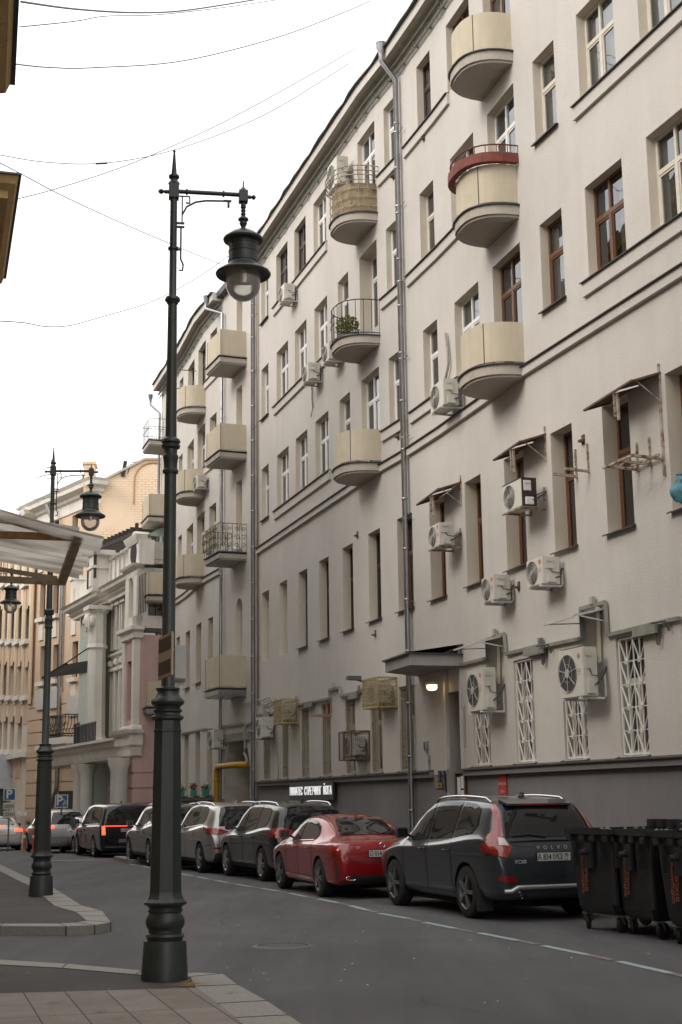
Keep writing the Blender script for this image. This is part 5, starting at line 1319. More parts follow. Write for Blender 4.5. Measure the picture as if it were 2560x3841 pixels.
left_block([(1.5,-30),(-1.6,4.5)],19,.8,'unseen beige house beside the viewer, raised to shade the lower facade',pr1,neu,floors=((1.2,3.2),(4.8,6.8)))  # out of view; raised so the facade base falls into shade

left_block([(-13,6),(-30,22),(-30,40)],20,.8,'added unseen beige house down the side street, blocking bright horizon from car reflections',pr1,neu)  # added out of view to hide the bright horizon from car paint

left_block([(-3.6,5.5),(-6.4,14.0)],19,.3,'added unseen taller beige wing behind the corner house, shading the lower facade',[(0,-.5),(.3,0)],neu)  # added out of view; its height cuts skylight on the lower facade
left_block([(14,3.5),(19.5,-30)],20,.3,'added unseen grey house on the right behind the viewer, cutting skylight',[(0,-.5),(.3,0)],stucco)  # added out of view to narrow the open sky behind the camera
# ================= street lamps
swht=mat('sign_white_matt',(.62,.62,.62),.6)
def lamp(M,label,first=None,armrot=0,s=1):
    if first:
        c=copy_tree(first); c.matrix_local=M; c['label']=label; return c
    e=empty('street_lamp',M,label,'street lamp','street lamps with hanging lanterns')
    MB().lathe([(.212,0),(.210,.03),(.192,.325),(.188,.335)],28).lathe([(.16,.335),(.165,.36),(.175,.375),(.165,.395),(.15,.40),(.15,.43),(.168,.455),(.178,.49),(.172,.53),(.15,.565),(.145,.58),(.158,.59),(.158,.605),(.15,.61),(.15,.625),(.17,.64),(.196,.655),(.2,.672)],28).build('base',lampm,e,smooth=35)
    MB().lathe([(.2,.672),(.175,.70),(.158,.735),(.152,.76),(.131,2.19),(.137,2.195),(.137,2.215),(.13,2.22),(.128,2.30)],8).build('shaft',lampm,e)
    MB().lathe([(.128,2.30),(.15,2.315),(.15,2.335),(.125,2.35),(.118,2.37),(.135,2.385),(.135,2.40),(.115,2.41),(.12,2.43),(.15,2.45),(.157,2.47),(.15,2.49),(.12,2.515),(.098,2.55),(.095,2.57),(.112,2.585),(.112,2.6),(.07,2.61),(.064,2.62),(.058,4.66),(.075,4.665),(.078,4.69),(.068,4.70),(.064,4.73),(.07,4.80),(.075,4.815),(.075,4.835),(.062,4.85),(.062,4.90),(.088,4.915),(.093,4.94),(.075,4.955),(.093,4.97),(.088,4.995),(.07,5.01),(.055,5.02),(.045,6.38),(.055,6.385),(.06,6.40),(.078,6.42),(.07,6.45),(.045,6.46),(.038,6.47),(.036,6.95),(.052,6.955),(.052,6.975),(.036,6.98),(.035,7.5)],20).build('pole',lampm,e,smooth=35)
    m=MB(); m.box(-.05,.05,-.05,.05,7.50,7.66); m.lathe([(.06,7.66),(.04,7.69),(.035,7.71),(.055,7.725),(.055,7.745),(.03,7.76),(.026,7.79),(.01,8.0),(.014,8.01),(.014,8.02),(.0,8.03)],12,cap=False)
    m.lathe([(0,-.16),(.022,-.145),(.028,-.12),(.012,-.10),(.02,-.09),(.02,-.05)],10,c=(0,0,7.57),axis='x'); m.build('finial',lampm,e,smooth=35)
    a=MB(); a.tube([(.05,0,7.58),(.66,0,7.58)],.022,10); 
    for x in (.13,.5): a.lathe([(.022,-.01),(.034,-.008),(.034,.008),(.022,.01)],12,c=(x,0,7.58),axis='x')
    a.bar((.05,0,7.53),(.16,0,7.53),.012); a.bar((.085,0,7.53),(.085,0,7.25),.014); a.bar((.16,0,7.53),(.16,0,7.46),.014); a.bar((.16,0,7.46),(.12,0,7.46),.014)
    a.tube([(.085,0,7.33),(.13,0,7.42),(.22,0,7.475),(.32,0,7.495),(.55,0,7.505)],.010,6); a.bar((.5,0,7.505),(.58,0,7.505),.03,.015); a.bar((.55,0,7.505),(.55,0,7.44),.05,.02)
    a.bar((.03,0,7.24),(.11,0,7.24),.02); a.bar((.03,0,7.20),(.11,0,7.20),.02)
    a.tube([(.075,0,7.2),(.075,0,6.86),(.10,0,6.80),(.095,0,6.74),(.06,0,6.74)],.010,6); a.bar((.04,0,6.96),(.08,0,6.96),.02)
    a.build('arm',lampm,e,smooth=40)
    L=empty('lantern',Matrix.Translation((.70,0,0)),parent=e)
    m=MB(); m.box(-.045,.045,-.045,.045,7.50,7.62); m.lathe([(.04,7.62),(.02,7.655),(.008,7.66),(.006,7.73)],10); m.lathe([(0,.13),(.02,.12),(.028,.10),(.012,.085),(.02,.075),(.02,.04)],10,c=(0,0,7.56),axis='x')
    m.lathe([(.025,7.50),(.028,7.44),(.018,7.43),(.026,7.41),(.018,7.39),(.026,7.375),(.02,7.35),(.05,7.325),(.055,7.31),(.035,7.29),(.04,7.27),(.03,7.25),(.022,7.23),(.022,7.20)],12)
    m.build('hanger',lampm,L,smooth=35)
    m=MB(); m.lathe([(.03,7.20),(.07,7.195),(.12,7.17),(.165,7.135),(.198,7.11),(.203,7.095),(.197,7.08),(.165,7.07),(.152,7.065),(.145,7.05),(.15,7.045),(.15,7.035),(.145,7.03),(.143,6.975),(.15,6.97),(.15,6.955),(.145,6.95),(.15,6.87),(.155,6.865),(.155,6.85),(.15,6.845),(.16,6.82),(.2,6.79),(.27,6.745),(.278,6.73),(.27,6.715),(.19,6.74),(.17,6.745),(.12,6.77),(0,6.78)],32,cap=False); m.build('hood',lampm,L,smooth=35)
    g=MB(); n=12; g.lathe([(.168,6.75),(.172,6.70),(.172,6.66)]+[(.172*math.cos(t*math.pi/2/n),6.62-.17*math.sin(t*math.pi/2/n)) for t in range(n)]+[(.002,6.45)],32,cap=False); g.build('globe',MATS['globe_glass'],L,smooth=80)
    MB().lathe([(.0,6.64),(.03,6.65),(.035,6.69),(.03,6.75),(.02,6.78)],12,cap=False).build('bulb',mat('bulb',(.5,.42,.3),.3),L,smooth=60)
    return e
gm=glassmat('globe_glass',(.93,.93,.92),.06,.03)
_n=gm.node_tree; _df=N(_n,'ShaderNodeBsdfTranslucent'); _df.inputs[0].default_value=(.8,.78,.74,1); _d2=N(_n,'ShaderNodeBsdfDiffuse'); _d2.inputs[0].default_value=(.8,.78,.74,1)
_a=N(_n,'ShaderNodeAddShader'); _n.links.new(_df.outputs[0],_a.inputs[0]); _n.links.new(_d2.outputs[0],_a.inputs[1]); _m=N(_n,'ShaderNodeMixShader'); _m.inputs[0].default_value=.13
_o=[x for x in _n.nodes if x.type=='OUTPUT_MATERIAL'][0]; _s=_o.inputs[0].links[0].from_socket; _n.links.new(_s,_m.inputs[1]); _n.links.new(_a.outputs[0],_m.inputs[2]); _n.links.new(_m.outputs[0],_o.inputs[0])
def rotz(x,y,z,a): return Matrix.Translation((x,y,z))@Matrix.Rotation(a,4,'Z')
l1=lamp(rotz(-1.64,13.15,.118,.16),'nearest tall dark street lamp, with a striped sign on its post, at the pavement corner')
lamp(rotz(-5.31,25.18,.11,.05),'second dark street lamp, standing on the kerbed island behind the rusty awning',l1)
lamp(rotz(-9.35,36.2,.08,.05),'third dark street lamp, cut by the left edge, only its lantern and arm showing',l1)
# sign plates on the near lamp post
SW=rotz(-1.64,13.15,0,0)
e=empty('road_sign',rotz(-1.60,12.72,0,R_(-70)),'rectangular dark sign with a pale diagonal band, seen obliquely on the near lamp post','road sign')
m=MB(); m.box(-.27,.27,-.02,0,2.78,3.17); m.build('backing',mat('sign_rim',(.42,.34,.25),.6),e,bevel=.004)
m=MB(); m.box(-.24,.24,-.024,-.02,3.02,3.14); m.nx(); m.box(-.24,.24,-.024,-.02,2.81,2.93); build_each(m,'dark_field',mat('sign_dark',(.035,.022,.035),.5,nscale=5,namt=.2),e)
for z in (2.87,3.08): MB().bar((-.22,0,z),(-.40,.10,z),.03).lathe([(.068,-.012),(.068,.012)],16,c=(-.418,.109,z)).build('clamp',zinc,e)
e=empty('road_sign',rotz(-1.60,13.30,0,R_(50)),'plain grey back of a sign plate behind the near lamp post','road sign')
MB().box(-.02,.15,0,.006,2.76,3.14).build('plate',mat('sign_back',(.5,.49,.48),.5,metal=.3,nscale=3,namt=.1),e); MB().bar((-.05,-.01,2.81),(.12,-.01,2.81),.03).build('bracket',zinc,e)
# rusty awning with corrugated plastic sheet
e=empty('awning',Matrix.Translation((-1.6,7.2,2.9)),'torn corrugated plastic awning on a rusty frame, blurred at the left edge','awning')
O=Vector((1.6,-7.2,-2.9)); V=lambda *a: Vector(a)+O
TR=Vector((-1.10,6.45,2.905)); TL=Vector((-2.6,6.25,3.26)); BR=Vector((-1.50,7.92,2.925)); BL=Vector((-3.0,7.75,3.32))
m=MB(); nu,nv=60,72; idx=[]
rr=random.Random(9); tear=[rr.uniform(0,.02) for _ in range(nv+1)]
for j in range(nv+1):
    row=[]; v=j/nv; te=tear[j//6]*.8+ (.04 if 26<j<32 else 0)
    for i in range(nu+1):
        u=i/nu; a=TL.lerp(BL,v); b=TR.lerp(BR,v); q=a.lerp(b,u*(1-te)); q=q+Vector((0,0,.020*math.sin(v*math.pi*2*9)+.02*math.sin(u*5+v*3)))
        row.append(m.p(q+O))
    idx.append(row)
for j in range(nv):
    for i in range(nu):
        if 33<j<38 and 24<i<36: continue
        m.face((idx[j][i],idx[j][i+1],idx[j+1][i+1],idx[j+1][i]))
sheet=bpy.data.materials.new('corrugated_plastic'); sheet.use_nodes=True; nt=sheet.node_tree; b=nt.nodes['Principled BSDF']; b.inputs['Roughness'].default_value=.5
tcn=N(nt,'ShaderNodeTexCoord'); mpp=N(nt,'ShaderNodeMapping'); mpp.inputs['Rotation'].default_value=(0,0,R_(-12)); mpp.inputs['Scale'].default_value=(.9,7,3); nn=N(nt,'ShaderNodeTexNoise'); nn.inputs['Detail'].default_value=6; nn.inputs['Scale'].default_value=1.4
nt.links.new(tcn.outputs['Object'],mpp.inputs[0]); nt.links.new(mpp.outputs[0],nn.inputs[0]); rp=N(nt,'ShaderNodeValToRGB'); rp.color_ramp.elements[0].position=.38; rp.color_ramp.elements[0].color=(.34,.30,.25,1); rp.color_ramp.elements[1].position=.6; rp.color_ramp.elements[1].color=(.80,.77,.72,1); nt.links.new(nn.outputs[0],rp.inputs[0]); nt.links.new(rp.outputs[0],b.inputs['Base Color'])
tr=N(nt,'ShaderNodeBsdfTranslucent'); nt.links.new(rp.outputs[0],tr.inputs[0]); ms=N(nt,'ShaderNodeMixShader'); ms.inputs[0].default_value=.7; nt.links.new(b.outputs[0],ms.inputs[1]); nt.links.new(tr.outputs[0],ms.inputs[2]); nt.links.new(ms.outputs[0],nt.nodes['Material Output'].inputs[0])
m.build('corrugated_sheet',sheet,e,smooth=60,norm=False)
arust=mat('awning_rust',(.36,.20,.09),.85,nscale=14,namt=.5,grime=(10,.55,(.08,.055,.035)),bump=.4)
awood=mat('awning_beam',(.32,.27,.21),.85,nscale=10,namt=.4)
MB().bar(V(-2.9,6.6,3.01),V(-1.25,6.6,2.925),.032).build('rail',arust,e); MB().bar(V(-3.1,7.87,3.0),V(-1.60,7.87,2.91),.035).build('rail',awood,e)
MB().bar(V(-1.245,6.52,2.925),V(-1.60,7.9,2.91),.045,.03).build('cross_beam',awood,e); MB().bar(V(-2.8,6.35,3.16),V(-1.25,6.55,2.95),.03).build('brace',mat('awning_pale',(.5,.47,.42),.8,nscale=8,namt=.2),e); MB().bar(V(-3.2,7.8,3.2),V(-1.62,7.87,2.93),.025).build('brace',awood,e)
# parking signs
def psign(x,y,Y,label,wheel=False,extra=False,pole=True):
    d=ray(x,y); k=Y/d.y; X0,Z0=d.x*k,EYE+d.z*k; w=.50
    e=empty('parking_sign',rotz(X0,Y,gz(X0,Y),R_(8)),label,'road sign'); z=Z0-gz(X0,Y)
    MB().box(-w/2,w/2,-.02,0,z-w/2,z+w/2).build('rim',whitef,e); MB().box(-w/2+.03,w/2-.03,-.025,-.02,z-w/2+.03,z+w/2-.03).build('field',mat('sign_blue',(.03,.10,.22),.5),e)
    text('letter','P',.50,swht,e,Matrix.Translation((-.02 if not wheel else -.08,-.03,z)),depth=.003,bold=.012)
    if wheel:
        MB().tube([(.12+.07*math.cos(a*.6),-.03,z-.12+.07*math.sin(a*.6)) for a in range(9)],.01,4).bar((.1,-.03,z),(.1,-.03,z-.12),.02).bar((.1,-.03,z-.1),(.2,-.03,z-.12),.02).build('wheelchair_mark',swht,e)
        MB().bar((-.22,-.032,z+.25),(.25,-.032,z-.05),.02).build('stroke',swht,e)
    if extra:
        [MB().box(-w/2,w/2,-.02,0,z-b_,z-b_+.29).build('plate',mat('plate_cream',(.50,.47,.40),.6),e) for b_ in (.62,.96)]
        text('lettering','25м',.2,acd,e,Matrix.Translation((0,-.025,z-.81)),depth=.002); text('lettering','▲  ▲'.replace('▲','I'),.2,acd,e,Matrix.Translation((0,-.025,z-.81)),depth=.002,spacing=3.0) if 0 else None
        MB().bar((-.24,-.026,z-.9),(-.24,-.026,z-.73),.02).bar((.24,-.026,z-.9),(.24,-.026,z-.73),.02).bar((-.2,-.026,z-.45),(.2,-.026,z-.45),.02).bar((-.2,-.026,z-.52),(.2,-.026,z-.52),.015).build('arrow',acd,e)
    MB().tube([(0,.03,-.3),(0,.03,z+.2)],.035,8).build('post',zinc,e)
psign(37,2980,60,'blue parking sign with two small plates beneath it, at the far left edge',extra=True)
psign(232,3005,56,'blue parking sign with a wheelchair symbol, beyond the second lamp post',wheel=True)
# road delineator posts
dl=mat('delineator_orange',(.45,.08,.02),.5)
for i,(x,y) in enumerate(((91,3193),(124,3193))):
    d=ray(x,y); Y=56; k=Y/d.y; e=empty('delineator_post',Matrix.Translation((d.x*k,Y,EYE+d.z*k)),('left orange delineator post behind the white car','right orange delineator post close to the second lamp post')[i],'bollard')
    MB().lathe([(.09,0),(.09,.03),(.045,.05),(.04,.75),(.035,.78),(0,.79)],10).build('post',dl,e,smooth=30); MB().lathe([(.046,.5),(.046,.62)],10,cap=False).build('reflector',whitef,e)
# overhead wires
def wire(pts,label,r=.012,depths=(20,40),n=24):
    Q=[]
    for i,(x,y) in enumerate(pts):
        t=i/(len(pts)-1); Y=depths[0]*(1-t)+depths[1]*t; d=ray(x,y); k=Y/d.y; Q.append(Vector((d.x*k,Y,EYE+d.z*k)))
    # smooth with Catmull-Rom
    out=[]
    for i in range(len(Q)-1):
        p0,p1,p2,p3=Q[max(0,i-1)],Q[i],Q[i+1],Q[min(len(Q)-1,i+2)]
        for j in range(8):
            t=j/8; out.append(.5*((2*p1)+(p2-p0)*t+(2*p0-5*p1+4*p2-p3)*t*t+(3*p1-p0-3*p2+p3)*t**3))
    out.append(Q[-1]); c=out[0].copy()
    e=empty('overhead_wire',Matrix.Translation(c),label,'wire','overhead wires across the street'); MB().tube([p-c for p in out],r*.85,5).build('cable',wirem,e)
wirem=mat('wire_grey',(.11,.11,.11),.6)
z1=lambda x,y:(x/1.225,y/1.225)
wire([z1(*p) for p in ((98,8),(350,42),(620,58),(850,48),(1150,2),(1300,-25))],'thickest dark wire at the very top of the sky',.016,(14,28))
wire([z1(*p) for p in ((88,124),(350,97),(490,74),(720,68),(1000,38),(1255,2),(1400,-25))],'thin kinked wire just below the thickest one at the top',.009,(14,30))
wire([z1(*p) for p in ((68,294),(230,310),(430,311),(850,278),(1280,170),(1568,62),(1700,5))],'long single sagging wire crossing the upper sky from the top left cornice',.011,(14,31))
wire([z1(*p) for p in ((-60,700),(0,712),(200,744),(440,752),(690,717),(950,640),(1250,510),(1568,315),(1610,288))],'low sagging wire from the left edge, with a dark splice, passing the lamp finial',.010,(24,33))
wire([z1(*p) for p in ((85,913),(250,870),(500,790),(700,712),(1000,575),(1300,415),(1568,262),(1640,215))],'nearly straight wire rising from the left cornice to the roof hopper',.010,(24,33))
wire([z1(*p) for p in ((0,748),(105,803),(300,905),(560,1025),(788,1122),(860,1153),(1010,1212))],'wire falling from the left edge behind the lamp post towards the lantern',.013,(24,44))
wire([z1(*p) for p in ((-20,1474),(110,1483),(220,1501),(330,1494),(470,1455),(700,1385),(900,1280),(1060,1170),(1090,1150))],'lowest sagging wire, passing behind the lamp post below the lantern',.013,(24,45))
wire([(0,1881),(60,1876),(160,1870),(230,1862)],'faint far wire above the awning reaching the tan house',.02,(60,88))
d=ray(382,613); k=27.2/d.y; e=empty('wire_splice',Matrix.Translation((d.x*k,27.2,EYE+d.z*k)),'short dark splice sleeve on the low sagging wire','cable splice'); MB().tube([(-.12,0,-.003),(.12,0,.003)],.02,6).build('sleeve',acd,e)
# ================= cars.  local axes: x forward, y left, z up
def interp(tab,x,k):
    if x<=tab[0][0]: return tab[0][k]
    for a,b in zip(tab,tab[1:]):
        if x<=b[0]:
            t=(x-a[0])/(b[0]-a[0]); return a[k]*(1-t)+b[k]*t
    return tab[-1][k]
SUV=dict(L=4.64,axles=(1.42,-1.35),wr=.365,tab=[(-2.32,0.42,0.66,0.7,0.62,0.6),(-2.3,0.34,0.86,0.8,0.7,0.8),(-2.26,0.28,1,0.87,0.74,0.94),(-2.18,0.26,1.12,0.905,0.735,1.03),(-2.08,0.25,1.3,0.925,0.702,1.09),(-1.97,0.24,1.47,0.935,0.69,1.12),(-1.84,0.24,1.6,0.94,0.678,1.14),(-1.66,0.23,1.66,0.942,0.67,1.135),(-1.35,0.22,1.69,0.945,0.665,1.12),(-0.9,0.22,1.71,0.942,0.67,1.07),(-0.4,0.22,1.715,0.935,0.68,1.03),(0.1,0.22,1.7,0.932,0.685,1),(0.42,0.22,1.645,0.932,0.685,0.99),(0.72,0.22,1.5,0.935,0.7,0.98),(1,0.22,1.3,0.938,0.711,0.975),(1.22,0.22,1.13,0.94,0.76,0.97),(1.42,0.22,1.06,0.94,0.8,0.95),(1.75,0.23,1.01,0.93,0.79,0.9),(2.02,0.25,0.94,0.9,0.72,0.83),(2.18,0.27,0.84,0.84,0.66,0.74),(2.27,0.3,0.72,0.76,0.6,0.64),(2.32,0.36,0.58,0.64,0.5,0.52)],
 win=[[(.98,1.03),(.13,1.07),(.10,1.60),(.36,1.575),(.62,1.46)],[(.05,1.07),(-.80,1.11),(-.84,1.625),(-.3,1.63),(.02,1.61)],[(-.88,1.115),(-1.50,1.18),(-1.62,1.30),(-1.52,1.52),(-1.3,1.59),(-.92,1.62)]],
 rear=[(-.66,1.13),(.66,1.13),(.60,1.40),(.52,1.575),(.3,1.60),(-.3,1.60),(-.52,1.575),(-.60,1.40)],ws=(1.10,.52,.70))
SEDAN=dict(L=4.63,axles=(1.40,-1.30),wr=.335,tab=[(-2.32,0.42,0.62,0.66,0.58,0.56),(-2.3,0.32,0.84,0.76,0.66,0.76),(-2.25,0.26,0.95,0.83,0.68,0.86),(-2.14,0.22,0.985,0.865,0.69,0.9),(-1.95,0.2,1,0.885,0.7,0.925),(-1.72,0.19,1.03,0.89,0.68,0.94),(-1.5,0.18,1.1,0.892,0.63,0.94),(-1.2,0.18,1.24,0.892,0.63,0.93),(-0.85,0.17,1.36,0.89,0.621,0.925),(-0.45,0.17,1.42,0.886,0.635,0.92),(0,0.17,1.43,0.884,0.645,0.91),(0.35,0.17,1.395,0.884,0.654,0.9),(0.65,0.17,1.29,0.885,0.662,0.89),(0.95,0.17,1.14,0.888,0.692,0.885),(1.18,0.17,1.02,0.89,0.71,0.875),(1.42,0.18,0.965,0.89,0.75,0.86),(1.75,0.19,0.915,0.88,0.74,0.81),(2.02,0.2,0.84,0.85,0.68,0.74),(2.18,0.22,0.75,0.79,0.6,0.65),(2.27,0.26,0.64,0.7,0.54,0.56),(2.32,0.32,0.52,0.58,0.45,0.46)],
 win=[[(.88,.935),(.08,.955),(.02,1.335),(.30,1.315),(.55,1.22)],[(.02,.955),(-.85,.99),(-1.02,1.05),(-.85,1.22),(-.5,1.315),(-.06,1.345)]],
 rear=None,ws=(1.08,.38,.62))
VAN=dict(L=5.3,axles=(1.6,-1.48),wr=.365,tab=[
 (-2.65,.40,.70,.80,.72,.64),(-2.64,.30,1.0,.90,.80,.94),(-2.60,.24,1.30,.95,.80,1.05),(-2.55,.22,1.52,.965,.775,1.08),(-2.48,.21,1.70,.97,.75,1.09),(-2.36,.20,1.79,.975,.74,1.09),(-2.1,.2,1.82,.978,.735,1.09),(-1.2,.2,1.84,.98,.74,1.07),(-.3,.2,1.84,.98,.75,1.05),(.5,.2,1.80,.98,.75,1.03),(.95,.2,1.68,.978,.75,1.02),(1.3,.2,1.46,.976,.77,1.01),(1.6,.2,1.22,.975,.8,1.0),(1.85,.2,1.10,.97,.81,.97),(2.2,.21,1.0,.94,.78,.88),(2.45,.24,.88,.88,.70,.77),(2.58,.28,.72,.8,.62,.63),(2.65,.34,.58,.68,.5,.5)],
 win=[[(1.42,1.07),(.42,1.10),(.38,1.68),(.72,1.64),(1.0,1.52)],[(.34,1.10),(-.85,1.12),(-.88,1.71),(-.3,1.72),(.3,1.69)],[(-.93,1.12),(-2.1,1.15),(-2.2,1.4),(-2.12,1.66),(-1.0,1.71)]],
 rear=[(-.74,1.14),(.74,1.14),(.68,1.70),(-.68,1.70)],ws=(1.50,.68,.76))
badgem=mat('badge_silver',(.62,.62,.63),.4,metal=.3)
def paint_mat(name,col,metal=.5,rough=.32): return mat(name,col,rough,metal=metal,coat=.85,spec=.25,nscale=3,namt=.03)
cglass=mat('car_glass',(.012,.013,.015),.03,spec=.5)
tyre=mat('tyre',(.016,.016,.016),.85,nscale=9,namt=.3); rimm=mat('alloy',(.42,.42,.43),.3,metal=.85); rimd=mat('alloy_dark',(.22,.22,.225),.35,metal=.7)
well=mat('wheel_well',(.006,.006,.006),.9); chrome=mat('chrome',(.65,.65,.66),.12,metal=1); lred=mat('tail_red',(.24,.006,.006),.12,coat=1); lredon=mat('tail_lit',(.6,.01,.01),.2,emit=((1,.05,.02),2.2)); lwh=mat('tail_clear',(.55,.5,.5),.1,coat=1); trim=mat('black_trim',(.02,.02,.021),.55); platem=mat('plate_white',(.55,.55,.53),.4); headl=mat('headlamp',(.35,.37,.4),.06,coat=1)
def body_mesh(T,m,name):
    tab=T['tab']; bm=bmesh.new(); xs=[r[0] for r in tab]; rings=[]
    for x,B,Tp,w,wr,S in tab:
        S=min(S,Tp-.03); G=Tp-S; e=min(1,G/.35)
        r=[(0,B+.02),(w*.72,B+.01),(w*.90,B+.03),(w*.955,B+.12),(w*.975,B+(S-B)*.38),(w*.99,B+(S-B)*.66),(w*1.0,S-.07*min(1,(S-B)/.3)),(w*.99,S-.022),(w*.945,S),
           (w*.94+(wr-w*.94)*(.45+.05*(1-e)),S+G*.45),(wr+.02*e,Tp-.085*e-.012*(1-e)),(wr*.86,Tp-.028*e-.006),(wr*.45,Tp-.004),(0,Tp)]
        rings.append([bm.verts.new((x,y,z)) for y,z in r]+[bm.verts.new((x,-y,z)) for y,z in r[-2:0:-1]])
    n=len(rings[0])
    for a,b in zip(rings,rings[1:]):
        for j in range(n): bm.faces.new((a[j],a[(j+1)%n],b[(j+1)%n],b[j]))
    bm.faces.new(rings[0]); bm.faces.new(rings[-1][::-1])
    bmesh.ops.recalc_face_normals(bm,faces=bm.faces); me=bpy.data.meshes.new('body'); bm.to_mesh(me); bm.free(); me.materials.append(m); me.materials.append(well)
    o=bpy.data.objects.new('tmp',me); COL.objects.link(o)
    s=o.modifiers.new('s','SUBSURF'); s.levels=2; s.render_levels=2
    # wheel housings
    k=MB()
    for ax in T['axles']:
        for sd in (1,-1): k.mi=0; k.lathe([(T['wr']+.055,-.22),(T['wr']+.055,.22)],32,c=(ax,sd*(max(r[3] for r in tab)-.10),T['wr']-.005),axis='y')
    c=bpy.data.objects.new('cut',k.mesh('cut',well)); COL.objects.link(c); 
    bo=o.modifiers.new('b','BOOLEAN'); bo.object=c; bo.operation='DIFFERENCE'; bo.solver='EXACT'; bo.material_mode='TRANSFER'
    dg=bpy.context.evaluated_depsgraph_get(); dg.update(); ev=o.evaluated_get(dg); out=bpy.data.meshes.new_from_object(ev)
    s2=bpy.data.meshes.new_from_object(ev)
    bo.show_viewport=False; bo.show_render=False; dg.update(); pl=bpy.data.meshes.new_from_object(o.evaluated_get(dg))
    bvh=BVHTree.FromPolygons([v.co.copy() for v in pl.vertices],[list(p.vertices) for p in pl.polygons])
    nrm=pl
    bpy.data.objects.remove(o); bpy.data.objects.remove(c)
    out.polygons.foreach_set('use_smooth',[True]*len(out.polygons)); out.set_sharp_from_angle(angle=R_(38))
    return out,bvh
DIR={'L':(Vector((0,-1,0)),lambda a,b:Vector((a,3,b))),'R':(Vector((0,1,0)),lambda a,b:Vector((a,-3,b))),'B':(Vector((1,0,0)),lambda a,b:Vector((-4,a,b))),'F':(Vector((-1,0,0)),lambda a,b:Vector((4,a,b))),'T':(Vector((0,0,-1)),lambda a,b:Vector((a,b,4)))}
def decal(bvh,polys,mode,off=.006,step=.05,thick=0):
    mb=MB(); d,f=DIR[mode]
    for poly in (polys if isinstance(polys[0][0],(list,tuple)) else [polys]):
        pts=[]
        for (a,b) in zip(poly,poly[1:]+poly[:1]):
            n=max(1,int(math.dist(a,b)/step))
            for k in range(n): pts.append(Vector((a[0]+(b[0]-a[0])*k/n,a[1]+(b[1]-a[1])*k/n)))
        nb=len(pts); x0=min(p.x for p in pts);x1=max(p.x for p in pts);y0=min(p.y for p in pts);y1=max(p.y for p in pts)
        def inside(q):
            c=False
            for i in range(nb):
                a,b=pts[i],pts[(i+1)%nb]
                if (a.y>q.y)!=(b.y>q.y) and q.x<(b.x-a.x)*(q.y-a.y)/(b.y-a.y)+a.x: c=not c
            return c
        st=step*1.1; x=x0+st/2
        while x<x1:
            y=y0+st/2
            while y<y1:
                q=Vector((x,y))
                if inside(q) and min((q-p).length for p in pts[:nb])>st*.45: pts.append(q)
                y+=st
            x+=st
        V,E,Fc,*_=delaunay_2d_cdt(pts,[(i,(i+1)%nb) for i in range(nb)],[],1,1e-5)
        idx=[]
        last=None
        for v in V:
            h=bvh.ray_cast(f(v.x,v.y),d)
            if h[0] is None:
                q=bvh.find_nearest(f(v.x,v.y)-f(0,0)*0+d*2.2 if 0 else (f(v.x,v.y)+d*2.3)); h=q
            idx.append(mb.p(h[0]-d*off+ (h[1]*off*.5 if h[1].dot(d)<0 else -h[1]*off*.5)))
        for t in Fc: mb.face([idx[i] for i in t])
    return mb
def fix_normals(o,mode):
    d=DIR[mode][0]; me=o.data
    s=sum(p.normal.dot(d)*p.area for p in me.polygons)
    if s>0: me.flip_normals()
def add_decal(parent,name,m,bvh,polys,mode,off=.006,step=.05):
    o=decal(bvh,polys,mode,off,step).build(name,m,parent,smooth=60,norm=False); fix_normals(o,mode); return o
def wheel_obj(r,w,rimmat,spokes=5,twin=False):
    e=MB(); e.lathe([(r*.66,-w/2),(r*.9,-w/2),(r*.975,-w/2+.02),(r,-w/2+.05),(r,w/2-.05),(r*.975,w/2-.02),(r*.9,w/2),(r*.66,w/2)],36,axis='y',cap=False); ty=e.mesh('wheel',tyre,smooth=40)
    q=MB(); q.lathe([(r*.68,-w/2+.01),(r*.66,-w/2-.0),(r*.62,-w/2+.015),(r*.60,-w/2+.08),(r*.60,w/2)],32,axis='y',cap=False)
    for k in range(spokes):
        a=2*math.pi*k/spokes
        for da in ((-.17,.17) if twin else (0,)):
            c,s=math.cos(a+da),math.sin(a+da); c0,s0=math.cos(a),math.sin(a)
            q.bar((r*.10*c0,-w/2+.01,r*.10*s0),(r*.64*c,-w/2+.012,r*.64*s),.045 if not twin else .026,.05 if not twin else .035)
    q.lathe([(0,-w/2-.01),(r*.14,-w/2-.008),(r*.15,-w/2+.03)],16,axis='y',cap=False); rm_=q.mesh('rim',rimmat,smooth=40)
    b=MB(); b.lathe([(0,-w/2+.09),(r*.60,-w/2+.09)],24,axis='y',cap=False); bd=b.mesh('brake_backing',well)
    return ty,rm_,bd
def sym(poly): return [(-a,b) for a,b in poly][::-1]
CARS='cars parked along the street'
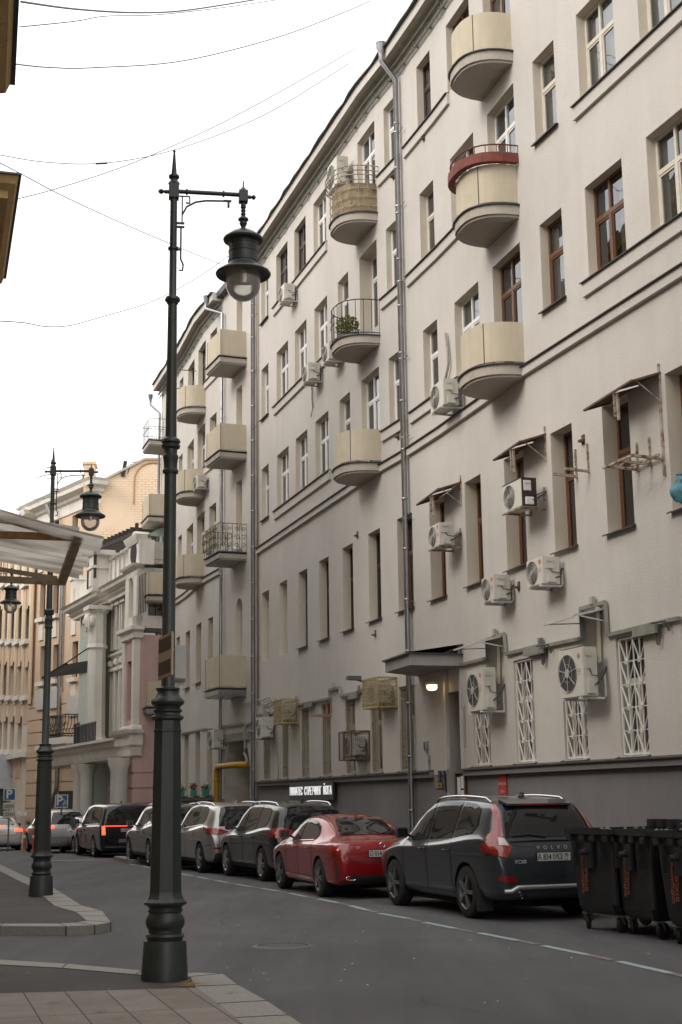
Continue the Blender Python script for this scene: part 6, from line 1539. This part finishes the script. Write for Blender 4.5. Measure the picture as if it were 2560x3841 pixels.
def car(T,pos,heading,label,m,cat='car',rim=rimm,spokes=5,twin=False,scale=(1,1,1),plate=None,badge=None,lights=None,extra=None,body_name='body',door_x=(.08,-.86),mirror=True,rails=False,chrome_win=False,lower=trim,fin=True):
    M=Matrix.Translation(pos)@Matrix.Rotation(heading,4,'Z')@Matrix.Diagonal((*scale,1))
    e=empty('parked_car',M,label,cat,CARS)
    me,bvh=body_mesh(T,m,'body'); link('body',me,e); tab=T['tab']; W=max(r[3] for r in tab); xr=tab[0][0]
    for sd,md in ((1,'L'),(-1,'R')):
        for wp_ in T['win']:
            add_decal(e,'side_window',cglass,bvh,wp_,md,.005)
        # door seams, handles
        sm=MB()
        for dx in door_x+((T['win'][0][0][0]+.02),):
            sm=MB(); poly=[(dx-.009,.30),(dx+.009,.30),(dx+.009,.98 if T is SEDAN else 1.05),(dx-.009,.98 if T is SEDAN else 1.05)]
            o=decal(bvh,poly,md,.003,.04); base=len(sm.v); sm.v+=o.v; sm.f+=[tuple(i+base for i in f) for f in o.f]; sm.m+=o.m; sm.pk+=o.pk; sm.build('door_seam',trim,e,norm=False)
        zs=.84 if T is SEDAN else .93
        for hx in (door_x[0]+.12,door_x[1]+.12):
            h=bvh.ray_cast(Vector((hx,3*sd,zs)),Vector((0,-sd,0)))
            if h[0]: MB().tube([(hx-.09,h[0].y+sd*.005,zs),(hx-.07,h[0].y+sd*.035,zs),(hx+.07,h[0].y+sd*.035,zs),(hx+.09,h[0].y+sd*.005,zs)],.013,6).build('door_handle',m,e,smooth=60)
        lo=[(T['axles'][0]-T['wr']-.07,.25),(T['axles'][1]+T['wr']+.07,.25),(T['axles'][1]+T['wr']+.07,.34),(T['axles'][0]-T['wr']-.07,.34)]
        if lower: add_decal(e,'sill_trim',lower,bvh,lo,md,.008)
        if mirror:
            mx=T['win'][0][0][0]-.12; mz=T['win'][0][0][1]+.06
            h=bvh.ray_cast(Vector((mx,3*sd,mz)),Vector((0,-sd,0))); y=(h[0].y if h[0] else sd*W*.9)
            q=MB(); q.box(mx-.04,mx+.10,min(y+sd*.06,y+sd*.25),max(y+sd*.06,y+sd*.25),mz-.02,mz+.14); q.bar((mx+.02,y-sd*.03,mz),(mx+.02,y+sd*.1,mz+.04),.04); mo=q.build('wing_mirror',m,e,bevel=.03,smooth=60)
            q=MB(); q.poly([(mx-.045,y+sd*.08,mz+.005),(mx-.045,y+sd*.23,mz+.005),(mx-.045,y+sd*.23,mz+.12),(mx-.045,y+sd*.08,mz+.12)]); q.build('mirror_glass',cglass,mo,norm=False)
        if rails:
            q=MB(); zr=[]
            for k in range(13):
                x=-1.62+2.0*k/12; h=bvh.ray_cast(Vector((x,sd*(.60),4)),Vector((0,0,-1))); zr.append((x,sd*.60,h[0].z+(.045 if 0<k<12 else .0)))
            q.tube(zr,.018,6).build('roof_rail',chrome if rails==1 else trim,e,smooth=60)
        if chrome_win:
            q=MB(); low=[]
            xa,xb=T['win'][0][0][0],T['win'][-1][1][0]
            for k in range(16):
                x=xa+(xb-xa)*k/15; z=(T['win'][0][0][1]+(T['win'][-1][1][1]-T['win'][0][0][1])*k/15)-.01; h=bvh.ray_cast(Vector((x,3*sd,z)),Vector((0,-sd,0)))
                if h[0]: low.append(h[0]+Vector((0,sd*.006,0)))
            q.tube(low,.008,5).build('window_trim',chrome,e)
    # windscreen and rear glass, from above/behind
    x0,x1,hw=T['ws']; zt=1.0
    add_decal(e,'windscreen',cglass,bvh,[(x0,-hw-.02),(x0,hw+.02),(x1,hw-.14),(x1,-hw+.14)],'T',.005)
    if T['rear']: add_decal(e,'rear_window',cglass,bvh,T['rear'],'B',.006)
    else: add_decal(e,'rear_window',cglass,bvh,[(-1.60,-.56),(-1.60,.56),(-.95,.44),(-.80,.36),(-.80,-.36),(-.95,-.44)],'T',.006)
    # tailgate and bumper shut lines
    zg=.60 if T is not SEDAN else .64; zt_=1.06 if T is not SEDAN else .92; yg=.66 if T is not SEDAN else .60
    for poly in ([(-yg,zg),(yg,zg),(yg,zg+.014),(-yg,zg+.014)],[(yg,zg),(yg+.014,zg),(yg+.05,zt_),(yg+.036,zt_)],[(-yg-.014,zg),(-yg,zg),(-yg-.036,zt_),(-yg-.05,zt_)]):
        add_decal(e,'shut_line',trim,bvh,poly,'B',.003,.05)
    xb=T['axles'][1]-T['wr']-.07
    for md in ('L','R'): add_decal(e,'shut_line',trim,bvh,[(xb-.62,.70),(xb,.66),(xb,.672),(xb-.62,.712)],md,.003,.05)
    # wheels
    wm=wheel_obj(T['wr'],.23,rim,spokes,twin)
    for ax in T['axles']:
        for sd in (1,-1):
            R=Matrix.Translation((ax,sd*(W-.135),T['wr']))@(Matrix.Identity(4) if sd<0 else Matrix.Rotation(math.pi,4,'Z'))
            wo=link('wheel',wm[0],e,R); link('rim',wm[1],wo); link('brake_backing',wm[2],wo)
    MB().box(xr+.5,-xr-.5,-W+.25,W-.25,.16,.26).build('underbody',well,e)
    # front lamps and grille (seen from other sides)
    for s in (1,-1):
        add_decal(e,'headlight',headl,bvh,[(s*.42,.62),(s*.74,.66),(s*.80,.76),(s*.46,.74)],'F',.006)
    add_decal(e,'grille',trim,bvh,[(-.36,.42),(.36,.42),(.36,.66),(-.36,.66)],'F',.006)
    # tail features
    for nm,mm,mode,poly,*o in (lights or []):
        add_decal(e,nm,mm,bvh,poly,mode,o[0] if o else .008,.04)
        if mode=='B': add_decal(e,nm,mm,bvh,sym(poly),mode,o[0] if o else .008,.04) if min(abs(a) for a,b in poly)>.02 and not (min(a for a,b in poly)<0<max(a for a,b in poly)) else None
        if mode=='L': add_decal(e,nm,mm,bvh,poly,'R',o[0] if o else .008,.04)
    def back(y,z):
        h=bvh.ray_cast(Vector((-4,y,z)),Vector((1,0,0))); return h[0].x if h[0] else xr
    BT=Matrix(((0,1,0,0),(-1,0,0,0),(0,0,1,0),(0,0,0,1)))   # wall frame -> faces -x
    if plate:
        txt,z,reg=plate; x=back(0,z)-.015; PM=Matrix.Translation((x,0,z))@BT
        p=MB(); p.box(-.26,.26,-.006,.0,-.056,.056); po=p.build('licence_plate',platem,e,PM,bevel=.003)
        fr_=MB(); fr_.box(-.27,.27,-.002,.004,-.066,.066); fr_.build('plate_frame',trim,e,PM)
        text('plate_number',txt,.108,trim,po,Matrix.Translation((-.065,-.009,-.004)),sx=.80,depth=.001,bold=.0015)
        text('plate_region',reg,.070,trim,po,Matrix.Translation((.195,-.009,.014)),sx=.85,depth=.001,bold=.001); text('plate_region','RUS',.028,trim,po,Matrix.Translation((.195,-.009,-.036)),depth=.001)
        MB().box(.125,.129,-.009,-.006,-.05,.05).build('plate_divider',trim,po)
    for tx,y,z,s,sp in (badge or []):
        h=back(y,z)-.008; text('badge',tx,s,badgem,e,Matrix.Translation((h,y,z))@BT,depth=.003,spacing=sp)
    if fin:
        zt=bvh.ray_cast(Vector((-1.35 if T is not SEDAN else -.75,0,4)),Vector((0,0,-1)))[0]
        MB().prism([(zt.x-.10,zt.z-.01),(zt.x+.09,zt.z-.01),(zt.x-.04,zt.z+.065),(zt.x-.08,zt.z+.06)],-.018,.018).build('antenna',m,e)
    if extra: extra(e,bvh,back)
    return e
def gpos(x,y,h=0):
    z=0
    for _ in range(12):
        d=ray(x,y); k=(z-EYE)/d.z; X_,Y_=d.x*k,d.y*k; z=gz(X_,Y_)
    return X_,Y_
def park(T,rear,heading_deg,sx=1):   # position so that the left rear wheel contact is at `rear`
    a=R_(90+heading_deg); ax=T['axles'][1]*sx; W=max(r[3] for r in T['tab'])
    c,s=math.cos(a),math.sin(a); x=rear[0]-(ax*c-W*s); y=rear[1]-(ax*s+W*c)
    return (x,y,gz(x,y)),a
# --- dark grey SUV, nearest
grey=paint_mat('paint_graphite',(.045,.053,.064),.5,.30)
def xc_extra(e,bvh,back):
    m=MB(); pts=[]
    for k in range(17):
        y=-.78+1.56*k/16; h=bvh.ray_cast(Vector((-4,y,.46)),Vector((1,0,0))); pts.append((h[0].x-.02,y,.46-.05*(abs(y)>.62)))
    m.tube(pts,.032,8); m.build('skid_plate',mat('satin_silver',(.45,.45,.45),.35,metal=.7),e,smooth=60)
    m=MB()
    for s in (1,-1): m.nx(); m.lathe([(.05,-.08),(.055,.0),(.045,.0),(.04,-.06)],16,c=(-2.27,s*.52,.36),axis='x',cap=False)
    build_each(m,'exhaust_tip',chrome,e,smooth=60)
    for s in (1,-1): MB().box(-1.78,-1.72,min(s*.70,s*.93),max(s*.70,s*.93),.12,.42).build('mud_flap',trim,e)
    m=MB(); y0=-.62; m.tube([(back(y0+1.24*k/8,1.075)-.01,y0+1.24*k/8,1.075+.012*math.sin(k*math.pi/8)) for k in range(9)],.014,6); m.build('tailgate_handle',trim,e)
    m=MB(); p0=(back(.05,1.13)-.02,.05,1.13); m.tube([p0,(back(.3,1.16)-.02,.3,1.17),(back(.55,1.15)-.02,.55,1.15)],.012,5); m.build('rear_wiper',trim,e)
    m=MB()
    for k in range(9): pass
    sp=MB(); sp.poly([(-1.72,-.54,1.648),(-1.72,.54,1.648),(-1.93,.51,1.588),(-1.93,-.51,1.588)]); sp.poly([(-1.72,-.54,1.60),(-1.93,-.51,1.56),(-1.93,.51,1.56),(-1.72,.54,1.60)]); sp.poly([(-1.93,-.51,1.56),(-1.93,.51,1.56),(-1.93,.51,1.588),(-1.93,-.51,1.588)])
    for s in (1,-1): sp.poly([(-1.72,s*.54,1.60),(-1.72,s*.54,1.648),(-1.93,s*.51,1.588),(-1.93,s*.51,1.56)])
    so_=sp.build('roof_spoiler',grey,e); MB().box(-1.936,-1.92,-.30,.30,1.566,1.582).build('brake_light',lred,so_)
xc_l=[('tail_light',lred,'B',[(.62,1.00),(.72,.86),(.90,.90),(.90,1.12),(.80,1.22),(.73,1.40),(.67,1.56),(.61,1.58),(.645,1.40),(.69,1.20),(.69,1.10)],.016),
 ('tail_light',lred,'L',[(-2.22,.92),(-2.02,.92),(-1.92,1.0),(-2.06,1.08),(-2.09,1.22),(-2.16,1.10)],.014),
 ('reverse_light',lwh,'B',[(.66,1.02),(.80,1.03),(.78,1.13),(.70,1.12)],.020),
 ('reflector',lred,'B',[(.60,.52),(.84,.55),(.84,.62),(.62,.60)],.010)]
P_,A_=park(SUV,gpos(1746,3444),19.8)
car(SUV,P_,A_,'dark grey estate style suv with tall red tail lights, parked nearest beside the bins',grey,rim=rimd,spokes=5,plate=('А 834 МО',.86,'99'),badge=[('V   O   L   V   O',0,.985,.072,1.0),('XC60',.52,.80,.07,1.1)],lights=xc_l,extra=xc_extra,rails=1,chrome_win=False,lower=grey)
# --- red coupe saloon
redp=paint_mat('paint_red',(.27,.008,.010),.25,.25)
def cla_extra(e,bvh,back):
    m=MB(); x=back(0,.905)-.012
    m.tube([(x,.045*math.cos(a*.5236),.905+.045*math.sin(a*.5236)) for a in range(12)],.006,5,closed=True)
    for k in range(3): a=math.pi/2+k*2.094; m.bar((x,0,.905),(x,.045*math.cos(a),.905+.045*math.sin(a)),.008)
    m.build('star_emblem',chrome,e,smooth=60)
    m=MB()
    for s in (1,-1): m.nx(); m.tube([(-2.30,s*(.58+.09*math.cos(a*.5236)),.36+.035*math.sin(a*.5236)) for a in range(12)],.009,5,closed=True)
    build_each(m,'exhaust_tip',chrome,e)
    m=MB()
    for s in (1,-1): m.nx(); m.box(-2.24,-2.2,min(s*.70,s*.84),max(s*.70,s*.84),.36,.62)
    build_each(m,'bumper_vent',trim,e)
    m=MB(); m.tube([(-1.7,.62,1.02),(-1.25,.57,1.26),(-.8,.55,1.39),(-.2,.555,1.425),(.2,.57,1.41)],.008,5); m.build('roof_seam',trim,e)
cla_l=[('tail_light',lred,'B',[(.50,.86),(.62,.78),(.88,.74),(.88,.88),(.70,.93),(.52,.92)],.010),('tail_light',lred,'L',[(-2.2,.72),(-1.95,.80),(-1.86,.90),(-2.1,.92),(-2.22,.88)],.010),
 ('diffuser',trim,'B',[(-.55,.26),(.55,.26),(.60,.40),(-.60,.40)],.010),('reflector',lred,'B',[(.58,.46),(.80,.47),(.80,.50),(.58,.49)],.010)]
r=gpos(1193,3352); r=(r[0]*.975,r[1]*.965)
P_,A_=park(SEDAN,r,17.5)
car(SEDAN,P_,A_,'glossy red low coupe saloon parked between the two dark suvs',redp,rim=rimd,spokes=5,twin=True,plate=('О 014 ХС',.765,'799'),badge=[('CLA 250',.50,.87,.05,1.0)],lights=cla_l,extra=cla_extra,chrome_win=True,lower=redp)
# --- black SUV
blk_p=paint_mat('paint_black',(.014,.015,.018),.3,.25)
x3_l=[('tail_light',lred,'B',[(.50,.98),(.88,.93),(.90,1.12),(.72,1.16),(.50,1.10)],.012),('tail_light',lred,'L',[(-2.2,.94),(-1.98,.97),(-1.95,1.10),(-2.12,1.14)],.010),('reflector',lred,'B',[(.56,.50),(.84,.52),(.84,.57),(.56,.55)],.010)]
P_,A_=park(SUV,gpos(976,3306),20.5)
car(SUV,P_,A_,'black suv with wide red tail lights parked ahead of the red saloon',blk_p,rim=rimm,spokes=5,twin=True,plate=('С 412 ТУ',.82,'77') and None,lights=x3_l,rails=1,scale=(1,1,.985))
# --- silver crossover
silv=paint_mat('paint_silver',(.38,.365,.35),.7,.28)
mu_l=[('tail_light',lred,'B',[(.44,1.00),(.66,.93),(.90,.96),(.93,1.10),(.80,1.06),(.62,1.07)],.014),('tail_light',lred,'L',[(-2.22,.93),(-1.88,.98),(-1.70,1.14),(-1.98,1.08),(-2.2,1.10)],.012),('reflector',lred,'B',[(.55,.60),(.82,.60),(.82,.64),(.55,.64)],.012),('bumper_trim',trim,'B',[(-.82,.30),(.82,.30),(.78,.50),(-.78,.50)],.008)]
P_,A_=park(SUV,gpos(744,3274),20.5,1.04)
car(SUV,P_,A_,'silver crossover with boomerang tail lights, partly behind the near lamp post',silv,rim=rimm,spokes=5,twin=True,lights=mu_l,rails=1,chrome_win=True,scale=(1.04,1,1.0))
# --- grey crossover behind the post
gry2=paint_mat('paint_taupe',(.10,.092,.088),.6,.3)
P_,A_=park(SUV,gpos(553,3249),20)
car(SUV,P_,A_,'dark taupe crossover mostly hidden behind the near lamp post',gry2,rim=rimm,spokes=5,twin=True,lights=x3_l,rails=1)
# --- black people carrier with full width light bar
def van_extra(e,bvh,back):
    for md,pl_ in (('B',[(-.86,1.055),(.86,1.055),(.86,1.075),(-.86,1.075)]),('B',[(.78,.78),(.90,.78),(.90,1.075),(.80,1.055)]),('B',[(-.90,.78),(-.78,.78),(-.80,1.055),(-.90,1.075)])):
        add_decal(e,'light_bar',lredon,bvh,pl_,md,.014,.04)
    add_decal(e,'bumper_trim',chrome,bvh,[(-.8,.37),(.8,.37),(.8,.39),(-.8,.39)],'B',.012); add_decal(e,'bumper_trim',chrome,bvh,[(-.35,.52),(.35,.52),(.3,.64),(-.3,.64)],'B',.008)
P_,A_=park(VAN,(lambda q:(q[0]*.975,q[1]*.975))(gpos(347,3212)),21)
car(VAN,P_,A_,'tall black people carrier with a thin glowing red light bar across its tail','' and None or blk_p,cat='minivan',rim=rimm,spokes=5,plate=('С 297 РН',.93,'197'),lights=[],extra=van_extra,rails=False,chrome_win=True,lower=None)
# --- black saloon, pale suv, white saloon, dark car
P_,A_=park(SEDAN,(lambda q:(q[0]*1.0-.25,q[1]*1.04))(gpos(258,3208)),22)
car(SEDAN,P_,A_,'black glossy saloon parked just ahead of the black people carrier',blk_p,rim=rimm,lights=cla_l[:2])
pale=paint_mat('paint_palegrey',(.36,.36,.36),.6,.3)
P_,A_=park(SUV,(-12.0,56.3),23)
car(SUV,P_,A_,'pale grey suv between the second lamp post and the black saloon',pale,rim=rimm,lights=[('tail_light',lredon,'B',[(.55,.98),(.90,.98),(.90,1.08),(.55,1.06)],.012)])
white=paint_mat('paint_white',(.52,.50,.47),.1,.3)
lo_l=[('tail_light',lredon,'B',[(.52,.80),(.88,.80),(.88,.92),(.55,.92)],.012),('brake_light',lredon,'B',[(-.14,1.02),(.14,1.02),(.14,1.05),(-.14,1.05)],.012)]
P_,A_=park(SEDAN,(-16.15,63.5),17)
car(SEDAN,P_,A_,'white saloon braking with lit red lights, left of the second lamp post',white,rim=rimm,plate=('К 205 ММ',.66,'77') and None,lights=lo_l,scale=(1,1,1.05))
P_,A_=park(SEDAN,(-18.6,66.5),17)
car(SEDAN,P_,A_,'dark saloon cut by the left edge of the picture',gry2,rim=rimm,lights=cla_l[:2],scale=(1,1,1.08))
wv=paint_mat('paint_white2',(.5,.5,.5),.2,.3)
# ================= wheeled bins
binm=mat('bin_plastic',(.022,.023,.025),.55,nscale=3,namt=.25,bump=.15,bscale=25,grime=(6,.62,(.05,.047,.043)),spec=.4); orange=mat("stencil_orange",(.30,.095,.03),.8,nscale=30,namt=.3,grime=(22,.52,(.05,.03,.02)))
castm=mat('caster_steel',(.22,.22,.22),.5,metal=.6)
def wbin(pos,ang,label,first=None,lidopen=True,fill=None):
    # local: narrow text face looks towards -x; x length 1.25, y width 1.0
    M=Matrix.Translation(pos)@Matrix.Rotation(ang,4,'Z')
    e=empty('wheeled_bin',M,label,'bin','black wheeled bins at the kerb')
    Lx,Wy=1.25,1.0
    m=MB(); 
    def ring(ix,iy,z): return [m.p(q) for q in ((ix,-Wy/2+iy,z),(Lx-ix,-Wy/2+iy,z),(Lx-ix,Wy/2-iy,z),(ix,Wy/2-iy,z))]
    rr_=[ring(.10,.12,.21),ring(.06,.09,.30),ring(.045,.07,.50),ring(.012,.02,1.10),ring(0,0,1.24)]
    m.face(rr_[0][::-1])
    for a,b in zip(rr_,rr_[1:]):
        for k in range(4): m.face((a[k],a[(k+1)%4],b[(k+1)%4],b[k]))
    inn=[m.p(q) for q in ((.04,-Wy/2+.04,1.24),(Lx-.04,-Wy/2+.04,1.24),(Lx-.04,Wy/2-.04,1.24),(.04,Wy/2-.04,1.24))]; bot=[m.p(q) for q in ((.06,-Wy/2+.06,.9),(Lx-.06,-Wy/2+.06,.9),(Lx-.06,Wy/2-.06,.9),(.06,Wy/2-.06,.9))]
    for k in range(4): m.face((rr_[-1][k],rr_[-1][(k+1)%4],inn[(k+1)%4],inn[k])); m.face((inn[k],inn[(k+1)%4],bot[(k+1)%4],bot[k]))
    m.face(bot)
    tub=m.build('tub',binm,e,bevel=.02,smooth=40)
    r=MB(); r.box(-.035,Lx+.035,-Wy/2-.035,-Wy/2+.0,1.20,1.27); r.box(-.035,Lx+.035,Wy/2,Wy/2+.035,1.20,1.27); r.box(-.035,0,-Wy/2,Wy/2,1.20,1.27); r.box(Lx,Lx+.035,-Wy/2,Wy/2,1.20,1.27)
    for y in (-.42,-.12,.12,.42): r.box(-.055,-.03,y-.055,y+.055,1.11,1.19)
    for x in (.15,.5,.9): r.box(x-.05,x+.05,-Wy/2-.06,-Wy/2-.03,1.11,1.2)
    r.build('rim',binm,e,bevel=.008)
    r=MB()
    for y in (-.30,.30): r.nx(); r.box(-.06,.0,y-.015,y+.015,.80,1.12); 
    r.nx(); r.lathe([(.028,-.09),(.034,-.09),(.03,.02)],12,c=(.0,0,1.0),axis='x'); r.box(-.04,.01,-.09,.09,.78,1.1); r.lathe([(.035,-.15),(.035,.0)],12,c=(-.0,0,.98),axis='x')
    for x in (.02,Lx-.06): r.nx(); r.box(x,x+.04,-Wy/2-.02,-Wy/2+.06,.35,1.2)
    build_each(r,'trunnion',binm,e,bevel=.006)
    TM=Matrix(((0,1,0,.012),(-1,0,0,.16),(0,0,1,.72),(0,0,0,1)))@Matrix.Rotation(R_(-90),4,'Y')
    t=text('stencil','СМЕШАННЫЕ',.075,orange,e,TM@Matrix.Translation((0,-.004,.04)),depth=.002,bold=.001); t2=text('stencil','ОТХОДЫ',.075,orange,e,TM@Matrix.Translation((-.06,-.004,-.045)),depth=.002,bold=.002)
    for i,(x,y) in enumerate(((.16,-.36),(.16,.36),(Lx-.16,-.36),(Lx-.16,.36))):
        c=MB(); a=R_(20+i*30); dx,dy=.05*math.cos(a),.05*math.sin(a); c.box(x-.05,x+.05,y-.05,y+.05,.19,.215)
        for s in (-1,1): ox,oy=-.035*s*math.sin(a),.035*s*math.cos(a); c.bar((x+ox,y+oy,.20),(x+dx+ox,y+dy+oy,.10),.05,.008)
        ca=c.build('castor',castm,e); w_=MB(); w_.lathe([(.0,-.025),(.085,-.025),(.1,-.018),(.1,.018),(.085,.025),(0,.025)],20,axis='y'); w_.build('castor_wheel',blackp,ca,Matrix.Translation((x+dx,y+dy,.10))@Matrix.Rotation(a,4,'Z'),smooth=30)
    # flipped-back lid at the wall side
    l=MB(); l.box(Lx-.02,Lx+.06,-Wy/2,Wy/2,1.1,1.30); 
    for y in (-.38,-.16,.06,.28): l.box(Lx-.08,Lx+.05,y,y+.13,1.26,1.37); 
    l.build('lid',binm,e,bevel=.01)
    m=MB(); rr=random.Random(int(pos[0]*100))
    for k in range(9):
        m.nx(); x,y=rr.uniform(.15,1.1),rr.uniform(-.36,.36); s=rr.uniform(.1,.2); m.lathe([(0,1.0),(s,1.08),(s*1.1,1.18),(s*.5,1.22),(0,1.25+rr.uniform(0,.05))],7,c=(x,y,0))
    build_each(m,'rubbish_bag',mat('rubbish_bags',(.09,.09,.095),.4,nscale=5,namt=.7),e,smooth=60)
    if fill:
        f=MB(); f.poly([(.1,-.2,1.22),(.75,-.35,1.26),(.85,.1,1.40),(.2,.25,1.36)]); f.poly([(.3,.1,1.24),(1.0,.1,1.26),(1.0,.35,1.42),(.35,.42,1.34)])
        f.build('cardboard',mat('cardboard',(.45,.34,.22),.9,nscale=3,namt=.1),e,norm=False)
    return e
def bin_at(near,far): # text face from near corner to far corner
    v=Vector((far[0]-near[0],far[1]-near[1])); c=(Vector(near)+Vector(far))/2; a=math.atan2(v.y,v.x)-math.pi/2
    return (c.x,c.y,gz(c.x,c.y)),a
p,a=bin_at((3.32,17.96),(2.93,18.88)); wbin(p,a,'black wheeled bin standing closest to the dark grey suv')
p,a=bin_at((3.60,17.10),(3.35,18.06)); wbin(p,a,'middle black wheeled bin, its blank side facing the viewer',fill=False)
p,a=bin_at((3.98,15.88),(3.62,16.80)); wbin(p,a,'black wheeled bin cut by the right edge, with cardboard sticking out',fill=True)
for o in list(bpy.data.objects):
    if o.parent is None and 'label' not in o and 'kind' not in o and o.type in('MESH','EMPTY'): print('UNLABELLED',o.name)
